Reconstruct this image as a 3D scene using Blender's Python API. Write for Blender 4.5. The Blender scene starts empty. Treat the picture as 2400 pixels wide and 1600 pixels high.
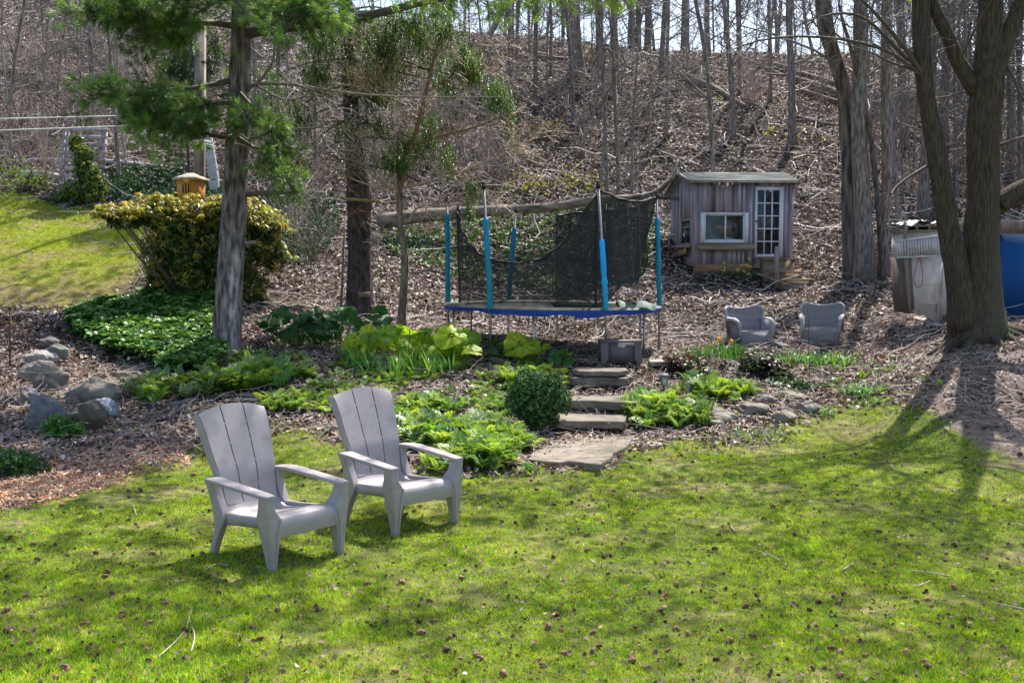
import bpy, math, random
import numpy as np
from mathutils import Vector

# ------------------------------------------------------------------ camera, world, sun, exposure
scene = bpy.context.scene
COL = bpy.data.collections.new("backyard"); scene.collection.children.link(COL)
F = 2450.0; HC = 2.2; PITCH = math.atan(180.0 / F)          # focal length in photo pixels (2400 wide), eye height
cam = bpy.data.cameras.new("camera"); camo = bpy.data.objects.new("camera", cam)
scene.collection.objects.link(camo); scene.camera = camo
cam.sensor_width = 36.0; cam.lens = F / 2400 * 36.0; cam.clip_start = 0.1; cam.clip_end = 2000
camo.location = (0, 0, HC); camo.rotation_euler = (math.pi / 2 - PITCH, 0, 0)

SUN_AZ, SUN_EL = math.radians(24), math.radians(56)          # azimuth from +Y towards +X
world = bpy.data.worlds.new("World"); scene.world = world; world.use_nodes = True
wn = world.node_tree.nodes; wl = world.node_tree.links
bg = wn["Background"]; sky = wn.new("ShaderNodeTexSky"); sky.sky_type = 'NISHITA'; sky.sun_disc = False
sky.sun_elevation = SUN_EL; sky.sun_rotation = SUN_AZ; sky.air_density = 1.0; sky.dust_density = 2.0
wl.new(sky.outputs[0], bg.inputs[0]); bg.inputs[1].default_value = 0.13
sun = bpy.data.lights.new("sun", 'SUN'); sun.energy = 5.0; sun.angle = math.radians(0.5); sun.color = (1.0, 0.95, 0.86)
suno = bpy.data.objects.new("sun", sun); scene.collection.objects.link(suno)
SD = Vector((math.sin(SUN_AZ) * math.cos(SUN_EL), math.cos(SUN_AZ) * math.cos(SUN_EL), math.sin(SUN_EL)))
suno.rotation_euler = (-SD).to_track_quat('-Z', 'Y').to_euler(); suno.location = (0, 10, 30)
vs = scene.view_settings; vs.view_transform = 'Standard'; vs.look = 'None'; vs.gamma = 1.0; vs.exposure = 0.95
vs.use_curve_mapping = False
scene.cycles.max_bounces = 8; scene.cycles.transparent_max_bounces = 16

rng = np.random.default_rng(7); random.seed(7)
PI = math.pi
# ------------------------------------------------------------------ camera geometry helpers
CP, SP = math.cos(PITCH), math.sin(PITCH)
def ray(u, v):
    a = (np.asarray(u, float) - 1200) / F; b = (np.asarray(v, float) - 800) / F
    return a, CP - b * SP, -SP - b * CP
def at(u, v, y):                                             # the point seen at photo pixel (u, v) at depth y
    a, dy, dz = ray(u, v); s = y / dy
    return np.array([a * s, y, HC + dz * s])
def project(P):
    P = np.asarray(P, float); x, y, z = P[..., 0], P[..., 1], P[..., 2] - HC
    d = y * CP - z * SP; h = y * SP + z * CP
    d = np.where(d < 0.1, 0.1, d)
    return 1200 + F * x / d, 800 - F * h / d

# ------------------------------------------------------------------ value noise
_tab = rng.random((256, 256))
def vnoise(x, y, sc=1.0, seed=0):
    x = np.asarray(x, float) / sc + seed * 17.3; y = np.asarray(y, float) / sc + seed * 9.7
    xi = np.floor(x).astype(int); yi = np.floor(y).astype(int); fx = x - xi; fy = y - yi
    fx = fx * fx * (3 - 2 * fx); fy = fy * fy * (3 - 2 * fy)
    g = lambda a, b: _tab[a & 255, b & 255]
    return (g(xi, yi) * (1 - fx) + g(xi + 1, yi) * fx) * (1 - fy) + (g(xi, yi + 1) * (1 - fx) + g(xi + 1, yi + 1) * fx) * fy - 0.5
def fbm(x, y, sc, seed=0, o=3):
    r = 0; a = 1.0
    for k in range(o): r = r + a * vnoise(x, y, sc / 2 ** k, seed + k * 3); a *= 0.5
    return r

# ------------------------------------------------------------------ terrain
TC = [  # (x/y, [(y, z) ...])
 (-.49, [(9.5, 0), (11, .05), (13, .28), (15.3, .62), (17.3, 1.2), (20, 2.2), (24, 3.77), (25.5, 4.2), (30, 6.4), (46.5, 15.6)]),
 (-.39, [(9.5, 0), (11, .05), (13, .28), (15.3, .62), (17.3, 1.2), (20, 2.1), (23.5, 3.4), (25, 3.95), (30, 6.3), (46, 15.2)]),
 (-.286, [(10.5, 0), (11.2, .05), (13.8, .42), (14.3, .6), (16.2, .88), (18.5, 1.6), (22, 2.75), (25, 3.9), (30, 6.2), (45, 14.0)]),
 (-.122, [(10.6, 0), (11, .05), (13, .35), (14, .55), (16, .8), (19, 1.2), (21, 1.85), (24, 2.9), (26, 3.8), (41.5, 11.9)]),
 (.04, [(10.8, 0), (11.2, .03), (13.2, .10), (13.8, .30), (14.6, .50), (15.4, .67), (16, .74), (19.6, .80), (21.2, 1.2), (24, 2.5), (26, 3.4), (40, 10.6)]),
 (.13, [(11.2, 0), (12.2, .04), (13.2, .12), (13.8, .30), (14.6, .49), (15.4, .66), (16, .72), (19.0, .82), (21.5, 1.35), (23.5, 1.95), (26, 3.1), (40, 10.3)]),
 (.204, [(11.8, 0), (12.6, .1), (14.5, .42), (16, .68), (17.5, .81), (20, 1.2), (22.8, 1.7), (24.2, 2.1), (26, 2.9), (40, 10.1)]),
 (.327, [(12.5, 0), (13.6, .2), (16, .57), (18, .85), (21, 1.45), (23, 1.8), (26, 2.9), (40, 10.0)]),
 (.40, [(11.5, .02), (13.2, .28), (15, .72), (17, 1.0), (19, 1.25), (22, 1.7), (26, 2.85), (40, 9.5)]),
 (.449, [(10.5, 0), (12, .1), (13.5, .4), (14.5, .82), (16, 1.15), (18.5, 1.22), (22, 1.7), (26, 2.8), (40, 9.1)]),
]
GX = np.arange(-60, 60.01, 0.25); GY = np.arange(-10, 100.01, 0.25)
def _base(X, Y):
    T = X / np.maximum(Y, 5.0)
    ts = np.array([c[0] for c in TC]); Zs = []
    for t, pr in TC:
        ys = np.array([p[0] for p in pr]); zs = np.array([p[1] for p in pr])
        z = np.interp(Y, ys, zs); z = np.where(Y > ys[-1], zs[-1] - 0.04 * (Y - ys[-1]), z); Zs.append(z)
    Zs = np.array(Zs); Tn = np.clip(T, ts[0], ts[-1])
    idx = np.clip(np.searchsorted(ts, Tn) - 1, 0, len(ts) - 2)
    w = (Tn - ts[idx]) / (ts[idx + 1] - ts[idx])
    ii, jj = np.indices(Tn.shape)
    return Zs[idx, ii, jj] * (1 - w) + Zs[idx + 1, ii, jj] * w
_X, _Y = np.meshgrid(GX, GY); GZ = _base(_X, _Y)
for _ in range(3):                                           # soften the creases
    P_ = np.pad(GZ, 1, mode='edge'); GZ = (P_[1:-1, 1:-1] * 2 + P_[:-2, 1:-1] + P_[2:, 1:-1] + P_[1:-1, :-2] + P_[1:-1, 2:]) / 6
_rough = np.clip((_Y - 11) / 12, 0, 1)
GZ = GZ + 0.05 * fbm(_X, _Y, 3.0, 1) * (0.5 + _rough) + _rough * 0.35 * fbm(_X, _Y, 4.0, 2) * np.clip((_Y - 20) / 8, 0, 1)
GZ = GZ - .16 * np.exp(-((_X - 5.75) / .8) ** 2 - ((_Y - 22.7) / .8) ** 2)
def terr(x, y):
    x = np.clip(np.asarray(x, float), GX[0], GX[-1] - .01); y = np.clip(np.asarray(y, float), GY[0], GY[-1] - .01)
    fx = (x - GX[0]) / .25; fy = (y - GY[0]) / .25; i = fx.astype(int); j = fy.astype(int); fx = fx - i; fy = fy - j
    return (GZ[j, i] * (1 - fx) + GZ[j, i + 1] * fx) * (1 - fy) + (GZ[j + 1, i] * (1 - fx) + GZ[j + 1, i + 1] * fx) * fy
_ys = np.arange(4, 75, 0.04)
def ground(u, v, fall=44.0):
    a, dy, dz = ray(u, v); x = a / dy * _ys; z = HC + dz / dy * _ys
    below = np.nonzero(z < terr(x, _ys))[0]
    y = _ys[below[0]] if len(below) else fall
    x = a / dy * y
    return np.array([x, y, float(terr(x, y))])
def G(x, y, dz=0.0): return np.array([x, y, float(terr(x, y)) + dz])
def pxm(y): return F / y                                     # photo pixels per metre at depth y
def inpoly(u, v, poly):
    ins = np.zeros(np.shape(u), bool); n = len(poly)
    for i in range(n):
        x1, y1 = poly[i]; x2, y2 = poly[(i + 1) % n]
        c = ((y1 > v) != (y2 > v)) & (u < (x2 - x1) * (v - y1) / ((y2 - y1) + 1e-9) + x1); ins ^= c
    return ins

# ------------------------------------------------------------------ mesh building
class Geo:
    def __init__(s): s.v = []; s.f = {3: [], 4: []}; s.ng = []; s.c = []; s.n = 0
    def add(s, v, f, c=None):
        v = np.asarray(v, float).reshape(-1, 3); f = np.asarray(f, int)
        s.v.append(v); s.f[f.shape[1]].append(f + s.n)
        cc = np.ones((len(v), 3)) if c is None else (np.tile(c, (len(v), 1)) if np.ndim(c) == 1 else np.asarray(c))
        s.c.append(cc); s.n += len(v); return s
    def ngon(s, idx_local, base): s.ng.append([i + base for i in idx_local])
    def box(s, x0, x1, y0, y1, z0, z1, rot=None, org=None, c=None):
        v = np.array([[x, y, z] for z in (z0, z1) for y in (y0, y1) for x in (x0, x1)], float)
        f = [[0, 2, 3, 1], [4, 5, 7, 6], [0, 1, 5, 4], [2, 6, 7, 3], [0, 4, 6, 2], [1, 3, 7, 5]]
        if rot is not None: v = v @ np.asarray(rot).T
        if org is not None: v = v + np.asarray(org)
        return s.add(v, f, c)
    def bar(s, p, q, w, h, c=None, up=(0, 0, 1)):            # rectangular bar from p to q
        p = np.asarray(p, float); q = np.asarray(q, float); d = q - p; L = np.linalg.norm(d); d = d / L
        r = np.cross(d, up); nr = np.linalg.norm(r)
        if nr < 1e-4: r = np.array([1., 0, 0])
        else: r = r / nr
        k = np.cross(r, d); R = np.array([r, d, k]).T
        return s.box(-w / 2, w / 2, 0, L, -h / 2, h / 2, R, p, c)
    def loft(s, rings, cap=True, c=None, closed=False):
        R = np.asarray(rings, float); m, n = R.shape[:2]; b = s.n
        i = np.arange(m if closed else m - 1)[:, None]; j = np.arange(n)[None]; i2 = (i + 1) % m; j2 = (j + 1) % n
        f = np.stack([i * n + j, i * n + j2, i2 * n + j2, i2 * n + j], -1).reshape(-1, 4)
        s.add(R.reshape(-1, 3), f, c)
        if cap and not closed: s.ng.append([b + k for k in range(n)][::-1]); s.ng.append([b + (m - 1) * n + k for k in range(n)])
        return s
    def tube(s, path, rad, sides=8, c=None, noise=0.0, cap=True, rough=0.0):
        P = np.asarray(path, float); rad = np.broadcast_to(np.asarray(rad, float), (len(P),))
        T = np.gradient(P, axis=0); T /= np.linalg.norm(T, axis=1)[:, None] + 1e-9
        m = T.mean(0); ref = np.array([0., 1, 0]) if abs(m[2]) > .75 * np.linalg.norm(m) else np.array([0., 0, 1])
        A = np.cross(T, ref); A /= np.linalg.norm(A, axis=1)[:, None] + 1e-9; B = np.cross(T, A)
        th = np.linspace(0, 2 * PI, sides, endpoint=False)
        rr = rad[:, None] * np.ones(sides)
        if noise:
            ph = random.random() * 99
            rr = rr * (1 + noise * (2 * vnoise(th[None] * 2 + ph, np.arange(len(P))[:, None] * .55 + ph) + 1.2 * vnoise(th[None] * 5 + ph, np.arange(len(P))[:, None] * 1.3)))
        V = P[:, None] + rr[..., None] * (np.cos(th)[None, :, None] * A[:, None] + np.sin(th)[None, :, None] * B[:, None])
        return s.loft(V, cap, c)
    def shift(s, o):
        o = np.asarray(o, float); s.v = [a - o for a in s.v]; return s
    def rotz(s, a):
        c_, s_ = math.cos(a), math.sin(a); R = np.array([[c_, -s_, 0], [s_, c_, 0], [0, 0, 1]]); s.v = [x @ R.T for x in s.v]; return s
    def mesh(s, name, mat, smooth):
        me = bpy.data.meshes.new(name); V = np.concatenate(s.v) if s.v else np.zeros((0, 3))
        me.vertices.add(len(V)); me.vertices.foreach_set("co", V.ravel())
        lv = []; ls = []; off = 0
        for k in (3, 4):
            if s.f[k]:
                f = np.concatenate(s.f[k]); lv.append(f.ravel()); ls.append(off + np.arange(len(f)) * k); off += f.size
        for g in s.ng: lv.append(np.array(g)); ls.append(np.array([off])); off += len(g)
        lv = np.concatenate(lv).astype(np.int32); ls = np.concatenate(ls).astype(np.int32)
        me.loops.add(len(lv)); me.loops.foreach_set("vertex_index", lv)
        me.polygons.add(len(ls)); me.polygons.foreach_set("loop_start", ls)
        if smooth: me.polygons.foreach_set("use_smooth", np.ones(len(ls), bool))
        C = np.concatenate(s.c); at_ = me.color_attributes.new("Col", 'FLOAT_COLOR', 'POINT')
        at_.data.foreach_set("color", np.concatenate([C, np.ones((len(C), 1))], 1).astype(np.float32).ravel())
        me.update(calc_edges=True); me.validate(); me.materials.append(mat); return me

class Twigs:                                                  # many thin tapering tubes, batched
    def __init__(s): s.g = {}
    def add(s, path, r0, r1, sides=4, c=None):
        path = np.asarray(path, float); s.g.setdefault((len(path), sides), []).append((path, r0, r1, (1, 1, 1) if c is None else c))
    def into(s, geo):
        for (k, sd), L in s.g.items():
            P = np.array([l[0] for l in L]); r0 = np.array([l[1] for l in L]); r1 = np.array([l[2] for l in L]); C = np.array([l[3] for l in L], float)
            T = np.gradient(P, axis=1); T /= np.linalg.norm(T, axis=2, keepdims=True) + 1e-9
            m = T.mean(1); ref = np.where((np.abs(m[:, 2]) > .75)[:, None], [[0., 1, 0]], [[0., 0, 1]])[:, None, :]
            A = np.cross(T, np.broadcast_to(ref, T.shape)); A /= np.linalg.norm(A, axis=2, keepdims=True) + 1e-9; B = np.cross(T, A)
            rad = r0[:, None] + (r1 - r0)[:, None] * np.linspace(0, 1, k)[None]
            th = np.linspace(0, 2 * PI, sd, endpoint=False)
            V = P[:, :, None] + rad[:, :, None, None] * (np.cos(th)[None, None, :, None] * A[:, :, None] + np.sin(th)[None, None, :, None] * B[:, :, None])
            M = len(L); i = np.arange(k - 1)[:, None]; j = np.arange(sd)[None]; j2 = (j + 1) % sd
            f = np.stack([i * sd + j, i * sd + j2, (i + 1) * sd + j2, (i + 1) * sd + j], -1).reshape(-1, 4)
            f = (f[None] + (np.arange(M) * k * sd)[:, None, None]).reshape(-1, 4)
            geo.add(V.reshape(-1, 3), f, np.repeat(C, k * sd, axis=0))
        return geo

def link(o, parent=None):
    COL.objects.link(o)
    if parent is not None: o.parent = parent
    return o
def part(name, geo, mat, parent=None, smooth=True, label=None, sharp=None):
    o = link(bpy.data.objects.new(name, geo.mesh(name, mat, smooth)), parent)
    if sharp: o.data.set_sharp_from_angle(angle=math.radians(sharp))
    if label: o['label'] = label
    return o
def tag(o, label=None, cat=None, group=None, kind=None):
    for k, v in (('label', label), ('category', cat), ('group', group), ('kind', kind)):
        if v: o[k] = v
    return o
def thing(name, label, cat, loc=(0, 0, 0), rz=0.0, group=None):
    o = bpy.data.objects.new(name, None); o.empty_display_size = .2; link(o); o.location = [float(a) for a in loc]; o.rotation_euler = (0, 0, rz)
    return tag(o, label, cat, group)
def single(name, geo, mat, label, cat, loc=None, group=None, smooth=True, kind=None):
    if loc is not None: geo.shift(loc)
    o = part(name, geo, mat, None, smooth)
    if loc is not None: o.location = [float(a) for a in loc]
    return tag(o, label, cat, group, kind)
def dup(root, loc, rz=None, label=None, scale=None):
    def cp(o, par):
        c = o.copy(); COL.objects.link(c)
        if par is not None: c.parent = par
        for ch in o.children: cp(ch, c)
        return c
    r = cp(root, None); r.location = [float(a) for a in loc]
    if rz is not None: r.rotation_euler = (0, 0, rz) if np.ndim(rz) == 0 else rz
    if label: r['label'] = label
    if scale: r.scale = (scale,) * 3
    return r

def frames(N, spin):                                          # rotation matrices with local z along N
    N = N / (np.linalg.norm(N, axis=1, keepdims=True) + 1e-9)
    ref = np.where(np.abs(N[:, 2:3]) > .9, [[1., 0, 0]], [[0., 0, 1]])
    A = np.cross(ref, N); A /= np.linalg.norm(A, axis=1, keepdims=True) + 1e-9; B = np.cross(N, A)
    c, s = np.cos(spin)[:, None], np.sin(spin)[:, None]
    return np.stack([A * c + B * s, -A * s + B * c, N], -1)
def scatter(geo, tv, tf, P, R, S, C, cj=None):
    tv = np.asarray(tv, float); m = len(P); n = len(tv)
    S = np.asarray(S, float); S = S[:, None, None] if S.ndim == 1 else S[:, None, :]
    V = np.einsum('mij,mnj->mni', R, tv[None] * S) + P[:, None]
    C = np.repeat(np.asarray(C)[:, None], n, 1)
    if cj is not None: C = C * np.asarray(cj)[None, :, None]
    for f in tf:
        f = np.asarray(f)
        if f is tf[0] or len(tf) == 1: pass
    base = geo.n; first = True
    for f in tf:
        f = np.asarray(f); ff = (f[None] + (np.arange(m) * n)[:, None, None]).reshape(-1, f.shape[1])
        if first: geo.add(V.reshape(-1, 3), ff, np.clip(C.reshape(-1, 3), 0, 1)); first = False
        else: geo.f[f.shape[1]].append(ff + base)
    return geo
def mixcol(cols, n, jit=0.15, w=None):
    cols = np.array(cols, float); k = rng.choice(len(cols), n, p=None if w is None else np.array(w) / sum(w)); c = cols[k]
    return np.clip(c * (1 + jit * rng.standard_normal((n, 1))) * (1 + .06 * rng.standard_normal((n, 3))), 0.004, 1)

# ------------------------------------------------------------------ materials
def M_new(name):
    m = bpy.data.materials.new(name); m.use_nodes = True; nt = m.node_tree; return m, nt.nodes, nt.links, nt.nodes["Principled BSDF"]
def noise_col(n, l, c1, c2, scale, coord, detail=6, sx=(1, 1, 1), lo=.35, hi=.65):
    mp = n.new("ShaderNodeMapping"); mp.inputs["Scale"].default_value = sx; l.new(coord, mp.inputs[0])
    t = n.new("ShaderNodeTexNoise"); t.inputs["Scale"].default_value = scale; t.inputs["Detail"].default_value = detail; l.new(mp.outputs[0], t.inputs[0])
    r = n.new("ShaderNodeValToRGB"); r.color_ramp.elements[0].position = lo; r.color_ramp.elements[1].position = hi
    r.color_ramp.elements[0].color = (*c1, 1); r.color_ramp.elements[1].color = (*c2, 1); l.new(t.outputs[0], r.inputs[0]); return t, r
def mat_leaf(name, trans=.45, rough=.5, spec=.4, tint=(1.25, 1.15, .5)):   # leaf: attribute colour, light shines through
    m, n, l, b = M_new(name); a = n.new("ShaderNodeAttribute"); a.attribute_name = "Col"
    l.new(a.outputs[0], b.inputs["Base Color"]); b.inputs["Roughness"].default_value = rough; b.inputs["Specular IOR Level"].default_value = spec
    if trans > 0:
        tr = n.new("ShaderNodeBsdfTranslucent"); mx = n.new("ShaderNodeMixShader"); mu = n.new("ShaderNodeMix"); mu.data_type = 'RGBA'; mu.blend_type = 'MULTIPLY'
        mu.inputs[0].default_value = 1; l.new(a.outputs[0], mu.inputs[6]); mu.inputs[7].default_value = (*tint, 1); l.new(mu.outputs[2], tr.inputs[0])
        mx.inputs[0].default_value = trans; l.new(b.outputs[0], mx.inputs[1]); l.new(tr.outputs[0], mx.inputs[2]); l.new(mx.outputs[0], n["Material Output"].inputs[0])
    return m
def mat_noise(name, c1, c2, scale=8, rough=.8, bump=.3, sx=(1, 1, 1), lo=.35, hi=.65, dist=.02, spec=.3, c3=None, s3=2, attr=False, metal=0, l3=.5, h3=.7, b2=None):
    m, n, l, b = M_new(name); tc = n.new("ShaderNodeTexCoord"); co = tc.outputs["Object"]
    t, r = noise_col(n, l, c1, c2, scale, co, 8, sx, lo, hi); out = r.outputs[0]
    if c3 is not None:
        t3, r3 = noise_col(n, l, (0, 0, 0), (1, 1, 1), s3, co, 5, sx, l3, h3); mx = n.new("ShaderNodeMix"); mx.data_type = 'RGBA'
        l.new(r3.outputs[0], mx.inputs[0]); l.new(out, mx.inputs[6]); mx.inputs[7].default_value = (*c3, 1); out = mx.outputs[2]
    if attr:
        a = n.new("ShaderNodeAttribute"); a.attribute_name = "Col"; mx = n.new("ShaderNodeMix"); mx.data_type = 'RGBA'; mx.blend_type = 'MULTIPLY'
        mx.inputs[0].default_value = 1; l.new(out, mx.inputs[6]); l.new(a.outputs[0], mx.inputs[7]); out = mx.outputs[2]
    l.new(out, b.inputs["Base Color"]); b.inputs["Roughness"].default_value = rough; b.inputs["Specular IOR Level"].default_value = spec; b.inputs["Metallic"].default_value = metal
    if bump:
        bp = n.new("ShaderNodeBump"); bp.inputs["Strength"].default_value = bump; bp.inputs["Distance"].default_value = dist; l.new(t.outputs[0], bp.inputs["Height"]); l.new(bp.outputs[0], b.inputs["Normal"])
        if b2:
            t2, _ = noise_col(n, l, (0, 0, 0), (1, 1, 1), b2, co, 4, (1, 1, 1)); bq = n.new("ShaderNodeBump"); bq.inputs["Strength"].default_value = bump; bq.inputs["Distance"].default_value = dist * .5
            l.new(t2.outputs[0], bq.inputs["Height"]); l.new(bp.outputs[0], bq.inputs["Normal"]); l.new(bq.outputs[0], b.inputs["Normal"])
    return m
def mat_glass(name):
    m, n, l, b = M_new(name); g = n.new("ShaderNodeBsdfGlossy"); g.inputs[0].default_value = (.8, .85, .9, 1); g.inputs[1].default_value = .03
    t = n.new("ShaderNodeBsdfTransparent"); t.inputs[0].default_value = (.75, .8, .8, 1); mx = n.new("ShaderNodeMixShader"); lw = n.new("ShaderNodeFresnel"); lw.inputs[0].default_value = 1.5
    l.new(lw.outputs[0], mx.inputs[0]); l.new(t.outputs[0], mx.inputs[1]); l.new(g.outputs[0], mx.inputs[2]); l.new(mx.outputs[0], n["Material Output"].inputs[0]); return m
def mat_net(name, op=.5):
    m, n, l, b = M_new(name); b.inputs["Base Color"].default_value = (.012, .012, .016, 1); b.inputs["Roughness"].default_value = .7
    t = n.new("ShaderNodeBsdfTransparent"); mx = n.new("ShaderNodeMixShader"); tc = n.new("ShaderNodeTexCoord")
    tn, r = noise_col(n, l, (op - .07,) * 3, (op + .12,) * 3, 3, tc.outputs["Object"], 5, (3, 3, 1))
    l.new(r.outputs[0], mx.inputs[0]); l.new(t.outputs[0], mx.inputs[1]); l.new(b.outputs[0], mx.inputs[2]); l.new(mx.outputs[0], n["Material Output"].inputs[0]); return m

BARK = (1, 1, .16)
M = dict(
 grass=mat_leaf("grass_blades", .35, .5, .25, (1.3, 1.25, .5)),
 leaf=mat_leaf("garden_leaves", .4, .42, .45),
 thin=mat_leaf("thin_backlit_leaves", .62, .45, .3, (1.5, 1.3, .35)),
 gloss=mat_leaf("glossy_leaves", .22, .5, .4),
 needle=mat_leaf("pine_needles", .38, .4, .45, (1.2, 1.2, .6)),
 dead=mat_leaf("dead_leaves", .15, .6, .35, (1.2, 1, .7)),
 twig=mat_leaf("twigs", 0, .65, .35),
 chip=mat_leaf("wood_chips", 0, .75, .2),
 pine_bark=mat_noise("pine_bark", (.075, .056, .055), (.33, .28, .27), 16, .9, 1.0, (1, 1, .25), .36, .66, .06, .2, b2=40, attr=True),
 spruce_bark=mat_noise("spruce_bark", (.035, .024, .024), (.13, .10, .10), 14, .9, .9, (1, 1, .5), .35, .7, .04, .2, b2=30),
 maple_bark=mat_noise("maple_bark", (.045, .034, .026), (.125, .097, .072), 46, .92, 1.0, (1, 1, .10), .36, .66, .04, .2, (.09, .095, .06), 1.3, l3=.5, h3=.75),
 hill_bark=mat_noise("smooth_grey_bark", (.13, .105, .095), (.36, .31, .285), 24, .85, .8, (1, 1, .2), .4, .62, .03, .25, (.12, .12, .085), .8, attr=True),
 rough_bark=mat_noise("shaggy_bark", (.06, .045, .04), (.25, .20, .18), 10, .9, .9, (1, 1, .2), .35, .65, .06, .2),
 birch=mat_noise("birch_bark", (.36, .36, .38), (.58, .58, .60), 6, .7, .3, (1, 1, 3), .3, .6, .01, .3, (.05, .045, .045), 5, l3=.6, h3=.66),
 log=mat_noise("weathered_log", (.09, .07, .055), (.32, .26, .21), 10, .85, .7, (.25, 1, 1), .35, .65, .03, .25),
 wood=mat_noise("weathered_wood", (.17, .14, .13), (.44, .39, .37), 12, .85, .35, (1, 1, .12), .3, .7, .01, .2, attr=True),
 plank=mat_noise("brown_planks", (.20, .14, .095), (.44, .34, .24), 12, .85, .35, (.12, 1, 1), .3, .7, .01, .2, attr=True),
 siding=mat_noise("grey_siding", (.24, .205, .235), (.56, .50, .55), 14, .85, .35, (1, 1, .08), .3, .7, .01, .2, (.13, .075, .06), 3.5, attr=True, l3=.55, h3=.75),
 shingle=mat_noise("shingle_roof", (.14, .16, .14), (.38, .39, .37), 9, .85, .4, (.2, 1, 1), .35, .65, .02, .2),
 plaster=mat_noise("white_paint", (.62, .63, .68), (.80, .80, .84), 20, .6, .1, (1, 1, 1), .3, .55, .005, .4),
 chair=mat_noise("grey_plastic", (.355, .315, .322), (.405, .362, .370), 220, .46, .12, (1, 1, 1), .3, .7, .0012, .4, (.30, .265, .265), 9, l3=.5, h3=.75),
 dark=mat_noise("dark_interior", (.012, .012, .014), (.03, .028, .027), 3, .9, 0),
 card=mat_noise("cardboard", (.52, .36, .22), (.60, .43, .27), 4, .85, .1),
 glass=mat_glass("window_glass"),
 stone=mat_noise("field_stone", (.10, .09, .085), (.36, .35, .345), 5, .9, 1.0, (1, 1, 1), .3, .7, .07, .25, (.17, .165, .13), 2.5, attr=True, b2=26),
 slab=mat_noise("flagstone", (.13, .11, .09), (.32, .275, .235), 6, .9, .6, (1, 2.5, 2.5), .3, .7, .025, .25, (.11, .105, .08), 3, attr=True, b2=30),
 net=mat_net("safety_net", .74), netdark=mat_net("net_border", .9),
 steel=mat_noise("galvanised_steel", (.30, .31, .33), (.48, .49, .52), 12, .4, .05, metal=.6),
 foam=mat_noise("teal_foam_sleeve", (.0, .16, .24), (.01, .24, .34), 9, .55, .25, (1, 1, .5), .3, .7, .02, .4, attr=True),
 pad=mat_noise("blue_pad", (.0, .03, .26), (.01, .07, .42), 5, .5, .3, (1, 1, 1), .3, .7, .02, .4, attr=True),
 padtop=mat_noise("faded_pad_top", (.06, .08, .07), (.14, .15, .11), 4, .7, .3, attr=True),
 black=mat_noise("black_plastic", (.012, .012, .014), (.025, .025, .03), 10, .5, .05),
 greybox=mat_noise("taupe_resin", (.115, .10, .105), (.15, .13, .135), 30, .55, .15, (1, 1, 1), .3, .7, .005, .35),
 wicker=None,
 orange=mat_noise("orange_cedar", (.45, .19, .03), (.62, .30, .06), 10, .6, .1, (1, 1, .2), attr=True),
 hutch=mat_noise("old_white_panel", (.58, .52, .51), (.74, .68, .67), 8, .8, .15, (1, 1, .5), .3, .7, .01, .2, (.30, .24, .17), 3, l3=.55, h3=.8),
 blue=mat_noise("blue_painted_wall", (.004, .075, .29), (.01, .12, .40), 2, .7, .25, (1, 1, .4), .3, .7, .01, .3, (.012, .04, .12), 1.6, l3=.46, h3=.72),
 alu=mat_noise("aluminium", (.5, .5, .52), (.66, .66, .68), 9, .5, .05, metal=.4),
 tarp=mat_noise("grey_tarp", (.36, .38, .40), (.56, .58, .60), 4, .5, .5, dist=.05),
 red=mat_noise("red_cord", (.35, .02, .02), (.45, .04, .03), 9, .6, 0),
 wire=mat_noise("white_line", (.8, .8, .8), (.85, .85, .85), 9, .5, 0),
 rust=mat_noise("rusty_rod", (.08, .045, .03), (.16, .09, .06), 30, .8, .1),
 cone=mat_noise("pine_cone", (.07, .04, .028), (.30, .18, .12), 60, .8, .5, (1, 1, 1), .35, .65, .01, attr=True),
)
def mat_wicker():
    m, n, l, b = M_new("grey_wicker"); tc = n.new("ShaderNodeTexCoord"); a = n.new("ShaderNodeAttribute"); a.attribute_name = "Col"
    w = n.new("ShaderNodeTexWave"); w.wave_type = 'BANDS'; w.bands_direction = 'Z'; w.inputs["Scale"].default_value = 14; w.inputs["Distortion"].default_value = 1.2; l.new(tc.outputs["Object"], w.inputs[0])
    w2 = n.new("ShaderNodeTexWave"); w2.bands_direction = 'X'; w2.inputs["Scale"].default_value = 9; l.new(tc.outputs["Object"], w2.inputs[0])
    mu = n.new("ShaderNodeMath"); mu.operation = 'MULTIPLY'; l.new(w.outputs["Fac"], mu.inputs[0]); l.new(w2.outputs["Fac"], mu.inputs[1])
    ad = n.new("ShaderNodeMath"); ad.operation = 'ADD'; l.new(w.outputs["Fac"], ad.inputs[0]); l.new(mu.outputs[0], ad.inputs[1])
    r = n.new("ShaderNodeValToRGB"); r.color_ramp.elements[0].position = .15; r.color_ramp.elements[1].position = 1.0
    r.color_ramp.elements[0].color = (.10, .095, .11, 1); r.color_ramp.elements[1].color = (.66, .64, .68, 1); l.new(ad.outputs[0], r.inputs[0])
    mx = n.new("ShaderNodeMix"); mx.data_type = 'RGBA'; mx.blend_type = 'MULTIPLY'; mx.inputs[0].default_value = 1; l.new(r.outputs[0], mx.inputs[6]); l.new(a.outputs[0], mx.inputs[7])
    l.new(mx.outputs[2], b.inputs["Base Color"]); b.inputs["Roughness"].default_value = .7
    bp = n.new("ShaderNodeBump"); bp.inputs["Strength"].default_value = .9; bp.inputs["Distance"].default_value = .012; l.new(ad.outputs[0], bp.inputs["Height"]); l.new(bp.outputs[0], b.inputs["Normal"]); return m
M['wicker'] = mat_wicker()

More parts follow.
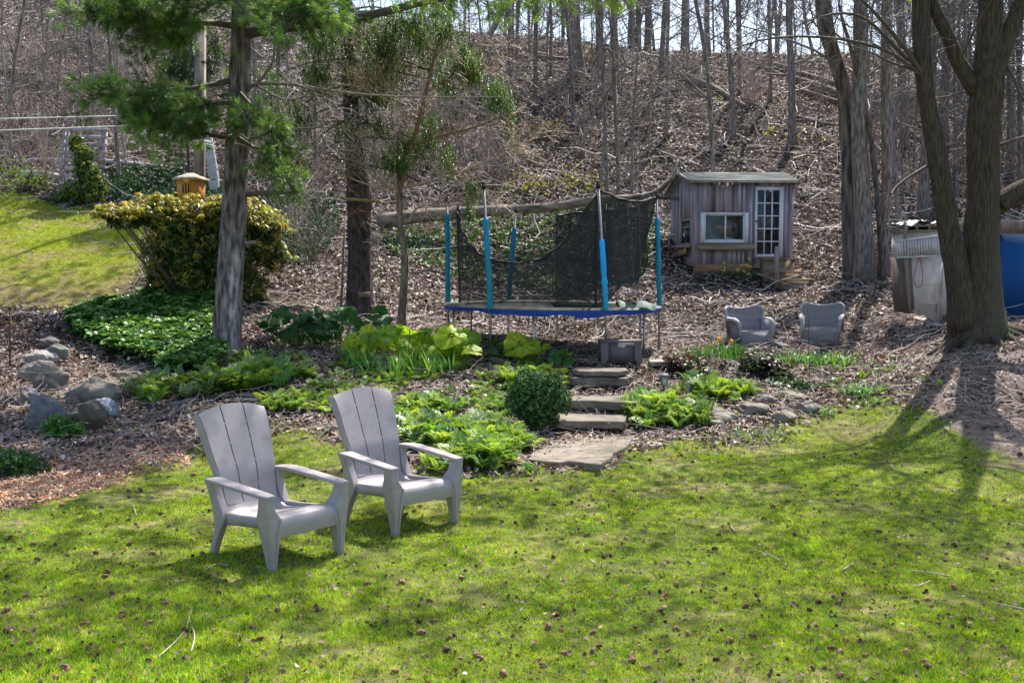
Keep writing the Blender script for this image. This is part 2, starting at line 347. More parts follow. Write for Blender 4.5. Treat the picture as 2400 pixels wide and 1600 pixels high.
# ------------------------------------------------------------------ ground zones (outlines found on the photo, cast on the terrain)
EU = [-400, 0, 130, 250, 400, 470, 560, 700, 860, 960, 1060, 1200, 1430, 1470, 1560, 1700, 1830, 1930, 2050, 2200, 2300, 2400, 2800]
EV = [1240, 1215, 1165, 1125, 1085, 1040, 1010, 1000, 1040, 1085, 1100, 1103, 1095, 1040, 1030, 1030, 1000, 965, 935, 960, 1010, 1060, 1090]
UPLAWN = [(-500, 448), (60, 455), (130, 480), (235, 478), (320, 500), (345, 560), (335, 640), (300, 690), (140, 728), (-500, 745)]
CHIPS = [(-500, 1150), (0, 1130), (120, 1075), (260, 1050), (430, 1045), (440, 1080), (250, 1128), (130, 1170), (-500, 1260)]
DIRT = [(2180, 850), (2700, 770), (2700, 1120), (2420, 1110), (2260, 1020), (2150, 940)]
def zones(x, y, jit=0.0):
    P = np.stack([x, y, terr(x, y)], -1); u, v = project(P)
    nz = fbm(x, y, .9, 5) * 34 + fbm(x, y, .22, 6) * 22 + (rng.standard_normal(np.shape(x)) * jit if jit else 0)
    lawn = (v + nz > np.interp(u, EU, EV)) | (y < 8.5)
    up = inpoly(u + nz * .4, v + nz * .6, UPLAWN) & (y > 14) & (y < 27)
    chips = inpoly(u + nz * .6, v + nz * .6, CHIPS) & ~((y < 8.5)); dirt = inpoly(u + nz * .8, v + nz * .8, DIRT) & (y > 8)
    return u, v, lawn & ~chips, up, chips, dirt

def grid_axis(lo, hi, d, far):
    a = list(np.arange(lo, hi + 1e-6, d)); s = d; b = []
    x = hi
    while x < far: s *= 1.25; x += s; b.append(x)
    x = lo; s = d; c = []
    while x > -far: s *= 1.25; x -= s; c.append(x)
    return np.array(c[::-1] + a + b)
ax = grid_axis(-14, 14, .14, 420); ay = grid_axis(4, 30, .12, 420)
X, Y = np.meshgrid(ax, ay)
Z = terr(X, Y) + np.where(Y > 100, -(Y - 100) * .03, 0)
_, _, lw, ul, ch, dr = zones(X, Y, 10)
lf = (lw | ul).astype(float)
Z = Z + (1 - lf) * .05 * fbm(X, Y, .5, 9) * (Y > 9) * (Y < 60) + lf * .012 * fbm(X, Y, .35, 11)
n1 = fbm(X, Y, 1.3, 21) + .5 * fbm(X, Y, .35, 22); n2 = fbm(X, Y, .5, 25)
Cg = np.empty(X.shape + (3,)); Cg[:] = (.05, .036, .032)
green = np.array([.055, .085, .014]); thatch = np.array([.24, .19, .11]); moss = np.array([.15, .18, .022])
k = np.clip(.5 + 1.1 * n1, 0, 1)[..., None]; k2 = np.clip(.3 + 1.6 * n2, 0, 1)[..., None]
gc = green * (1 - k) + moss * k; gc = gc * (1 - .55 * k2) + thatch * .55 * k2
Cg = np.where(lw[..., None], gc, Cg)
_pu, _pv = project(np.stack([X, Y, terr(X, Y)], -1)); k3 = np.clip((_pv - 570) / 130 + .5 * n2, 0, 1)[..., None]; uc = np.array([.20, .23, .03]) * (1 - k2 * .7) + np.array([.20, .16, .08]) * k2 * .7; uc = uc * (1 - .75 * k3) + np.array([.15, .11, .06]) * .75 * k3
Cg = np.where(ul[..., None], uc, Cg)
Cg = np.where(ch[..., None], np.array([.30, .17, .11]), Cg)
Cg = np.where(dr[..., None], np.array([.17, .135, .12]) * (1 + .5 * n1[..., None]), Cg)
Cg = np.clip(Cg, .01, 1)
g = Geo(); ny, nx = X.shape; i, j = np.meshgrid(np.arange(ny - 1), np.arange(nx - 1), indexing='ij')
f = np.stack([i * nx + j, i * nx + j + 1, (i + 1) * nx + j + 1, (i + 1) * nx + j], -1).reshape(-1, 4)
g.add(np.stack([X, Y, Z], -1).reshape(-1, 3), f, Cg.reshape(-1, 3))
mg = mat_noise("ground_soil", (.5, .5, .5), (1.45, 1.4, 1.35), 7, .95, .7, (1, 1, 1), .3, .7, .04, .15, attr=True, b2=40)
tag(part("ground", g, mg), kind="structure")

def sample(n, tlo=-.56, thi=.56, ylo=5.0, yhi=45.0, power=2.0):
    # random ground points, density falling with distance as 1/y^(power)
    e = 2 - power + 1e-6; r = rng.random(n)
    y = (ylo ** e + r * (yhi ** e - ylo ** e)) ** (1 / e); x = (tlo + rng.random(n) * (thi - tlo)) * y
    return x, y
def normals(x, y):
    e = .15; gx = (terr(x + e, y) - terr(x - e, y)) / (2 * e); gy = (terr(x, y + e) - terr(x, y - e)) / (2 * e)
    N = np.stack([-gx, -gy, np.ones_like(gx)], -1); return N / np.linalg.norm(N, axis=1, keepdims=True)

# ------------------------------------------------------------------ grass
def blade_tuft(nb, seed, spread=.022, lean=.9):
    r = np.random.default_rng(seed); V = []; Fc = []
    for k in range(nb):
        a = r.random() * 2 * PI; p = np.array([r.normal() * spread, r.normal() * spread, 0]); h = .6 + .6 * r.random(); w = .055
        d = np.array([math.cos(a), math.sin(a), 0]) * lean * (.3 + r.random()) * h; s = np.array([-math.sin(a + .6), math.cos(a + .6), 0]) * w
        m = p + d * .35 + np.array([0, 0, h * .6]); t = p + d + np.array([0, 0, h * .9])
        p[:2] *= 20; m[:2] += p[:2] * .95; t[:2] += p[:2] * .95
        b = len(V); V += [p - s, p + s, m + s * .8, m - s * .8, t]; Fc.append([[b, b + 1, b + 2, b + 3], [b + 3, b + 2, b + 4]])
    return np.array(V), [np.array([q[0] for q in Fc]), np.array([q[1] for q in Fc])]
def grass(name, x, y, h, cols, label, jit=.18, lean=.9, mat='grass', w=None, nb=6, shade=None):
    g = Geo(); V = 4; k = rng.integers(0, V, len(x)); C = mixcol(cols, len(x), jit, w)
    if shade is not None: C = C * shade[:, None]
    P = np.stack([x, y, terr(x, y) - .003], -1); R = frames(normals(x, y), rng.random(len(x)) * 2 * PI)
    for q in range(V):
        tv, tf = blade_tuft(nb, 100 + q, .022, lean); m = k == q
        scatter(g, tv, tf, P[m], R[m], h[m], C[m])
    return tag(part(name, g, M[mat], None, True), label, 'grass', kind='stuff')
x, y = sample(165000, -.56, .56, 4.9, 15.5, 2.2)
u, v, lw, ul, chp, dr = zones(x, y, 16); n1 = fbm(x, y, 1.3, 21) + .5 * fbm(x, y, .35, 22); n2 = fbm(x, y, .5, 25)
keep = lw & (rng.random(len(x)) < np.clip(1.05 - 1.5 * np.clip(n2 - .05, 0, 1), .18, 1)) & ~(dr & (rng.random(len(x)) < .9))
x, y, n1 = x[keep], y[keep], n1[keep]
h = (.015 + .016 * rng.random(len(x)) ** 2 + .022 * np.clip(n1, 0, 1)) * (1 + .25 * np.clip((y - 6) / 6, 0, 1))
grass('lawn_grass', x, y, h, [(.22, .41, .020), (.40, .57, .028), (.58, .64, .045), (.06, .16, .022), (.50, .43, .17)], 'short patchy spring grass of the front lawn', .2, w=[.32, .3, .16, .14, .08])
x, y = sample(80000, -.60, -.30, 15.5, 27, 2.0); u, v, lw, ul, chp, dr = zones(x, y, 16)
keep = ul & (rng.random(len(x)) < np.clip(1.1 - 1.6 * np.clip(fbm(x, y, .5, 25), 0, 1), .15, 1)) & (rng.random(len(x)) < np.clip((670 - v) / 120 + .15, .15, 1)); x, y = x[keep], y[keep]
grass('upper_lawn_grass', x, y, .03 + .02 * rng.random(len(x)), [(.36, .50, .03), (.50, .56, .04), (.22, .36, .03), (.42, .34, .12)], 'mossy yellow green grass of the sloping upper lawn', .18, w=[.35, .3, .2, .15])

# ------------------------------------------------------------------ dead leaves, twigs, chips
LEAF = (np.array([[-.5, -.32, .12], [.0, -.42, 0], [.5, -.2, .16], [.5, .22, .1], [.02, .42, -.02], [-.5, .3, .2]]), [np.array([[0, 1, 4, 5], [1, 2, 3, 4]])])
LEAF2 = (np.array([[-.6, 0, .25], [-.1, -.4, 0], [.55, -.05, .2], [-.05, .38, .06]]), [np.array([[0, 1, 2, 3]])])
def litter(g, x, y, size, cols, tilt=.75, jit=.3, lift=.015, w=None):
    N = normals(x, y) + tilt * rng.standard_normal((len(x), 3)) * [1, 1, .4]; N[:, 2] = np.abs(N[:, 2])
    P = np.stack([x, y, terr(x, y) + lift * (.2 + rng.random(len(x)) * 1.6)], -1); R = frames(N, rng.random(len(x)) * 2 * PI)
    C = mixcol(cols, len(x), jit, w) * np.clip(1 + .55 * fbm(x, y, 2.2, 63) + .5 * fbm(x, y, .6, 64), .45, 1.5)[:, None]; h = rng.random(len(x)) < .5
    for m, (tv, tf) in ((h, LEAF), (~h, LEAF2)): scatter(g, tv, tf, P[m], R[m], size[m], C[m])
DEADC = [(.20, .16, .135), (.30, .25, .22), (.12, .09, .072), (.06, .045, .038), (.56, .52, .48), (.21, .13, .08)]
x, y = sample(185000, -.56, .56, 19.5, 47, 1.8)
u, v, lw, ul, chp, dr = zones(x, y, 14); keep = ~ul & (rng.random(len(x)) < np.clip(.95 + 1.3 * fbm(x, y, 1.6, 61), .25, 1)); x, y = x[keep], y[keep]
g = Geo(); litter(g, x, y, .022 + .042 * rng.random(len(x)) ** 1.4 + .0010 * y, DEADC, .95, .35, .06, [.24, .18, .22, .2, .09, .1])
tag(part('hill_leaf_litter', g, M['dead'], None, False), 'dead brown leaves blanketing the wooded hillside', 'dead leaves', kind='stuff')
x, y = sample(125000, -.56, .56, 10.6, 21, 2.0)
u, v, lw, ul, chp, dr = zones(x, y, 20); keep = ~(lw | ul | (chp & (rng.random(len(x)) < .8))) & ~(dr & (rng.random(len(x)) < .8)) & (rng.random(len(x)) < np.clip(.8 + 1.4 * fbm(x, y, .9, 62), .15, 1)); x, y = x[keep], y[keep]; u = u[keep]
g = Geo(); litter(g, x, y, .025 + .045 * rng.random(len(x)), [(.24, .16, .14), (.32, .25, .22), (.14, .095, .08), (.09, .06, .055), (.46, .40, .37), (.25, .14, .09)], .7, .3, .02, [.26, .2, .2, .16, .08, .1])
tag(part('garden_leaf_litter', g, M['dead'], None, False), 'dead leaves and debris over the garden beds', 'dead leaves', kind='stuff')
# leaves and bits lying on the lawn
x, y = sample(6000, -.56, .56, 4.9, 14, 2.0); u, v, lw, ul, chp, dr = zones(x, y); keep = lw; x, y = x[keep], y[keep]
g = Geo(); litter(g, x, y, .014 + .022 * rng.random(len(x)), [(.14, .08, .055), (.22, .14, .10), (.07, .05, .04), (.42, .38, .34)], .6, .3, .02, [.42, .25, .31, .015])
tag(part('lawn_debris', g, M['dead'], None, False), 'bits of bark and dead leaves strewn over the lawn', 'debris', kind='stuff')
# chips
x, y = sample(26000, -.56, -.2, 9.2, 14.5, 2.0); u, v, lw, ul, chp, dr = zones(x, y)
keep = chp | ((u < 480) & (v > 900) & ~lw & (rng.random(len(x)) < .5)); x, y, cc = x[keep], y[keep], chp[keep]
g = Geo(); n = len(x); N = normals(x, y) + .5 * rng.standard_normal((n, 3)); N[:, 2] = np.abs(N[:, 2]); R = frames(N, rng.random(n) * 6.28)
S = np.stack([.02 + .05 * rng.random(n), .006 + .008 * rng.random(n), np.full(n, .006)], -1)
cv = np.array([[-1, -1, -1], [1, -1, -1], [1, 1, -1], [-1, 1, -1], [-1, -1, 1], [1, -1, 1], [1, 1, 1], [-1, 1, 1]]) * .5
cf = [np.array([[4, 5, 6, 7], [0, 1, 5, 4], [2, 3, 7, 6], [1, 2, 6, 5], [3, 0, 4, 7]])]
C = np.where(cc[:, None], mixcol([(.60, .31, .17), (.70, .44, .28), (.42, .20, .11), (.76, .58, .42)], n, .2), mixcol([(.26, .15, .11), (.36, .25, .19), (.16, .1, .08)], n, .2))
scatter(g, cv, cf, np.stack([x, y, terr(x, y) + .012 * rng.random(n) + .004], -1), R, S, C)
tag(part('wood_chips', g, M['chip'], None, False), 'orange brown wood chip mulch beside the rocks', 'wood chips', kind='stuff')
# fallen twigs
def stick_path(p, az, L, n=5, wob=.12, follow=True, lift=.03, el=0):
    pts = []; a = az
    for k in range(n):
        s = k / (n - 1) * L; q = np.array([p[0] + math.cos(az) * s + wob * L * .3 * random.gauss(0, .5), p[1] + math.sin(az) * s + wob * L * .3 * random.gauss(0, .5)])
        z = float(terr(q[0], q[1])) + lift + s * el + random.gauss(0, .012) if follow else p[2]
        pts.append([q[0], q[1], z])
    return np.array(pts)
tw = Twigs()
x, y = sample(10500, -.56, .56, 17, 46, 1.05); u, v, lw, ul, chp, dr = zones(x, y)
for k in np.nonzero(~ul)[0]:
    L = (.25 + random.random() ** 3 * 2.0) * min(1, .35 + (y[k] - 17) / 14); s = .3 + .4 * random.random()
    tw.add(stick_path((x[k], y[k], 0), random.gauss(0, .8) + (PI if random.random() < .5 else 0), L, 5, .5, lift=.05, el=random.choice([0, 0, .1, .35])), .006 + .012 * random.random() * L, .003, 3, (s, s * .86, s * .8))
x, y = sample(5200, -.5, .5, 11, 21, 2.0); u, v, lw, ul, chp, dr = zones(x, y)
for k in np.nonzero(~(lw | ul))[0]:
    L = .12 + random.random() ** 2 * .8; s = .30 + .3 * random.random()
    tw.add(stick_path((x[k], y[k], 0), random.random() * 6.28, L, 5, .4, lift=.03, el=random.choice([0, 0, .2])), .003 + .005 * random.random(), .002, 3, (s, s * .85, s * .72))
tag(part('fallen_twigs', tw.into(Geo()), M['twig']), 'grey fallen sticks and twigs littering the slope and beds', 'twigs', kind='stuff')

# ------------------------------------------------------------------ bare trees
def resample(P, n):
    P = np.asarray(P, float); d = np.r_[0, np.cumsum(np.linalg.norm(np.diff(P, axis=0), axis=1))]; s = np.linspace(0, d[-1], n)
    Q = np.stack([np.interp(s, d, P[:, k]) for k in range(P.shape[1])], -1)
    for _ in range(2): Q[1:-1] = (Q[:-2] + 2 * Q[1:-1] + Q[2:]) / 4
    return Q
def branch(tw, p, d, L, r, lev, c, n=5, up=.15, wander=.22, kids=(4, 7), ang=.75, minr=.0025):
    pts = [np.array(p, float)]; d = np.array(d, float); d /= np.linalg.norm(d)
    for k in range(n - 1):
        d = d + wander * np.array([random.gauss(0, 1), random.gauss(0, 1), random.gauss(0, .8)]) * .6 + [0, 0, up * .3]; d /= np.linalg.norm(d)
        pts.append(pts[-1] + d * L / (n - 1))
    r1 = max(r * .35, minr); tw.add(pts, r, r1, 3 if r < .012 else 5, c)
    if lev > 0:
        for k in range(random.randint(*kids)):
            s = .2 + .78 * random.random(); i = min(int(s * (n - 1)), n - 2); fr = s * (n - 1) - i; q = pts[i] * (1 - fr) + pts[i + 1] * fr
            t = pts[i + 1] - pts[i]; t /= np.linalg.norm(t); o = np.random.standard_normal(3); o -= t * o.dot(t); o /= np.linalg.norm(o)
            a = ang * (.6 + .7 * random.random())
            branch(tw, q, t * math.cos(a) + o * math.sin(a), L * (.35 + .3 * random.random()), max(r * (1 - .6 * s) * .5, minr), lev - 1, c, n, up, wander, kids, ang, minr)
np.random.seed(3)
def tree(pts, widths, y, label, group=None, mat='hill_bark', name='bare_tree', tint=(1, 1, 1), nb=14, blen=1.6, bmin=.35, lev=2, extra=4.0, dy=0.0, flare=1.5, sides=12, limbs=None, tw_c=(.20, .17, .155), up=.25, cat='tree', kids=(3, 5), noise=.05, minr=.004, roots=0):
    # pts: photo pixels base -> top at depth y (trunk continues `extra` metres higher)
    B = ground(*pts[0]) if y is None else None
    if B is not None: y = B[1]
    x0 = at(pts[0][0], pts[0][1], y); base = G(x0[0], y)
    P = [at(u, v, y + dy * k / max(1, len(pts) - 1)) for k, (u, v) in enumerate(pts)]; P[0] = base.copy(); P[0][2] -= .15
    W = [w / 2 / pxm(y) for w in widths]
    d = P[-1] - P[-2]; d /= np.linalg.norm(d); d = (d + [0, 0, 1.2]); d /= np.linalg.norm(d)
    if extra > 0:
        P.append(P[-1] + d * extra * .5 + [random.gauss(0, .08) * extra, 0, 0]); P.append(P[-1] + d * extra * .5); W += [W[-1] * .7, W[-1] * .4]
    n = 26; PW = resample(np.c_[np.array(P), np.array(W)], n); hgt = PW[:, 2] - base[2]
    w = PW[:, 3].copy(); fl = np.exp(-np.clip(hgt, 0, 9) / (W[0] * 2.2)); w *= 1 + (flare - 1) * fl
    PW[:, :2] += np.stack([vnoise(hgt, 0 * hgt, .9, random.random() * 9), vnoise(hgt, 0 * hgt, 1.1, random.random() * 9)], -1) * W[0] * .5
    root = thing(name, label, cat, base, 0, group)
    g = Geo(); g.tube(PW[:, :3] - base, w, sides, tint, noise)
    for k in range(roots):
        a = -PI / 2 + (k - (roots - 1) / 2) * .9 + random.gauss(0, .2); L = W[0] * (3 + 2 * random.random())
        pr = [np.array([math.cos(a) * s * L, math.sin(a) * s * L, 0]) for s in (.1, .4, .7, 1)]
        for q, s in zip(pr, (.0, .4, .7, 1)): q[2] = float(terr(base[0] + q[0], base[1] + q[1])) - base[2] + W[0] * (.9 - s) * .5
        g.tube(resample(pr, 7), np.linspace(W[0] * .5, W[0] * .12, 7), 7, tint, .05)
    part('trunk', g, M[mat], root)
    tw = Twigs(); top = hgt[-1]
    for k in range(nb):
        s = bmin + (1 - bmin) * random.random(); i = min(int(s * (n - 1)), n - 2); a = random.random() * 2 * PI; e = .15 + .6 * random.random()
        L = blen * (.5 + .8 * random.random()) * (1.1 - .5 * s)
        branch(tw, PW[i, :3] - base, (math.cos(a) * math.cos(e), math.sin(a) * math.cos(e), math.sin(e)), L, min(w[i] * .45, .012 * L + .006), lev, tw_c, 5, up, .3, kids, .8, minr)
    if limbs: limbs(tw, base, y)
    if tw.g: part('branches', tw.into(Geo()), M['twig'], root)
    return root, base
HB = (.165, .14, .13)
HILL = [  # pts, widths, y, label
 ([(1351, 178), (1347, 90), (1343, -10)], [32, 27, 24], None, 'thickest grey trunk on the crest left of the pair of tall slim saplings', dict(flare=1.6, roots=3)),
 ([(1424, 458), (1418, 330), (1412, 170), (1408, -10)], [9, 9, 8, 7], None, 'pale slim sapling growing behind the trampoline, left one of the tall pair', {}),
 ([(1450, 466), (1445, 320), (1438, 170), (1434, -10)], [9, 8, 8, 7], None, 'pale slim sapling growing behind the trampoline, right one of the tall pair', {}),
 ([(1481, 470), (1482, 360), (1484, 258), (1500, 60)], [8, 7, 6, 4], None, 'short leaning sapling just left of the shed roof', {}),
 ([(1405, 180), (1403, 90), (1402, -10)], [16, 15, 14], None, 'grey trunk right beside the thickest trunk on the crest', {}),
 ([(1441, 214), (1441, 120), (1440, -10)], [18, 16, 14], None, 'brown trunk directly above the back right trampoline post', dict(roots=2)),
 ([(1477, 134), (1478, 60), (1480, -10)], [15, 13, 12], 42.5, 'grey trunk on the crest, first of three standing close together', {}),
 ([(1497, 138), (1497, 60), (1496, -10)], [14, 13, 12], 42.5, 'grey trunk on the crest, middle of three standing close together', {}),
 ([(1519, 140), (1519, 60), (1518, -10)], [17, 15, 14], 42, 'grey trunk on the crest, last of three standing close together', {}),
 ([(1550, 212), (1552, 120), (1562, -10)], [14, 12, 11], None, 'grey tree high on the slope above the left end of the shed', {}),
 ([(1562, 322), (1563, 200), (1566, -10)], [9, 9, 8], None, 'thin tree halfway up the slope above the left end of the shed', {}),
 ([(1344, 280), (1340, 180), (1324, -10)], [9, 8, 7], None, 'thin leaning tree in front of the thickest crest trunk', {}),
 ([(1254, 258), (1254, 150), (1257, -10)], [11, 10, 9], None, 'dark mossy tree left of the thin leaning tree', dict(roots=3)),
 ([(1213, 190), (1213, 90), (1214, -10)], [9, 8, 8], None, 'thin tree near the crest at the right edge of the conifer boughs', {}),
 ([(1280, 308), (1281, 200), (1283, 40)], [5, 4, 3], None, 'very thin dark sapling right of the dark mossy tree', {}),
 ([(1200, 214), (1200, 100), (1203, -10)], [7, 7, 6], None, 'thin grey tree just behind the drooping conifer tips', {}),
 ([(1195, 320), (1195, 200), (1192, 60)], [8, 7, 5], None, 'small grey tree behind the lowest drooping conifer tips', {}),
 ([(1120, 160), (1130, 110), (1160, 60), (1190, -10)], [18, 16, 14, 12], None, 'curved mossy tree leaning right near the crest', {}),
 ([(1240, 160), (1240, 80), (1238, -10)], [7, 6, 6], None, 'slim tree near the crest between two darker ones', {}),
 ([(1290, 180), (1292, 90), (1290, -10)], [8, 7, 7], None, 'slim tree on the crest left of the thickest trunk', {}),
 ([(1673, 408), (1670, 320), (1661, 204), (1648, 90), (1627, -10)], [12, 11, 11, 10, 9], 26.5, 'slender leaning tree growing right behind the shed roof', {}),
 ([(1658, 140), (1657, 70), (1656, -10)], [14, 13, 12], None, 'straight grey trunk on the crest behind the slender leaning tree', {}),
 ([(1716, 322), (1716, 230), (1711, 136), (1695, -10)], [14, 13, 12, 9], None, 'forked tree with a mossy stump foot above the shed roof', dict(roots=3, flare=2.0)),
 ([(1734, 222), (1734, 110), (1734, -10)], [8, 8, 7], None, 'thin tree on the upper slope right of the forked tree', {}),
 ([(1806, 240), (1806, 120), (1801, -10)], [10, 9, 8], None, 'thin tree on the upper slope above the right end of the shed', {}),
 ([(1821, 134), (1820, 60), (1815, -10)], [9, 8, 8], 41, 'thin trunk on the crest above the right end of the shed', {}),
 ([(1858, 342), (1856, 240), (1852, 136), (1850, -10)], [18, 17, 16, 16], None, 'grey tree with spreading exposed roots on the bank right of the shed', dict(roots=5, flare=1.8)),
 ([(2107, 522), (2100, 400), (2093, 272), (2086, 120)], [11, 11, 9, 5], None, 'thin curved stem behind the grey trunk next to the twin tree', {}),
 ([(2161, 512), (2168, 440), (2171, 374), (2185, 200), (2180, -10)], [26, 24, 22, 20, 18], None, 'grey tree behind the white hutch', {}),
 ([(2122, 345), (2118, 200), (2108, 34), (2106, -10)], [19, 17, 20, 20], None, 'dark tree on the slope left of the leaning maple stem', {}),
 ([(2212, 330), (2214, 200), (2220, -10)], [22, 20, 18], None, 'grey tree on the slope between the two big maple stems', {}),
 ([(2240, 400), (2244, 250), (2262, 100), (2290, -10)], [12, 12, 11, 10], None, 'slim tree seen in the fork of the big maple', {}),
 ([(2370, 360), (2368, 200), (2372, -10)], [20, 18, 16], None, 'grey tree on the slope behind the right edge of the big maple', {}),
 ([(2395, 430), (2390, 250), (2385, -10)], [12, 11, 10], None, 'rightmost thin tree above the blue shed', {}),
 ([(219, 318), (216, 200), (210, 100), (204, -10)], [13, 13, 12, 11], None, 'blue grey tree behind the trellis', dict(tint=(.8, .85, .95))),
 ([(279, 424), (274, 320), (262, 204), (250, 34), (247, -10)], [11, 10, 9, 7, 6], None, 'slim crooked tree right of the trellis', {}),
 ([(185, 247), (184, 150), (180, 40)], [6, 5, 4], None, 'thin short sapling left of the blue grey tree', {}),
 ([(20, 386), (22, 250), (34, 136), (60, -10)], [8, 8, 7, 6], None, 'thin bent tree at the far left of the hillside', {}),
 ([(318, 152), (316, 80), (315, -10)], [24, 22, 20], None, 'broad brown trunk on the upper left hillside', {}),
 ([(100, 170), (102, 90), (95, -10)], [7, 6, 5], None, 'thin tree high on the hillside at the upper left', {}),
 ([(132, 250), (138, 150), (160, -10)], [6, 6, 5], None, 'thin leaning tree on the hillside left of the sapling', {}),
 ([(600, 330), (596, 200), (590, -10)], [9, 8, 7], None, 'thin tree right behind the big pine trunk', {}),
 ([(655, 330), (650, 200), (655, -10)], [10, 9, 8], None, 'grey tree between the pine and the spruce', {}),
 ([(740, 420), (738, 250), (735, -10)], [9, 8, 8], None, 'slender grey tree just left of the spruce trunk', {}),
 ([(770, 200), (770, 100), (765, -10)], [12, 10, 9], None, 'pale tree high behind the spruce', dict(tint=(1.5, 1.5, 1.55))),
 ([(1030, 330), (1030, 200), (1040, -10)], [9, 8, 7], None, 'grey tree behind the small reddish tree', {}),
 ([(1140, 400), (1142, 250), (1150, 60)], [7, 6, 5], None, 'thin tree behind the left trampoline posts', {}),
]
for pts, ws, yy, lab, kw in HILL:
    kw = dict(kw); big = ws[0] > 13
    tree(pts, ws, yy, lab, nb=kw.pop('nb', 16 if big else 13), blen=2.0 if big else 1.4, tint=kw.pop('tint', (.75 + .35 * random.random(),) * 3), extra=2.5, bmin=.3, sides=10 if big else 8, tw_c=HB, minr=.006, **kw)
def spot(u):
    return 'above the upper lawn' if u < 330 else 'above the pine' if u < 700 else 'above the spruce' if u < 1000 else 'above the trampoline' if u < 1280 else 'left of the tall sapling pair' if u < 1400 else 'left of the shed roof' if u < 1560 else 'over the left half of the shed' if u < 1710 else 'over the right half of the shed' if u < 1860 else 'beside the close pair of trunks' if u < 2040 else 'over the white hutch' if u < 2200 else 'in the fork of the maple' if u < 2300 else 'above the blue shed'
# the wood that stands on and behind the crest
k = 0
for uu in list(np.linspace(1010, 1900, 24)) + list(np.linspace(2085, 2440, 26)) + list(np.linspace(350, 980, 9)):
    u0 = uu + random.gauss(0, 10); yy = 42 + 12 * random.random() if uu > 900 else 47 + 6 * random.random()
    if uu > 2050: yy = 27 + 24 * random.random()
    x = (u0 - 1200) / F * yy; z = float(terr(x, yy)); w = random.choice([5, 6, 8, 10, 14])
    b = project(np.array([x, yy, z])); lean = random.gauss(0, 14)
    tree([(float(b[0]), float(b[1])), (u0 + lean * .5, b[1] * .5 - 5), (u0 + lean, -15)] if b[1] > 20 else [(float(b[0]), float(b[1])), (u0, b[1] - 60)], [w, w * .9, w * .8] if b[1] > 20 else [w, w * .9], yy,
         ('thick' if w > 9 else 'slim' if w > 5 else 'very thin') + ' bare tree on the crest, ' + spot(u0), group='bare trees of the crest ' + spot(u0) + (' thick' if w > 9 else ' slim' if w > 5 else ' very thin'),
         nb=16, blen=2.0, tint=(.7 + .3 * random.random(),) * 3, extra=2.0, bmin=.25, sides=7, tw_c=HB, minr=.008)
# twin tree and its neighbours, big maple
tree([(2003, 668), (1990, 500), (1985, 340), (1978, 204), (1943, 102), (1926, -10)], [42, 36, 34, 32, 36, 36], 23.0, 'shaggy left trunk of the close pair right of the shed', mat='rough_bark', nb=10, blen=2.2, extra=3, bmin=.5, sides=18, noise=.12, flare=1.3)
tree([(2026, 664), (2023, 440), (2018, 300), (2016, 170), (2013, -10)], [44, 38, 36, 34, 32], 22.7, 'smooth grey right trunk of the close pair right of the shed', tint=(.9, .88, .85), nb=10, blen=2.2, extra=3, bmin=.5, sides=18, flare=1.45, roots=3)
tree([(2072, 660), (2059, 510), (2045, 340), (2025, 238), (1990, 102), (1960, 0)], [12, 12, 12, 11, 9, 6], 22.6, 'dark thin stem crossing in front of the smooth grey trunk', tint=(.5, .45, .4), nb=8, blen=1.8, extra=1, bmin=.5, flare=1.0)
tree([(2070, 658), (2074, 500), (2076, 408), (2078, 170), (2076, -10)], [28, 25, 24, 23, 21], 22.9, 'straight light brown trunk right of the close pair', tint=(.95, .9, .82), nb=12, blen=2.2, extra=3, bmin=.45, sides=16, flare=1.5, roots=2)

class Foliage:
    def __init__(s): s.P = []; s.D = []; s.S = []; s.C = []
    def add(s, p, d, sc, c): s.P.append(p); s.D.append(d); s.S.append(sc); s.C.append(c)
    def into(s, g, tmpl):
        P = np.array(s.P); D = np.array(s.D); S = np.array(s.S); C = np.array(s.C); R = frames(D, rng.random(len(P)) * 6.28); k = rng.integers(0, len(tmpl), len(P))
        for q, (tv, tf) in enumerate(tmpl):
            m = k == q
            if m.any(): scatter(g, tv, tf, P[m], R[m], S[m], C[m])
        return g
# ------------------------------------------------------------------ big maple at right (two stems, limbs, long arching branches)
def poly_tube(g, pts, ws, y, base, sides=10, c=(1, 1, 1), noise=.05, n=16, ys=None):
    ys = [y] * len(pts) if ys is None else ys
    P = np.array([at(u, v, yy) for (u, v), yy in zip(pts, ys)]) - base; W = np.array([w / 2 / pxm(yy) for w, yy in zip(ws, ys)])
    Q = resample(np.c_[P, W], n); g.tube(Q[:, :3], Q[:, 3], sides, c, noise); return Q
ym = 16.0; mb = G(*at(2296, 775, ym)[:2]); mt = thing('maple_tree', 'big dark two stemmed maple in front of the blue shed', 'tree', mb)
g = Geo()
poly_tube(g, [(2294, 800), (2296, 745), (2297, 690), (2298, 600), (2306, 442), (2305, 272), (2316, 190), (2320, 100), (2322, -20), (2326, -300), (2330, -660)], [156, 116, 98, 80, 71, 72, 76, 56, 52, 36, 20], ym, mb, 40, noise=.07, n=80)
for a in range(7):
    an = -2.9 + a * .45 + random.gauss(0, .1); L = .75 + .35 * random.random()
    q = [np.array([math.cos(an) * s * L, math.sin(an) * s * L * .8, 0]) for s in (.25, .5, .75, 1)]
    for t, s in zip(q, (.25, .5, .75, 1)): t[2] = float(terr(mb[0] + t[0], mb[1] + t[1])) - mb[2] + .16 * (1 - s) - .02
    g.tube(resample(q, 8), np.linspace(.13, .03, 8), 9, (1, 1, 1), .1)
part('trunk', g, M['maple_bark'], mt)
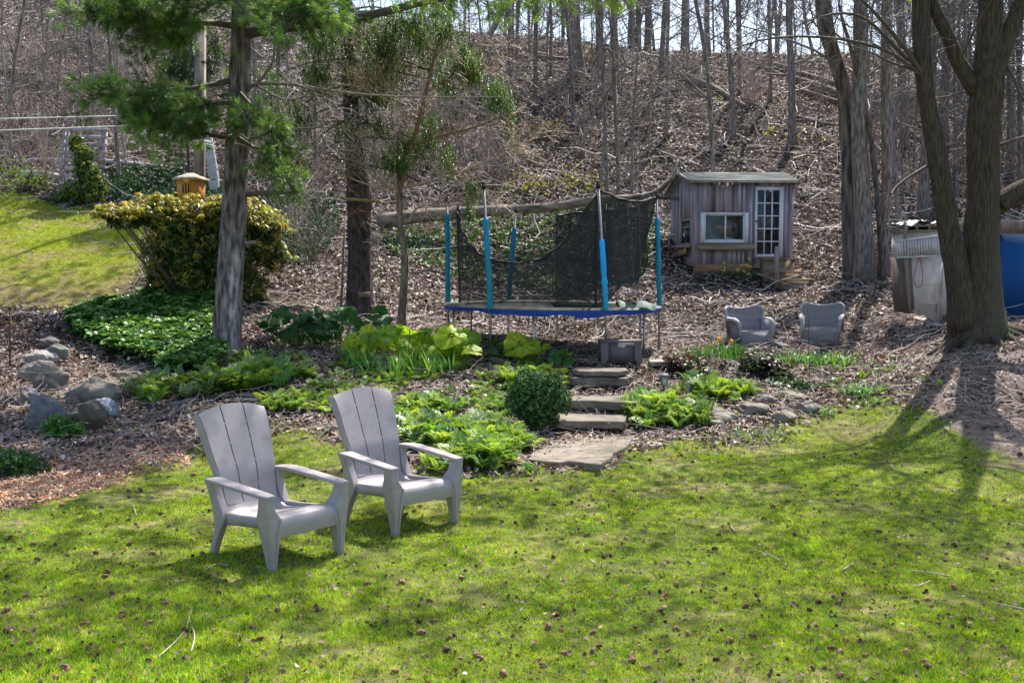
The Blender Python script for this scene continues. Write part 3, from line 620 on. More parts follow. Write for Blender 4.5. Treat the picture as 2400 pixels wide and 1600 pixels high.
g = Geo(); poly_tube(g, [(2262, 770), (2253, 690), (2236, 600), (2222, 533), (2209, 442), (2192, 340), (2172, 238), (2160, 136), (2158, -20), (2150, -260)], [80, 62, 52, 50, 46, 44, 38, 40, 40, 30], ym, mb, 20, noise=.06, n=34, ys=[15.9] * 10)
part('stem', g, M['maple_bark'], mt)
for nm, pts, ws in [('limb', [(2285, 215), (2270, 180), (2246, 150), (2222, 85), (2188, 17), (2165, -60)], [38, 36, 32, 29, 27, 22]),
                    ('limb', [(2322, 190), (2345, 120), (2380, 40), (2420, -60)], [60, 46, 40, 34]),
                    ('limb', [(2340, 480), (2365, 460), (2400, 438), (2470, 420)], [46, 42, 40, 36]),
                    ('limb', [(2340, 495), (2370, 478), (2410, 470)], [22, 18, 14])]:
    g = Geo(); poly_tube(g, pts, ws, ym, mb, 14); part(nm, g, M['maple_bark'], mt)
tw = Twigs()
def arc(pts, ws, y0, y1, kids=12, L=.5, c=(.10, .08, .07)):
    ys = np.linspace(y0, y1, len(pts)); P = np.array([at(u, v, yy) for (u, v), yy in zip(pts, ys)]) - mb
    Q = resample(P, 14); tw.add(Q, ws[0] / 2 / pxm(y0), ws[1] / 2 / pxm(y1), 6, c)
    for k in range(kids):
        i = random.randint(2, 12); t = Q[i + 1] - Q[i]; t /= np.linalg.norm(t); d = t + np.random.standard_normal(3) * .7
        branch(tw, Q[i], d, L * (.5 + random.random()), .006, 1, c, 5, .1, .3, (3, 5), .7, .0028)
arc([(2171, 190), (2110, 126), (2025, 99), (1906, 83), (1787, 87), (1702, 119), (1600, 180)], (9, 2.5), 15.9, 14.5, 26, .7)
arc([(2145, 160), (2076, 85), (2025, 37), (1974, 27), (1900, 45), (1850, 70)], (11, 2.5), 15.9, 15, 18, .6)
arc([(2170, 188), (2120, 110), (2060, 40), (1990, -30)], (13, 6), 15.9, 15, 8, .6)
arc([(2175, 388), (2130, 415), (2095, 442), (2090, 455)], (8, 5), 15.9, 15.6, 4, .3)
arc([(2160, 170), (2080, 145), (2060, 130), (1985, 105), (1950, 95)], (6, 2), 15.9, 15.2, 10, .4)
arc([(2270, 215), (2230, 225), (2190, 230)], (5, 3), 16, 15.6, 4, .3); arc([(2335, 110), (2370, 170), (2400, 240), (2440, 300)], (9, 5), 16, 15.6, 8, .5)
arc([(2255, 130), (2300, 40), (2330, -10)], (7, 4), 15.8, 15, 5, .5); arc([(2345, 340), (2400, 320), (2450, 330)], (8, 5), 16, 15.6, 6, .4)
for k in range(26):                                            # crown above the frame
    u_, v_ = random.choice([(2158, -120), (2155, -220), (2325, -150), (2328, -260), (2400, -40), (2170, -50)])
    a = random.random() * 6.28; branch(tw, at(u_, v_, ym) - mb, (math.cos(a), math.sin(a), .8), 2.6, .035, 2, (.10, .08, .07), 6, .2, .25, (4, 6), .7, .004)
shadef = Foliage()
def above(u, v, h): q = ground(u, v); return q + np.array(SD) / SD[2] * h
for (uu, vv, hh) in [(1330, 1150, 8), (1560, 1160, 8.5), (1750, 1120, 7.5), (2000, 1180, 8), (2200, 1220, 8.5), (2330, 1290, 8), (1980, 1290, 9), (1620, 1270, 9), (2150, 1400, 9.5), (1380, 1430, 10), (1850, 1540, 10.5), (2330, 1480, 10), (2250, 1060, 7)]:  # unseen leaf clusters added up the sun ray to shade chosen lawn spots
    xx, yy, zz = above(uu, vv, hh) - mb
    e = np.array([xx, yy, zz]); s0 = at(2330, -640, ym) - mb; Q = resample([s0, (s0 + e) / 2 + [0, 0, .5], e], 12); tw.add(Q, .017, .007, 5, (.10, .08, .07))
    for k in range(7):
        i = random.randint(6, 10); dd = (Q[i + 1] - Q[i]); dd /= np.linalg.norm(dd); dd = dd + np.random.standard_normal(3) * [.9, .9, .5]; branch(tw, Q[i], dd, 1.2, .010, 2, (.10, .08, .07), 5, .1, .25, (3, 5), .7, .004)
    for _ in range(230): shadef.add(e + np.random.standard_normal(3) * [.85, .42, .3], np.random.standard_normal(3), .07 + .07 * random.random(), np.array([.16, .24, .05]))
part('branches', tw.into(Geo()), M['twig'], mt)
part('shade_leaves', shadef.into(Geo(), [LEAF2]), M['leaf'], mt, False)

# ------------------------------------------------------------------ pine (front left)
def shoot(nn, seed, cone=.95, L=.11, w=.0016):
    r = np.random.default_rng(seed); V = []; Fc = []
    for k in range(nn):
        s = r.random() * .06; a = r.random() * 2 * PI; th = cone * (.35 + .65 * r.random()); d = np.array([math.sin(th) * math.cos(a), math.sin(th) * math.sin(a), math.cos(th)])
        sd = np.cross(d, [r.normal(), r.normal(), r.normal()]); sd /= np.linalg.norm(sd); p = np.array([0, 0, s]); b = len(V)
        l = L * (.7 + .4 * r.random()); m = p + d * l * .6; t = p + d * l + np.array([0, 0, -.0]) ; V += [p - sd * w, p + sd * w, m + sd * w * 1.3, m - sd * w * 1.3, t]; Fc.append(b)
    b = np.array(Fc); return np.array(V), [np.stack([b, b + 1, b + 2, b + 3], -1), np.stack([b + 3, b + 2, b + 4], -1)]
yp = 16.0; pb = G(*at(530, 820, yp)[:2]); yp = pb[1]
pine = thing('pine_tree', 'tall white pine with whitish sap streaks on its lower trunk', 'tree', pb)
g = Geo(); Q = poly_tube(g, [(530, 838), (531, 800), (536, 700), (543, 590), (551, 450), (556, 330), (562, 180), (566, 60), (570, -100), (574, -420)], [80, 68, 62, 59, 56, 53, 49, 46, 42, 30], yp, pb, 48, noise=.05, n=90)
for (u_, v_, w_) in [(576, 447, 16), (545, 560, 12), (549, 625, 10)]: pass
_V = g.v[0]; _th = np.arctan2(_V[:, 1], _V[:, 0] - np.interp(_V[:, 2], Q[:, 2], Q[:, 0])); _st = (np.exp(-((_th + .95) / .42) ** 2) * np.clip((2.1 - _V[:, 2]) / .9, 0, 1) * (.55 + .9 * vnoise(_th * 9, _V[:, 2] * .7, 1, 3)))[:, None]
g.c = [np.clip(1 + np.clip(_st, 0, 1) * np.array([[2.2, 2.6, 3.0]]), 0, 5)]
part('trunk', g, M['pine_bark'], pine)
PT = [shoot(34, s, .85, .135, .0015) for s in (1, 2, 3, 4)]
fol = Foliage(); twp = Twigs(); gl = Geo(); PCOL = [(.09, .18, .04), (.16, .28, .06), (.24, .38, .10), (.05, .11, .03)]
def bough(pts, ys, ws, nbr=26, blen=.55, dens=1.0, start=.25, droop=-.1, sc=1.0, cols=PCOL, side=1.0, upb=.0):
    ys = np.interp(np.linspace(0, 1, len(pts)), np.linspace(0, 1, len(ys)), ys)
    P = np.array([at(u, v, yy) for (u, v), yy in zip(pts, ys)]) - pb; Q = resample(P, 14)
    twp.add(Q, ws[0] / 2 / pxm(ys[0]), ws[1] / 2 / pxm(ys[-1]), 7, (.09, .07, .06))
    for k in range(nbr):
        s = start + (1 - start) * (k + random.random()) / nbr; i = min(int(s * 13), 12); q = Q[i] + (Q[i + 1] - Q[i]) * (s * 13 - i); t = Q[i + 1] - Q[i]; t /= np.linalg.norm(t)
        d = t * .7 + np.array([random.gauss(0, .55), random.gauss(0, .8), random.gauss(droop, .3)]) * side; d /= np.linalg.norm(d)
        L = blen * (.5 + .8 * random.random()); pp = [q]
        for j in range(4): d = d + np.array([random.gauss(0, .12), random.gauss(0, .12), random.gauss(upb, .1)]); d /= np.linalg.norm(d); pp.append(pp[-1] + d * L / 4)
        twp.add(pp, .008, .003, 4, (.10, .075, .06)); c = np.array(random.choice(cols))
        for j in range(int(6.8 * dens)):
            s2 = .25 + .75 * random.random(); ii = min(int(s2 * 4), 3); e = pp[ii] + (pp[ii + 1] - pp[ii]) * (s2 * 4 - ii); dd = d + np.array([random.gauss(0, .6), random.gauss(0, .6), random.gauss(.1, .5)]); dd /= np.linalg.norm(dd)
            L2 = .03 + .13 * random.random(); e2 = e + dd * L2; twp.add([e, e + dd * L2 * .5, e2], .0035, .002, 3, (.12, .09, .06))
            fol.add(e2, dd, sc * (.8 + .4 * random.random()), c * (.7 + .7 * random.random()))
bough([(560, 185), (470, 205), (380, 215), (300, 225), (235, 220)], [yp, yp - 1.6], (14, 4), 44, .55, 1.3)
bough([(556, 330), (500, 318), (430, 300), (350, 285)], [yp, yp - 1.3], (12, 4), 34, .5, 1.3)
bough([(556, 245), (500, 240), (420, 262), (340, 265)], [yp, yp - 1.2], (10, 4), 30, .5, 1.2)
bough([(560, 215), (600, 260), (640, 300), (665, 340)], [yp - .2, yp - 1.0], (10, 4), 26, .4, 1.1)
bough([(556, 320), (600, 350), (650, 385), (670, 420)], [yp - .2, yp - .8], (9, 3), 20, .4, 1.1)
bough([(556, 255), (570, 265), (575, 285)], [yp - .25, yp - 1.0], (6, 3), 9, .3, 1.0, 0)
bough([(565, 65), (480, 50), (400, 60), (320, 50), (240, 30)], [yp, yp - 1.8], (16, 4), 50, .6, 1.4)
bough([(567, 10), (480, -15), (380, -20), (300, 10)], [yp, yp - 1.8], (14, 4), 42, .6, 1.4)
bough([(568, 0), (640, -10), (720, 10), (780, 30)], [yp, yp - 1.5], (14, 4), 40, .55, 1.3)
bough([(565, 60), (600, 40), (650, 20), (700, 40)], [yp, yp - 1.9], (10, 4), 34, .5, 1.3)
bough([(568, -40), (520, 0), (440, 40), (380, 80)], [yp, yp - 1.0], (10, 4), 34, .5, 1.2)
bough([(566, 82), (620, 68), (680, 62), (740, 62), (800, 50), (870, 38), (960, 10), (1060, -8), (1150, -30)], [yp, yp - .8, yp - 1.6], (26, 14), 8, .4, .8, .05)
LC = [(.18, .29, .06), (.24, .35, .07), (.12, .21, .05)]
bough([(1060, -8), (1150, -30), (1250, -50), (1330, -60)], [yp - 1.6, yp - 2.4], (14, 5), 24, .58, 1.0, .1, -.75, 1, LC, .8)
bough([(1200, -45), (1320, -60), (1400, -65), (1460, -55)], [yp - 2, yp - 3], (8, 3), 14, .5, .9, .4, -.75, 1, LC, .8)
bough([(960, 5), (1000, -20), (1060, -30)], [yp - 1.3, yp - 1.8], (9, 3), 18, .5, 1.0, .1, -.5, 1, LC, .9)
for k in range(26):                                            # crown above the frame
    a = k * 2.4; vv = -90 - 26 * k; e = at(570, vv, yp); r_ = 2.4 + .8 * random.random()
    q = e + [math.cos(a) * r_, math.sin(a) * r_, .1]; P0, P1 = e - pb, q - pb
    Q = resample([P0, (P0 + P1) / 2 + [0, 0, .12], P1], 6); twp.add(Q, .035, .01, 5, (.09, .07, .06))
    for j in range(34):
        s = .35 + .75 * random.random(); p = P0 + (P1 - P0) * s + np.array([random.gauss(0, .3), random.gauss(0, .3), random.gauss(0, .12)]); d = (P1 - P0) / r_ + np.random.standard_normal(3) * .5
        for _ in range(3): fol.add(p + np.random.standard_normal(3) * .08, d + np.random.standard_normal(3) * .4, 1.3, np.array(random.choice(PCOL)))
for (uu, vv, hh) in [(60, 1370, 9), (330, 1250, 8.5), (1130, 1200, 8), (760, 1440, 10), (200, 1450, 10), (150, 680, 8)]:  # needle clusters added out of view so their shade falls on these ground spots
    e = above(uu, vv, hh) - pb; a_ = at(571, -300, yp) - pb; a_[2] = max(a_[2], e[2] - .8) if e[2] < 12 else a_[2]; twp.add(resample([a_, (a_ + e) / 2 + [0, 0, .4], e], 10), .03, .01, 5, (.09, .07, .06))
    for j in range(110): fol.add(e + np.random.standard_normal(3) * [1.0, .55, .3], np.random.standard_normal(3) + [0, 0, .5], 1.9, np.array(random.choice(PCOL)))
# dead branches and stubs
for pts, w0, w1, y1 in [([(575, 200), (600, 193), (660, 190), (730, 205), (800, 222), (900, 224), (1000, 230), (1090, 226), (1180, 228)], 8, 2, -1.2), ([(576, 455), (610, 452), (650, 452), (690, 451)], 13, 8, -.3), ([(565, 572), (590, 568), (602, 568)], 11, 8, 0),
                        ([(578, 210), (610, 190), (640, 150), (645, 105)], 10, 4, -.2), ([(600, 395), (560, 300), (540, 330)], 3, 2, -.4), ([(590, 195), (670, 240), (720, 225), (760, 200)], 6, 2, -1),
                        ([(575, 330), (640, 305), (720, 300), (800, 298)], 5, 2, -1), ([(585, 110), (660, 170), (740, 230), (800, 260)], 3, 1.5, -.8)]:
    P = np.array([at(u, v, yp + y1 * k / (len(pts) - 1)) for k, (u, v) in enumerate(pts)]) - pb; Q = resample(P, 12); twp.add(Q, w0 / 2 / pxm(yp), w1 / 2 / pxm(yp), 7, (.22, .18, .15) if w0 < 12 else (.13, .10, .09))
    if len(pts) > 4 or w0 < 7:
        for k in range(10): i = random.randint(3, 10); branch(twp, Q[i], (Q[i + 1] - Q[i]) + np.random.standard_normal(3) * .05, .4, .005, 1, (.22, .18, .15), 5, 0, .3, (2, 4), .8, .003)
part('branches', twp.into(Geo()), M['twig'], pine)
part('needles', fol.into(Geo(), PT), M['needle'], pine, True)

# ------------------------------------------------------------------ spruce with drooping sprays
ysp = 19.0; sb = G(*at(845, 748, ysp)[:2]); spruce = thing('spruce_tree', 'dark rough trunked spruce with drooping sprays and a nailed board', 'tree', sb)
g = Geo(); poly_tube(g, [(847, 762), (846, 730), (844, 680), (842, 600), (841, 520), (843, 470), (838, 420), (826, 300), (816, 150), (806, 0), (800, -250)], [78, 68, 60, 53, 52, 62, 50, 38, 31, 27, 18], ysp, sb, 22, noise=.09, n=44)
part('trunk', g, M['spruce_bark'], spruce)
def spray(seed):
    r = np.random.default_rng(seed); V = []; Fc = []
    for k in range(26):                                        # short needles around a hanging axis (local z)
        s = k / 25; p = np.array([0, 0, s]); a = r.random() * 6.28; d = np.array([math.cos(a) * .8, math.sin(a) * .8, .7]); sd = np.array([-math.sin(a), math.cos(a), 0]); L = .20 * (1 - .5 * s)
        b = len(V); V += [p - sd * .035, p + sd * .035, p + d * L]; Fc.append([b, b + 1, b + 2])
    return np.array(V), [np.array(Fc)]
ST = [spray(s) for s in (1, 2, 3)]
fs = Foliage(); tws = Twigs(); SC = [(.045, .11, .025), (.08, .17, .03), (.03, .07, .02), (.15, .23, .04)]
SPR = [(905, 110, 55, 50, 120), (940, 45, 70, 35, 110), (862, 175, 55, 45, 110), (890, 215, 55, 30, 80), (1085, 130, 36, 36, 110), (1108, 160, 28, 25, 70), (1165, 215, 28, 36, 80), (1192, 265, 15, 45, 60), (1045, 190, 30, 22, 50),
       (960, 335, 45, 35, 80), (925, 370, 50, 28, 60), (1008, 300, 28, 55, 70), (1050, 375, 22, 40, 50), (1110, 440, 20, 20, 26), (745, 175, 40, 60, 80), (700, 270, 35, 50, 60), (760, 90, 50, 40, 90), (830, 60, 60, 40, 80), (985, 75, 40, 40, 60), (1040, 60, 45, 30, 60),
       (660, 330, 30, 50, 50), (640, 200, 40, 60, 50), (1100, 490, 12, 25, 14), (880, 290, 40, 30, 30), (700, 380, 30, 30, 30), (1020, 130, 40, 40, 50), (820, 300, 50, 30, 30), (915, 160, 50, 30, 60)]
for (u_, v_, ru, rv, n_) in SPR:
    yy = ysp - .3 - 1.8 * random.random(); c0 = at(u_, v_, yy) - sb; tip = c0 + [0, 0, rv * .35 / pxm(yy)]
    tz = min(c0[2] + .5 + .6 * random.random(), 9); st = at(843, 470, ysp) - sb; zz = c0[2] + .15 * abs(c0[0] - st[0]); fr = (zz) / 6.0
    uu = np.interp(tz, [0, 2, 3.5, 6.5], [846, 842, 826, 808]); root_p = at(uu, 620 + (HC - (tz + sb[2])) * pxm(ysp), ysp) - sb
    mid = (root_p + tip) / 2 + [0, 0, .12]; Q = resample([root_p, mid, tip], 8); tws.add(Q, .022, .008, 5, (.07, .055, .05))
    for k in range(int(n_ * 3.4)):
        s = random.random(); p = c0 + np.array([random.gauss(0, .45) * ru, 0, random.gauss(0, .45) * rv]) / pxm(yy) + [0, random.gauss(0, .3), 0]
        fs.add(p, np.array([random.gauss(0, .25), random.gauss(0, .25), -1.0]), .13 + .10 * random.random(), np.array(random.choice(SC)) * (.7 + .6 * random.random()))
    for k in range(6):
        s = .5 + .5 * random.random(); i = min(int(s * 7), 6); branch(tws, Q[i], np.array([random.gauss(0, 1), random.gauss(0, .5), -.5]), .35, .006, 1, (.07, .055, .05), 5, -.2, .2, (2, 4), .7, .003)
for (v_, u1, v1) in [(285, 700, 300), (290, 900, 350), (345, 930, 395), (400, 760, 430), (230, 960, 215), (420, 900, 440), (510, 895, 560), (330, 760, 350), (205, 720, 180), (560, 900, 600)]:
    p0 = at(838, v_, ysp) - sb; p1 = at(u1, v1, ysp - .6) - sb; Q = resample([p0, (p0 + p1) / 2 + [0, 0, .08], p1], 8); tws.add(Q, .02, .006, 5, (.10, .08, .07))
    for k in range(7): i = random.randint(2, 6); branch(tws, Q[i], (Q[i + 1] - Q[i]) * 6 + np.random.standard_normal(3) * .5, .4, .006, 1, (.13, .10, .09), 5, -.1, .3, (2, 4), .8, .003)
part('branches', tws.into(Geo()), M['twig'], spruce)
part('sprays', fs.into(Geo(), ST), M['needle'], spruce, False)
g = Geo(); a_ = at(800, 466, ysp - .45) - sb; b_ = at(893, 473, ysp - .45) - sb; g.bar(a_, b_, .34, .035, (1.1, 1.15, .9)); part('nailed_board', g, M['plank'], spruce, False, 'grey board nailed level across the trunk')
g = Geo(); g.bar(at(840, 690, ysp - .22) - sb, at(866, 690, ysp - .22) - sb, .05, .09, (.8, .8, .8)); part('nailed_block', g, M['plank'], spruce, False)
# dark hemlock and birch behind the pine
birch, bb = tree([(505, 455), (500, 390), (478, 280), (462, 200), (445, 90), (436, -10)], [25, 23, 21, 18, 16, 15], None, 'white barked birch leaning left behind the pine', mat='birch', name='birch_tree', nb=6, blen=1.0, extra=2, flare=1.0, tint=(.7, .7, .72), sides=12)
yh = birch.location.y - .8; hb = G(*at(445, 430, yh)[:2]); hem = thing('hemlock_sapling', 'small dark hemlock in front of the birch trunk', 'tree', hb)
g = Geo(); g.tube(resample([[0, 0, -.1], at(436, 250, yh) - hb, at(430, 90, yh) - hb], 10), np.linspace(.04, .012, 10), 7); part('trunk', g, M['spruce_bark'], hem)
fh = Foliage()
for (u_, v_, ru, rv, n_) in [(430, 165, 45, 45, 420), (420, 110, 25, 30, 120), (455, 200, 30, 30, 140), (395, 150, 25, 30, 110), (480, 150, 18, 60, 160), (500, 110, 18, 50, 140)]:
    for k in range(n_): fh.add(at(u_, v_, yh) - hb + np.array([random.gauss(0, .45) * ru, 0, random.gauss(0, .45) * rv]) / pxm(yh) + [0, random.gauss(0, .2), 0], np.array([random.gauss(0, .6), random.gauss(0, .6), -.6]), .16 + .1 * random.random(), np.array([.022, .06, .022]) * (.7 + .7 * random.random()))
part('foliage', fh.into(Geo(), ST), M['needle'], hem, False)

# ------------------------------------------------------------------ small ornamental tree, tan twigs
yo = 17.6; ob = G(*at(942, 748, yo)[:2]); yo = ob[1]; orn = thing('ornamental_tree', 'small leafless tree with reddish forks and tan twigs left of the trampoline', 'tree', ob)
g = Geo(); poly_tube(g, [(941, 762), (942, 735), (948, 660), (950, 600), (938, 530), (936, 470), (937, 440)], [24, 20, 18, 17, 15, 15, 15], yo, ob, 12, (.85, .8, .65), n=22); part('trunk', g, M['hill_bark'], orn)
tw = Twigs(); RC = (.22, .12, .075); TCc = (.46, .35, .27)
def oline(pts, w0, w1, y1, c, kids, L, lev=2):
    P = np.array([at(u, v, yo + y1 * k / (len(pts) - 1)) for k, (u, v) in enumerate(pts)]) - ob; Q = resample(P, 14); tw.add(Q, w0 / 2 / pxm(yo), w1 / 2 / pxm(yo), 7, c)
    for k in range(kids):
        i = random.randint(3, 12); t = Q[i + 1] - Q[i]; t /= np.linalg.norm(t); d = t + np.random.standard_normal(3) * [.7, .6, .6]; branch(tw, Q[i], d, L * (.5 + .8 * random.random()), .008, lev, TCc if random.random() < .65 else RC, 6, .02, .5, (4, 6), .8, .0036)
oline([(937, 445), (945, 400), (968, 330), (985, 280), (1000, 210), (1020, 130), (1036, 65), (1060, 0)], 14, 4, -.4, RC, 18, .8)
oline([(937, 445), (930, 380), (945, 340)], 7, 4, .2, RC, 5, .6); oline([(968, 330), (940, 260), (900, 190), (870, 110)], 5, 2, -.4, TCc, 10, .7)
oline([(937, 450), (900, 430), (860, 385), (800, 370)], 6, 2, -.4, TCc, 9, .7); oline([(940, 440), (1010, 425), (1090, 400), (1170, 365), (1255, 335)], 8, 2, -.5, TCc, 16, .6)
oline([(960, 345), (1030, 320), (1110, 300), (1210, 260)], 6, 2, -.6, RC, 12, .6); oline([(1000, 215), (1060, 180), (1120, 170), (1170, 140)], 5, 2, -.5, RC, 10, .6)
oline([(958, 520), (975, 480), (1010, 480), (1090, 480), (1150, 470)], 6, 2, -.4, TCc, 10, .5); oline([(985, 280), (900, 230), (830, 200), (770, 195)], 5, 2, -.5, TCc, 10, .7)
oline([(940, 440), (880, 440), (800, 410), (740, 400)], 5, 2, -.5, TCc, 10, .6); oline([(1020, 130), (980, 80), (960, 20), (955, -30)], 4, 2, -.3, RC, 7, .6)
part('branches', tw.into(Geo()), M['twig'], orn)

# ================================================================== garden chairs
def rrect(x0, x1, y0, y1, z, r=.012, n=3, tilt=0.0):
    pts = []
    for cx, cy, a0 in ((x1 - r, y1 - r, 0), (x0 + r, y1 - r, PI / 2), (x0 + r, y0 + r, PI), (x1 - r, y0 + r, 1.5 * PI)):
        for k in range(n + 1): a = a0 + PI / 2 * k / n; pts.append([cx + r * math.cos(a), cy + r * math.sin(a), z])
    return pts
def make_lawn_chair(label):
    t = thing('lawn_chair', label, 'chair', group='moulded lawn chairs'); m = M['chair']
    prof = [(.40, .255), (.412, .30), (.415, .345), (.405, .385), (.375, .408), (.32, .412), (.20, .388), (.05, .355), (-.10, .325), (-.18, .318), (-.24, .335), (-.285, .385), (-.312, .46), (-.325, .55), (-.345, .64), (-.395, .76), (-.45, .90), (-.505, 1.03), (-.545, 1.125)]
    P = np.array(prof); d = np.r_[0, np.cumsum(np.linalg.norm(np.diff(P, axis=0), axis=1))]; s = np.linspace(0, d[-1], 64)
    py = np.interp(s, d, P[:, 0]); pz = np.interp(s, d, P[:, 1])
    for _ in range(3): py[1:-1] = (py[:-2] + 2 * py[1:-1] + py[2:]) / 4; pz[1:-1] = (pz[:-2] + 2 * pz[1:-1] + pz[2:]) / 4
    ty, tz = np.gradient(py), np.gradient(pz); L = np.hypot(ty, tz); ny_, nz_ = -tz / L, ty / L        # normal towards the sitter is -(ny,nz)
    isb = s > .84
    def hw(k):                                                # half width along the profile
        if not isb[k]: return .255
        return float(np.interp(pz[k], [.33, .38, .58, .75, 1.12], [.245, .232, .248, .275, .305]))
    def surf(ks, x0f, x1f, th, nx=9, arcf=0.0, dish=.0):
        g = Geo(); rows = []
        for k in ks:
            w = hw(k); xs = np.linspace(x0f * w, x1f * w, nx); o = dish * (xs / .3) ** 2; row = []
            az = arcf * max(0, (pz[k] - .95) / .17) ** 2
            a = np.stack([xs, py[k] - ny_[k] * o * -1, pz[k] - nz_[k] * o * -1 - az * (xs / .3) ** 2], -1); b = a + np.array([0, ny_[k], nz_[k]]) * th
            rows.append(np.concatenate([a, b[::-1]]))
        g.loft(rows); return g
    kb = np.nonzero(isb)[0]; ksb = np.arange(0, kb[0] + 1)
    g = surf(ksb, -1, 1, .022, 13); part('seat', g, m, t, sharp=50)
    gap = .014
    for (a, b) in ((-1, -.362), (-.325, .325), (.362, 1)):
        g = surf(kb, a, b, .04, 7, .055, -.012); part('back_slat', g, m, t, sharp=50)
    g = Geo()                                                 # rim that folds back round the backrest, plus bridges behind the gaps
    for sx in (-1, 1):
        rows = []
        for k in kb:
            w = hw(k); az = .055 * max(0, (pz[k] - .95) / .17) ** 2; c0 = np.array([sx * w, py[k], pz[k] - az]); n_ = np.array([0, ny_[k], nz_[k]]); dp = .055
            x = np.array([sx, 0, 0]); rows.append([c0 - x * .004, c0 + x * .014 + n_ * .01, c0 + x * .018 + n_ * dp, c0 + x * .004 + n_ * dp, c0 - x * .006 + n_ * .02])
        g.loft(rows)
    part('back_rim', g, m, t, sharp=40)
    for xg in (-.3435, .3435):
        g = Geo()
        for zc in (.355, .52, .68, .84, .99):
            k = int(np.argmin(abs(pz - zc) + (~isb) * 9)); w = hw(k); c_ = np.array([xg * w, py[k] - 0.0, pz[k]]); g.bar(c_ + [-.008, .0, 0] + np.array([0, ny_[k], nz_[k]]) * .012, c_ + [.008, 0, 0] + np.array([0, ny_[k], nz_[k]]) * .012, .022, .016)
        part('slat_bridges', g, m, t, False)
    for sx in (-1, 1):
        g = Geo(); rows = []                                  # arm rest
        for y_, z_, xi, xo in [(-.41, .60, .265, .335), (-.37, .607, .262, .37), (-.30, .612, .262, .392), (-.20, .612, .278, .402), (0, .60, .288, .400), (.2, .588, .290, .394), (.36, .578, .292, .388), (.405, .575, .298, .380), (.412, .574, .305, .372)]:
            th = .028; r = .009; ring = []
            for cx, cz, a0 in ((xo - r, z_ - r, 0), (xi + r, z_ - r, PI / 2), (xi + r, z_ - th + r, PI), (xo - r, z_ - th + r, 1.5 * PI)):
                for q in range(4): a = a0 + PI / 2 * q / 3; ring.append([sx * (cx + r * math.cos(a)), y_, cz + r * math.sin(a)])
            rows.append(ring)
        g.loft(rows)
        g.tube([[sx * .345, .33, .575], [sx * .345, .33, .5835]], .006, 8, (.1, .1, .1)); part('armrest', g, m, t, sharp=50)
        g = Geo(); rows = []                                  # front leg: wide flared column tapering to the foot
        for z_, xi, xo, ya, yb in [(.0, .284, .336, .335, .395), (.06, .282, .340, .330, .400), (.14, .277, .346, .315, .406), (.22, .268, .352, .296, .411), (.27, .252, .357, .284, .414), (.31, .236, .360, .275, .416), (.36, .240, .365, .262, .417), (.41, .262, .370, .266, .414), (.46, .296, .374, .285, .41), (.52, .310, .378, .300, .408), (.565, .318, .382, .308, .406)]:
            rows.append([[sx * p[0], p[1], p[2]] for p in rrect(xi, xo, ya, yb, z_, .014)])
        g.loft(rows)
        g.tube([[sx * .300, .396, .02], [sx * .296, .408, .15], [sx * .285, .416, .28], [sx * .268, .419, .37], [sx * .262, .414, .40]], [.007, .010, .013, .013, .008], 8); part('leg', g, m, t, sharp=40)
        g = Geo(); rows = []                                  # rear leg and side wing
        for z_, xi, xo, ya, yb in [(.0, .270, .325, -.405, -.345), (.10, .266, .324, -.372, -.312), (.20, .262, .322, -.335, -.262), (.27, .258, .320, -.325, -.222), (.31, .254, .318, -.345, -.20), (.38, .248, .316, -.365, -.245), (.46, .250, .320, -.385, -.29), (.54, .258, .330, -.41, -.315), (.59, .264, .345, -.425, -.31)]:
            rows.append([[sx * p[0], p[1], p[2]] for p in rrect(xi, xo, ya, yb, z_, .010)])
        g.loft(rows); part('leg', g, m, t, sharp=40)
        g = Geo(); rows = []
        for y_, z0_, z1_ in [(-.26, .258, .345), (-.20, .262, .352), (-.05, .280, .358), (.12, .292, .372), (.28, .300, .395)]: rows.append([[sx * .262, y_, z0_], [sx * .292, y_, z0_], [sx * .292, y_, z1_], [sx * .262, y_, z1_]])
        g.loft(rows); part('side_rail', g, m, t, False)
    return t
c1 = make_lawn_chair('grey plastic lawn chair with high slatted back, the nearer of the pair')
c1.location = (-1.80, 7.83, -.012); c1.rotation_euler = (0, 0, math.atan2(-.763, -.645))
c2 = dup(c1, (-.969, 8.835, -.008), math.atan2(-.68, -.733), 'grey plastic lawn chair with high slatted back, farther of the pair, closer to the steps')

# ================================================================== stone steps
def onplane(u, v, h):
    a, dy, dz = ray(u, v); s = (h - HC) / dz; return np.array([a * s, dy * s, h])
def slab(name, poly, h, th, label, cat, group=None, org=(1220, 780), sc=2.635, tint=(1, 1, 1), slope=0.0, mat='slab', jag=.012):
    pts = [onplane(org[0] + a / sc, org[1] + b / sc, h) for a, b in poly]; P = np.array(pts)
    out = []
    for i in range(len(P)):
        q = P[(i + 1) % len(P)] - P[i]; n = max(2, int(np.linalg.norm(q) / .07))
        for k in range(n): out.append(P[i] + q * k / n + np.r_[rng.standard_normal(2) * jag * .6, 0])
    P = np.array(out); c = P.mean(0); g = Geo(); rings = []
    for sc_, z_ in ((.96, -th), (.995, -th * .8), (.985, -th * .5), (1.0, -th * .25), (.995, -.006), (.975, 0), (.8, .003), (.55, -.002), (.3, .002), (.08, 0)):
        R = c + (P - c) * sc_; R[:, 2] = h + z_ + slope * (R[:, 1] - c[1]) + (.012 * fbm(R[:, 0], R[:, 1], .35, 7) if z_ > -.01 else .01 * vnoise(R[:, 0] * 9, R[:, 1] * 9, 1, int(sc_ * 50)))
        rings.append(R)
    g.loft(rings, True, tint); return single(name, g, M[mat], label, cat, c - [0, 0, th], group, True)
SG = 'flagstone steps up to the trampoline'
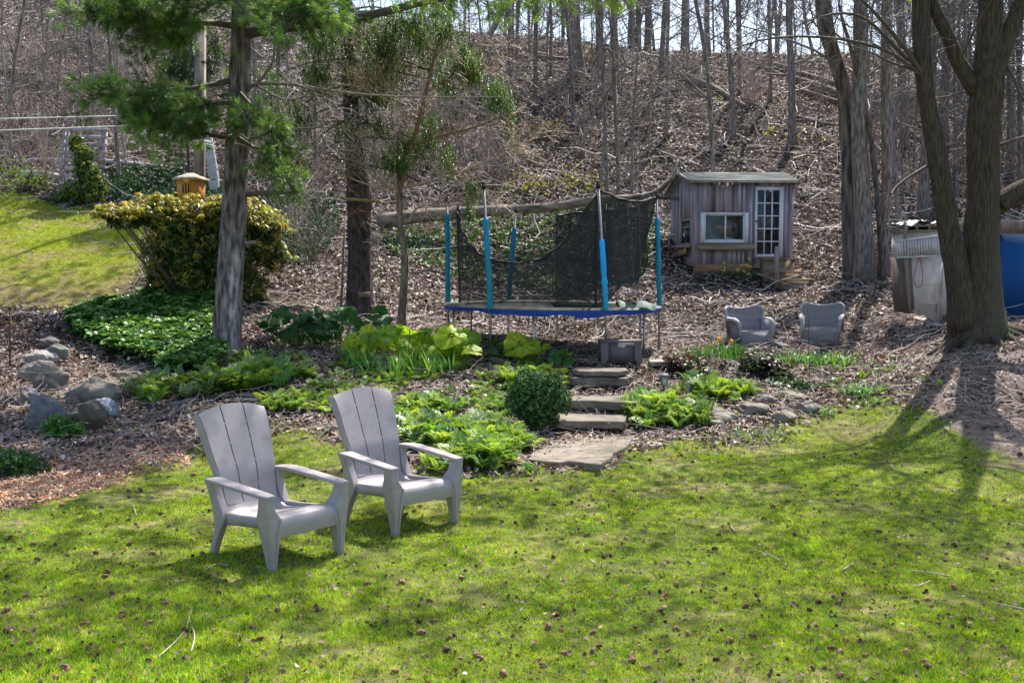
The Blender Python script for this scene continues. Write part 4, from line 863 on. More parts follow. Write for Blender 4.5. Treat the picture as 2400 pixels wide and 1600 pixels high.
slab('step_stone', [(320, 605), (500, 597), (750, 597), (735, 625), (690, 650), (655, 700), (580, 735), (560, 770), (490, 808), (400, 800), (300, 785), (240, 795), (120, 780), (40, 770), (70, 740), (150, 700), (215, 660), (250, 625)], .10, .10, 'widest flagstone at the foot of the steps, touching the lawn', 'step', SG, tint=(1.1, 1.08, 1.05))
slab('step_stone', [(190, 530), (260, 495), (350, 488), (560, 490), (680, 500), (650, 520), (640, 545), (520, 545), (400, 540), (300, 543), (230, 543)], .26, .10, 'second flagstone step from the bottom', 'step', SG)
slab('step_stone', [(285, 415), (340, 365), (560, 360), (600, 365), (725, 410), (720, 428), (560, 425), (440, 418), (350, 418)], .42, .11, 'third flagstone step, beside the garden lantern', 'step', SG, tint=(.95, .95, .95))
slab('step_stone', [(300, 275), (320, 245), (500, 240), (660, 245), (690, 262), (640, 280), (560, 275), (400, 278)], .63, .12, 'fourth flagstone step, narrow with a dark gap below', 'step', SG, tint=(.9, .9, .9))
slab('step_stone', [(310, 228), (350, 214), (650, 214), (670, 228), (600, 238), (500, 235), (400, 238)], .72, .07, 'topmost flagstone step in front of the storage box', 'step', SG, tint=(.9, .9, .9))
slab('flat_stone', [(770, 675), (860, 668), (885, 690), (800, 697)], .07, .04, 'small pale flat stone on the lawn edge right of the steps', 'stone', tint=(1.8, 1.8, 1.8))
slab('flat_stone', [(790, 165), (1000, 155), (1060, 160), (1060, 180), (800, 180)], .77, .06, 'long pale flat slab right of the storage box', 'stone', tint=(1.4, 1.4, 1.5))
# small stones under the steps
for k in range(26):
    uu, vv = random.choice([(1400, 895), (1400, 955), (1400, 1000), (1390, 948), (1430, 898)]); p = ground(uu + random.gauss(0, 45), vv + random.gauss(0, 2))

# ================================================================== rocks
import bmesh
def ico(sub=4):
    bm = bmesh.new(); bmesh.ops.create_icosphere(bm, subdivisions=sub, radius=1); V = np.array([v.co[:] for v in bm.verts]); Fc = np.array([[v.index for v in f.verts] for f in bm.faces]); bm.free(); return V, Fc
IV, IF = ico(4)
def n3(P, sc, seed):
    return vnoise(P[:, 0] + P[:, 2] * .7, P[:, 1] - P[:, 2] * .4, sc, seed) + vnoise(P[:, 1] + P[:, 0] * .3, P[:, 2] + P[:, 0] * .6, sc, seed + 5)
def rock(u, v, w, h, label, tint=(1, 1, 1), cat='rock', name='boulder', group=None, flat=1.0, angular=.32, deep=.8, seed=None, mat='stone', rot=0.0):
    p = ground(u, v + h * .42); y = p[1]; rw = w / 2 / pxm(y); rh = h / 2 / pxm(y) * (1.45 if name == 'boulder' else 1.25); rw *= 1.06; seed = random.randint(0, 200) if seed is None else seed
    V = IV.copy()
    if angular:
        r0 = np.random.default_rng(seed)
        for k in range(14):
            d = r0.normal(size=3); d /= np.linalg.norm(d); e = V @ d; lim = 1 - angular * (.3 + .5 * r0.random()); V = V - np.outer(np.clip(e - lim, 0, None), d)
        V = (V - (V.max(0) + V.min(0)) / 2) / ((V.max(0) - V.min(0)) / 2)
    V = V * (1 + (.32 if angular < .5 else .12) * n3(V, .8, seed) + .14 * n3(V, .3, seed + 2) + .06 * n3(V, .11, seed + 3))[:, None]
    V = V * [rw, rw * deep, rh * flat]; ca, sa = math.cos(rot), math.sin(rot); V = V @ np.array([[ca, -sa, 0], [sa, ca, 0], [0, 0, 1]]).T
    c = np.array([at(u, v, y)[0], y + rw * deep * .3, 0]); c[2] = max(float(terr(c[0], c[1])) + rh * .3, p[2] + rh * (.42 if name == 'boulder' else .5))
    g = Geo(); g.add(V, IF, tint); o = single(name, g, M[mat], label, cat, None, group); o.location = [float(a) for a in c]; return o
RG = 'rounded boulders in the left bed'
rock(117, 805, 56, 24, 'dull flat boulder at the top of the left rock line', (.7, .65, .65), group=RG)
rock(131, 828, 62, 34, 'grey green boulder second from the top of the left rock line', (.75, .78, .72), group=RG)
rock(92, 842, 70, 32, 'pale cracked boulder, brightest of the left rocks', (1.5, 1.45, 1.45), group=RG)
rock(87, 874, 80, 46, 'pale rounded boulder just below the brightest one', (1.15, 1.08, 1.0), group=RG)
rock(119, 898, 82, 42, 'brownish boulder in the middle of the left rock line', (.72, .64, .62), group=RG)
rock(65, 931, 54, 38, 'small grey boulder at the left end of the rocks', (.95, .97, 1.05), group=RG)
rock(104, 972, 92, 76, 'biggest blue grey boulder with a pale vein', (.85, .90, 1.0), group=RG)
rock(194, 984, 92, 62, 'dark mossy boulder with a green weed at its foot', (.5, .46, .38), group=RG)
rock(216, 923, 110, 62, 'wide speckled boulder beside the stacked slabs', (.95, .92, .82), group=RG)
rock(238, 963, 56, 42, 'small blue quartz boulder in front of the wide speckled one', (1.15, 1.3, 1.6), group=RG, angular=.4)
WG = 'flat stones of the low dry wall'
for (u_, v_, w_, h_, lab, ti, rt) in [(258, 899, 60, 28, 'tilted tan slab at the left end of the stone stack', (1.1, 1.0, .8), .4), (294, 885, 66, 26, 'tan slab lying highest on the front of the stone stack', (1.1, 1.0, .8), .2), (313, 912, 66, 28, 'blocky tan slab at the front corner of the stone stack', (1.15, 1.05, .82), -.1), (322, 877, 50, 16, 'thin grey slab behind the stone stack', (1.2, 1.15, 1.1), 0),
                                  (338, 856, 48, 14, 'pale thin slab at the edge of the pachysandra', (1.5, 1.5, 1.45), 0), (310, 862, 50, 14, 'brown thin slab left of the pale thin slab', (.8, .7, .6), 0), (365, 870, 30, 14, 'small grey slab under the pachysandra leaves', (1.2, 1.1, 1.1), 0), (366, 928, 50, 14, 'top slab of the little wall right of the stack', (1.1, 1.05, .85), 0),
                                  (364, 938, 48, 10, 'middle slab of the little wall right of the stack', (.9, .85, .7), 0), (357, 948, 44, 12, 'bottom slab of the little wall right of the stack', (.8, .78, .7), 0), (408, 934, 36, 12, 'wall slab left of the gap in the little wall', (1, .95, .8), 0), (408, 946, 42, 10, 'lower wall slab left of the gap', (.8, .8, .75), 0), (445, 940, 44, 14, 'tan wall slab behind the nearer chair', (1, .95, .8), 0),
                                  (530, 928, 44, 12, 'wall slab above the nearer chair, left one', (1, .95, .85), 0), (575, 926, 46, 12, 'wall slab above the nearer chair, right one', (1.1, 1.05, .95), 0), (560, 937, 50, 10, 'lower wall slab above the nearer chair', (.8, .75, .7), 0), (600, 940, 50, 12, 'last wall slab before the ferns', (.9, .85, .8), 0),
                                  (297, 990, 26, 16, 'small round stone alone in the leaf litter', (1.3, 1.2, 1.1), 0), (930, 925, 44, 12, 'flat stone right of the farther chair back', (.8, .7, .6), .2), (1010, 915, 50, 12, 'broken flat stone between ferns', (.85, .75, .65), .1)]:
    rock(u_, v_, w_, h_, lab, ti, 'stone', 'wall_stone', WG, 1.0, .75, .7, rot=rt)
EG = 'edging stones in front of the wicker chairs'
for (u_, v_, w_, h_, lab, ti) in [(1693, 974, 72, 36, 'pale wedge shaped edging stone nearest the lawn', (1.35, 1.25, 1.15)), (1680, 992, 44, 16, 'low tan stone under the wedge shaped one', (1.1, 1, .85)), (1765, 962, 70, 26, 'flat edging stone left of the middle', (1.1, 1.05, .95)), (1835, 978, 58, 28, 'tan edging stone with a mossy right end', (1.15, 1.05, .85)), (1897, 956, 52, 34, 'squarish edging stone at the right end', (1.2, 1.1, 1.0)),
                              (1855, 925, 80, 16, 'long flat stone half buried behind the edging', (1, .95, .8)), (1800, 935, 50, 16, 'buried grey stone behind the edging', (1, .95, .9)), (1770, 920, 40, 10, 'small buried stone under the hellebore', (.9, .85, .8)), (1615, 905, 36, 26, 'light grey quartz stone beside the lantern plants', (1.6, 1.65, 1.8))]:
    rock(u_, v_, w_, h_, lab, ti, 'stone', 'edging_stone', EG, 1, .6, .8)
TG = 'loose stones around the terrace'
for (u_, v_, w_, h_, lab, ti) in [(1862, 674, 46, 22, 'brown block stone at the foot of the wooden steps', (.8, .65, .55)), (1912, 675, 46, 14, 'flat stone left of the grey boards', (.9, .8, .7)), (1938, 681, 30, 12, 'little stone in front of the grey boards', (.9, .8, .7)), (1726, 697, 24, 18, 'blue grey stone above the left wicker chair', (1.1, 1.15, 1.3)), (1715, 707, 50, 14, 'tan stone under the blue grey one', (.9, .8, .65)),
                              (1790, 706, 44, 14, 'flat tan stone right of the blue grey one', (1.1, 1, .85)), (1640, 722, 36, 12, 'tan flat stone in the leaves left of the wicker chairs', (1.1, 1, .85)), (1622, 748, 34, 10, 'flat stone in the leaves nearer the trampoline', (1.1, 1, .9)), (1610, 785, 44, 14, 'brown stone beside the right trampoline leg', (.7, .62, .55)), (1862, 766, 24, 12, 'pale flat stone between the two wicker chairs', (1.3, 1.25, 1.1)),
                              (2108, 680, 30, 18, 'brown stone beside the white hutch', (1, .9, .8)), (2098, 706, 36, 12, 'pale stone beside the white hutch', (1.2, 1.1, 1)), (2080, 668, 50, 22, 'mossy stone at the foot of the brown trunk', (.7, .65, .5)), (1830, 810, 40, 14, 'stone at the feet of the wicker chairs', (1.2, 1.1, .95)), (1843, 690, 26, 12, 'reddish stone near the steps', (.9, .7, .6)), (1935, 808, 50, 12, 'orange brown stone under the right wicker chair', (1.1, .8, .6)),
                              (955, 665, 40, 10, 'grey stone on the bank behind the small tree', (1, .95, .9)), (640, 715, 44, 16, 'stone of the bank under the rhododendron', (1, .95, .85)), (690, 722, 50, 18, 'stone of the bank behind the big leaves', (.9, .85, .75)), (800, 722, 40, 22, 'upright slab at the foot of the wooden ladder', (1, .95, .9))]:
    rock(u_, v_, w_, h_, lab, ti, 'stone', 'loose_stone', TG, 1, .65, .8)

# ================================================================== trampoline
TCX, TCY, TR, TZ = .68, 17.4, 1.74, 1.52
tg = G(TCX, TCY); tramp = thing('trampoline', 'round trampoline with blue padding and a torn black safety net', 'trampoline', (TCX, TCY, tg[2]))
tz = TZ - tg[2]
def ta(deg, r=TR, z=0.0): a = math.radians(deg); return np.array([math.sin(a) * r, -math.cos(a) * r, z - .02 * math.sin(a)])
def gz(p): return float(terr(TCX + p[0], TCY + p[1])) - tg[2] - .03
g = Geo(); g.tube([ta(a, TR, tz) for a in np.linspace(0, 360, 61)], .025, 8); part('frame_ring', g, M['steel'], tramp)
g = Geo(); rr = [[ta(a, r_, tz - .01 + (.0 if r_ < 1.4 else .0)) for a in np.linspace(0, 360, 60, endpoint=False)] for r_ in (1.5, 1.0, .5, .05)]; g.loft(rr, True); part('jumping_mat', g, M['black'], tramp)
g = Geo(); rows = []; hang = []
for a in np.linspace(0, 354, 60):
    q = fbm(np.array([a / 20.]), np.array([3.]), 1.0, 4)[0]; hang.append(q)
A60 = np.linspace(0, 354, 60)
top = lambda a, r_, dz: ta(a, r_, tz + dz)
sag = [(.06 + .05 * h_) * (1.6 if -40 < ((a + 180) % 360 - 180) < 22 else 1.0) * (1.2 if 60 < a < 110 else 1) for a, h_ in zip(A60, hang)]
for r_, fz in ((1.48, lambda s_: .012), (1.62, lambda s_: .035), (1.76, lambda s_: .032), (1.81, lambda s_: .0), (1.80, lambda s_: -s_)):
    rows.append([ta(a, r_ + .015 * h_, tz + fz(s_)) for a, h_, s_ in zip(A60, hang, sag)])
g.loft([np.array(r_) for r_ in rows[:4]], False, (1, 1, 1)); part('pad_top', g, M['padtop'], tramp)
g = Geo(); g.loft([np.array(r_) for r_ in rows[3:]], False); part('pad_skirt', g, M['pad'], tramp)
g = Geo(); cf = ta(48, 1.70, tz + .06)                         # loose folded flap of the pad
g.loft([[cf + [dx, dy, dz_ + .03 * math.sin(dx * 18)] for dx in np.linspace(-.32, .28, 9)] for dy, dz_ in ((-.12, -.05), (-.04, .03), (.06, .05), (.14, -.01))], False, (1.2, 1.5, 1.7)); part('folded_flap', g, M['padtop'], tramp)
POSTS = [(-95, 470, 500, 1048, .6), (-35, 437, 510, 1134, 1.0), (-155, 493, 533, 1209, .45), (25, 435, 562, 1402, 1.9), (145, 478, 492, 1430, .4), (85, 459, 510, 1539, 1.0)]
for ang, vt, vsl, ut, br in POSTS:
    p = ta(ang, TR + .02); y = TCY + p[1]; zt = HC + (620 - vt) / pxm(y) - tg[2]; zs = HC + (620 - vsl) / pxm(y) - tg[2]; xt = at(ut, vt, y)[0] - TCX
    lean = (xt - p[0]) / (zt - tz); X_ = lambda z: p[0] + lean * max(0, z - tz)
    g = Geo(); g.tube([[p[0], p[1], gz(p)], [p[0], p[1], tz], [X_(zt), p[1], zt]], .019, 8); po = part('post', g, M['steel'], tramp)
    zz = np.linspace(tz + .0 - (.06 if abs(ang) < 90 else 0), zs, 22); g = Geo(); rad = .042 * (1 + .10 * np.array([random.gauss(0, .5) for _ in zz])); rad[0] *= .8; rad[-1] *= .7
    if ang == 25: rad[9] *= 1.3; rad[10] *= .9
    cc = np.array([[1.0, 1.0, 1.0]]) * .85; tub = Geo(); tub.tube([[X_(z), p[1] - .0, z] for z in zz], rad, 12)
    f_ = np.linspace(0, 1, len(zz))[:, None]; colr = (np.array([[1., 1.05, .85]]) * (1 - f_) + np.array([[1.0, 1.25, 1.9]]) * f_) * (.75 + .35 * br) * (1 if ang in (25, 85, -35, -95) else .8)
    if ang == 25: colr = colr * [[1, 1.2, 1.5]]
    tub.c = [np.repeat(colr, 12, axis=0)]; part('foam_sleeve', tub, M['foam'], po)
    g = Geo(); g.tube([[X_(zt), p[1], zt - .06], [X_(zt), p[1], zt + .02]], .032, 10); g.tube([[X_(zt), p[1], zt + .02], [X_(zt), p[1], zt + .05]], [.024, .018], 10); part('cap', g, M['black'], po)
for ang in (-12, 55, 115, 175, -125, -72):
    p = ta(ang, TR - .03); g = Geo(); g.tube([[p[0], p[1], gz(p)], [p[0], p[1], tz - .02]], .019, 8); part('leg', g, M['steel'], tramp)
for a0, a1 in ((-35, -12), (25, 55), (85, 115), (145, 175), (-155, -125), (-95, -72)):
    p, q = ta(a0, TR), ta(a1, TR - .03); g = Geo(); g.tube([[p[0], p[1], gz(p) + .05], [q[0], q[1], gz(q) + .05]], .017, 6); part('base_rail', g, M['steel'], tramp)
def zof(v, p): return HC + (620 - v) / pxm(TCY + p[1]) - tg[2]
def netpanel(name, a0, a1, ftop, fbot, r=1.56, n=48, m=14, mat='net', par=tramp, rf=None):
    rows = []
    for k in range(m + 1):
        row = []
        for a in np.linspace(a0, a1, n):
            p = ta(a, r); zt_, zb_ = zof(ftop(a), p), zof(fbot(a), p); f_ = k / m; z = zb_ + (zt_ - zb_) * f_
            rr_ = (rf(a, f_) if rf else r) + .035 * math.sin(a * .55 + 3 * f_) * f_ + .03 * vnoise(np.array([a * .2]), np.array([f_ * 3]), 1, 3)[0]
            q = ta(a, rr_); row.append([q[0], q[1], z])
        rows.append(row)
    g = Geo(); R = np.array(rows); nn = n; i = np.arange(m)[:, None]; j = np.arange(nn - 1)[None]
    g.add(R.reshape(-1, 3), np.stack([i * nn + j, i * nn + j + 1, (i + 1) * nn + j + 1, (i + 1) * nn + j], -1).reshape(-1, 4))
    o = part(name, g, M[mat], par); return R
ip = lambda xs, ys: (lambda a: float(np.interp(a, xs, ys)))
RA = netpanel('net', -92, 25, ip([-92, -82, -65, -48, -35, -22, -8, 2, 10, 18, 25], [482, 500, 560, 596, 612, 617, 606, 575, 535, 480, 445]), ip([-92, 25], [722, 732]), mat='net')
RB = netpanel('net', 25, 86, ip([25, 33, 45, 60, 75, 86], [446, 462, 472, 474, 470, 462]), ip([25, 32, 40, 50, 60, 70, 78, 86], [735, 700, 668, 672, 655, 640, 610, 600]), rf=lambda a, f_: 1.56 - (.12 * (1 - f_) if a > 60 else 0) + .14 * f_ * (a > 80))
RC_ = netpanel('net', 86, 176, ip([86, 110, 145, 165, 180, 200], [462, 488, 496, 500, 512, 520]), ip([86, 100, 120, 140, 150, 160, 180, 200], [600, 640, 660, 672, 680, 700, 712, 716]))
g = Geo()
for R in (RA, RB, RC_): g.tube(R[-1], .016, 6)
g.tube(RB[0], .012, 6); g.tube(RC_[0][:30], .012, 6)
R = RA; g.tube(R[:, 0], .02, 6); g.tube(R[:, 46], .02, 6)
part('net_hem', g, M['black'], tramp)
tw = Twigs()
for ang, v_ in ((-95, 614), (-35, 608), (85, 613), (25, 690)):
    p = ta(ang, TR + .06); q = ta(ang + (4 if ang != 25 else 2), 1.5); z = zof(v_, p); tw.add([[p[0], p[1], z], [(p[0] + q[0]) / 2, (p[1] + q[1]) / 2, z + .02], [q[0], q[1], z + .06]], .012, .012, 5, (.02, .02, .02))
tw.add([ta(25, 1.5, zof(560, ta(25))), ta(21, 1.5, zof(640, ta(25))), ta(14, 1.45, zof(650, ta(25))), ta(13, 1.45, zof(690, ta(25))), ta(24, 1.5, tz + .05)], .012, .01, 5, (.02, .02, .02))
tw.add([ta(62, 1.2, zof(668, ta(62))), ta(56, 1.1, zof(690, ta(62))), ta(66, 1.3, zof(706, ta(62))), ta(78, 1.45, tz + .03)], .009, .009, 5, (.02, .02, .02))
tw.add([ta(-60, 1.5, zof(610, ta(-60))), ta(-64, 1.4, zof(640, ta(-60))), ta(-58, 1.4, zof(680, ta(-60))), ta(-45, 1.45, tz + .05)], .009, .009, 5, (.02, .02, .02))
tw.add([ta(2, 1.55, zof(560, ta(2))), ta(-6, 1.5, zof(610, ta(2))), ta(-9, 1.5, zof(650, ta(2)))], .010, .008, 5, (.02, .02, .02))
tw.add([ta(-158, 1.56, zof(512, ta(180))), ta(180, 1.56, zof(515, ta(180))), ta(165, 1.56, zof(508, ta(180)))], .007, .007, 4, (.03, .03, .03))
part('net_cords', tw.into(Geo()), M['twig'], tramp)

# storage box under the trampoline edge
bx = at(1452, 850, 15.7)[0]; bgz = float(terr(bx, 15.7)) - .01; bo = thing('storage_box', 'dark taupe resin planter box standing in front of the trampoline legs', 'box', (bx, 15.7, bgz), math.radians(3))
S_ = 1 / pxm(15.7); W_ = 49 * S_; zt_ = HC + (620 - 797) * S_ - bgz; g = Geo(); g.box(-W_ * .94, W_ * .94, -.16, .16, .04, zt_ - .02); g.box(-W_ * .94 + .12, W_ * .94 - .12, -.172, -.155, .07, zt_ - .06)
part('body', g, M['greybox'], bo, False)
g = Geo(); g.box(-W_, W_, -.19, .19, zt_ - .022, zt_ + .008); part('rim', g, M['greybox'], bo, False)
for sx in (-1, 1):
    for sy in (-1, 1):
        g = Geo(); g.loft([rrect(min(sx * (W_ * .97), sx * (W_ * .97 - a_)), max(sx * (W_ * .97), sx * (W_ * .97 - a_)), min(sy * .19, sy * .12), max(sy * .19, sy * .12), z_, .008) for z_, a_ in ((-.02, .07), (.06, .08), (.10, .11), (zt_ - .025, .11))]); part('corner_post', g, M['greybox'], bo)

# ================================================================== garden shed
th = math.radians(4); sx0 = at(1623, 618, 23.6)[0]; sz0 = HC + (620 - 618) / pxm(23.6); shed = thing('garden_shed', 'small weathered grey board shed with white window and glazed door', 'shed', (sx0, 23.6, sz0), th)
W, D = 2.27, 2.2; U = lambda u: (u - 1623) * .00992; Zv = lambda v: (618 - v) * .00968
H_ = Zv(430); tk = .06
def panel(g, x0, x1, z0, z1, y0=0.0, t_=tk, c=(1, 1, 1)): g.box(x0, x1, y0, y0 + t_, z0, z1, c=c)
wx0, wx1, wz0, wz1 = U(1645), U(1742), Zv(566), Zv(504); dx0, dx1, dz0, dz1 = U(1764), U(1831), Zv(604), Zv(439)
g = Geo()
for x0, x1, z0, z1 in ((0, wx0, 0, H_), (wx0, wx1, 0, wz0), (wx0, wx1, wz1, H_), (wx1, dx0, 0, H_), (dx0, dx1, dz1, H_), (dx0, dx1, -.1, dz0), (dx1, W, -.1, H_)): panel(g, x0, x1, z0, z1)
x = 0.02
while x < W - .02:                                             # vertical boards and battens
    w = .035 + .03 * random.random(); s_ = .65 + .6 * random.random(); cl = (s_, s_ * (.93 + .1 * random.random()), s_ * (.95 + .12 * random.random()))
    segs = [(0.0, H_ - .01)]
    if wx0 - .03 < x + w / 2 < wx1 + .03: segs = [(0.0, wz0 - .16), (wz1 + .05, H_ - .01)]
    if dx0 - .04 < x + w / 2 < dx1 + .02: segs = [(dz1 + .03, H_ - .01)]
    if U(1748) < x < dx0: segs = [(0, H_ - .01)]
    for z0, z1 in segs:
        if z1 > z0: g.box(x, x + w, -.018 - .008 * random.random(), .0, z0 + (.0 if z0 == 0 else random.random() * .03), z1, c=cl)
    x += w + .035 + .02 * random.random()
g.box(0, U(1764), -.022, -.0, wz1 + .02, wz1 + .045, c=(1.1, 1.1, 1.15))
g.box(-.02, .07, -.03, .0, -.05, H_, c=(.9, .85, .85)); g.box(W - .07, W + .015, -.03, .0, -.35, H_, c=(.9, .85, .9))
part('front_wall', g, M['siding'], shed, False)
g = Geo(); lw0, lw1, lz0, lz1 = .08, 1.12, Zv(575), Zv(512)     # left gable wall: y runs backwards
ridge_y, ridge_z = .95, 2.11; back_z = 1.72
for y0, y1, z0, z1 in ((.06, lw0, 0, H_), (lw0, lw1, -.05, lz0), (lw0, lw1, lz1, H_ - .05), (lw1, D, -.05, back_z)): g.box(0, tk, y0, y1, z0, z1)
def gab(y): return H_ + (ridge_z - H_) * min(1, (y + .0) / ridge_y) if y < ridge_y else ridge_z + (back_z - ridge_z) * (y - ridge_y) / (D - ridge_y)
y = .03
while y < D:
    w = .03; z0 = -.05 if not (lw0 - .03 < y < lw1) else lz1 + .05; s_ = .75 + .45 * random.random(); zt = gab(y) - .04
    g.box(-.022, 0, y, y + w, z0, zt, c=(s_, s_, s_ * 1.05)); g.box(0, tk, y - .02, y + w + .04, H_ - .1, zt - .03, c=(.5, .5, .5))
    if z0 > 0: g.box(-.022, 0, y, y + w, -.05, lz0 - .22, c=(s_ * .8, s_ * .8, s_ * .8))
    y += w + .034
part('side_wall', g, M['siding'], shed, False)
g = Geo(); g.box(W - tk, W, .06, D, -.35, H_ - .02); g.box(0, W, D - tk, D, -.1, back_z); g.box(0, W, .06, D - .06, -.06, -.03); part('rear_walls', g, M['siding'], shed, False)
g = Geo(); g.box(.03, U(1764), -.012, .05, -.30, -.0, c=(1.0, .82, .62)); part('foundation_board', g, M['plank'], shed, False)
def roofq(g, y0, z0, y1, z1, x0, x1, t_=.035, n=1, c=(1, 1, 1)):
    a = np.array([[x0, y0, z0], [x1, y0, z0 + .005], [x1, y1, z1], [x0, y1, z1]]); g.loft([a - [0, 0, t_], a], True, c)
g = Geo(); ns = 7
for k in range(ns):
    f0, f1 = k / ns, (k + 1) / ns + .03; y0 = -.17 + (ridge_y + .17) * f0; y1 = -.17 + (ridge_y + .17) * f1; z0 = H_ + .02 + (ridge_z - H_ - .02) * f0 + .018; z1 = H_ + .02 + (ridge_z - H_ - .02) * f1 + .002
    s_ = .8 + .35 * random.random(); roofq(g, y0, z0, y1, z1, -.14 + random.random() * .02, W + .11 + random.random() * .02, .022, c=(s_, s_, s_))
roofq(g, ridge_y + .02, ridge_z + .02, D + .22, back_z - .02, -.14, W + .1, .03)
part('roof', g, M['shingle'], shed, False)
g = Geo(); g.bar([-.15, -.17, H_ + .0], [-.15, ridge_y, ridge_z - .01], .03, .08, (.7, .7, .7)); g.bar([-.15, ridge_y, ridge_z - .01], [-.15, D + .2, back_z - .05], .03, .09, (.5, .5, .5)); g.bar([W + .1, -.17, H_ - .02], [W + .1, ridge_y, ridge_z - .02], .03, .08, (.5, .45, .4)); g.box(-.13, W + .1, -.165, -.14, H_ - .02, H_ + .022, c=(1.3, 1.3, 1.3))
for k in range(9): x_ = .1 + k * .27; g.box(x_, x_ + .035, -.14, 0, H_ - .06, H_ - .005, c=(.6, .5, .45))
part('fascia', g, M['wood'], shed, False)
win = Geo(); y0 = -.07
for x0, x1, z0, z1 in ((U(1640), U(1648), Zv(570), Zv(500)), (U(1741), U(1749), Zv(570), Zv(500)), (U(1648), U(1741), Zv(504), Zv(500)), (U(1648), U(1741), Zv(570), Zv(565))): win.box(x0, x1, y0, .02, z0, z1)
for x0, x1, z0, z1 in ((U(1648.6), U(1651), Zv(564.6), Zv(504.4)), (U(1737), U(1740.4), Zv(564.6), Zv(504.4)), (U(1695), U(1698), Zv(564.6), Zv(504.4)), (U(1651), U(1695), Zv(564.6), Zv(562)), (U(1698), U(1737), Zv(564.6), Zv(562)), (U(1651), U(1695), Zv(506.6), Zv(504.4)), (U(1698), U(1737), Zv(506.6), Zv(504.4))): win.box(x0, x1, y0 + .02, y0 + .045, z0, z1)
wf = part('window', win, M['plaster'], shed, False)
g = Geo(); g.box(U(1651), U(1737), y0 + .03, y0 + .034, Zv(562), Zv(506.6)); part('pane', g, M['glass'], wf, False)
g = Geo(); g.box(U(1634), U(1761), -.20, -.03, Zv(586), Zv(573.5)); g.box(U(1636), U(1759), -.19, -.03, Zv(573.4), Zv(571.5), c=(.8, .8, .8)); part('sill_board', g, M['plank'], shed, False)
dg = Geo(); px0, px1 = U(1770), U(1821); cols_ = np.linspace(px0, px1, 4); rows_ = np.linspace(Zv(596), Zv(448), 6); bw = .013
dg.box(U(1765), px0, -.045, .0, Zv(603), Zv(440)); dg.box(px1, U(1830), -.045, .0, Zv(603), Zv(440)); dg.box(px0, px1, -.045, 0, Zv(603), rows_[0]); dg.box(px0, px1, -.045, 0, rows_[-1], Zv(440))
for c_ in cols_[1:-1]: dg.box(c_ - bw, c_ + bw, -.040, -.004, rows_[0], rows_[-1])
for r_ in rows_[1:-1]: dg.box(px0, px1, -.038, -.006, r_ - bw, r_ + bw)
dr_ = part('door', dg, M['plaster'], shed, False)
g = Geo(); g.box(px0, px1, -.020, -.016, rows_[0], rows_[-1]); part('pane', g, M['glass'], dr_, False)
g = Geo(); g.tube([[U(1767), -.045, Zv(520)], [U(1767), -.09, Zv(520)]], .022, 8); part('handle', g, M['black'], dr_)
g = Geo()
for y0_, y1_, z0, z1 in ((lw0 + .0, lw0 + .06, lz0, lz1), (lw1 - .06, lw1, lz0, lz1), (lw0 + .06, lw1 - .06, lz0, lz0 + .05), (lw0 + .06, lw1 - .06, lz1 - .05, lz1), (lw0 + .06, lw1 - .06, lz0 + .40, lz0 + .43)): g.box(-.03, .03, y0_, y1_, z0, z1)
w2 = part('side_window', g, M['wood'], shed, False); g = Geo(); g.box(-.004, .0, lw0 + .06, lw1 - .06, lz0 + .05, lz1 - .05); part('pane', g, M['glass'], w2, False)
g = Geo(); g.bar([-.12, .02, lz0 - .03], [-.10, 1.18, lz0 - .02], .24, .05, (1.1, 1, .9)); g.bar([-.16, .02, lz0 - .12], [-.14, 1.18, lz0 - .22], .03, .14, (1, .9, .75)); part('side_shelf', g, M['plank'], shed, False)
def loc2w(p): c_, s_ = math.cos(th), math.sin(th); return (sx0 + p[0] * c_ - p[1] * s_, 23.6 + p[0] * s_ + p[1] * c_, sz0 + p[2])
g = Geo(); g.box(0, .60, 0, .4, 0, .46); g.box(-.01, .61, -.01, .02, .44, .475, c=(.8, .8, .8)); o = single('cardboard_box', g, M['card'], 'open cardboard box seen inside the shed window', 'box', smooth=False); o.location = loc2w((U(1668), .12, Zv(562))); o.rotation_euler = (0, 0, th)
g = Geo(); g.box(0, W - .2, 0, .5, -.03, 0); o = single('shelf_board', g, M['dark'], 'dark shelf inside the shed window under the cardboard box', 'shelf', smooth=False); o.location = loc2w((.1, .15, Zv(562) - .002)); o.rotation_euler = (0, 0, th)
g = Geo(); g.tube([[0, 0, 0], [0, 0, .15]], [.045, .055], 12, (1, 1, 1)); o = single('white_cup', g, M['plaster'], 'white cup on the ledge inside the shed window', 'cup'); o.location = loc2w((U(1708), .20, Zv(562)))
st = thing('wooden_steps', 'three brown plank steps below the shed door', 'steps', loc2w((U(1778), 0, Zv(672))), th)
for k, (u0, u1, v0, v1, d0, d1) in enumerate([(1778, 1848, 634.6, 605, -.36, -.045), (1792, 1856, 651.6, 635, -.66, -.045), (1799, 1870, 674, 652, -.95, -.045)]):
    g = Geo(); a, b = U(u0) - U(1778), U(u1) - U(1778); z0, z1 = Zv(v0) - Zv(672), Zv(v1) - Zv(672); zb = -.1
    g.box(a, b, d0, d1, zb, z1 - .045, c=(.8, .75, .7)); g.box(a - .02, b + .02, d0 - .025, d1 - .001, z1 - .04, z1, c=(1.15, 1.1, 1.0)); part('step', g, M['plank'], st, False)
g = Geo(); g.box(0, .09, 0, .09, -.05, .86, c=(1, .95, .9)); o = single('wooden_post', g, M['wood'], 'short square wooden post in front of the shed door', 'post', smooth=False); o.location = loc2w((U(1783), -.95, Zv(668)))

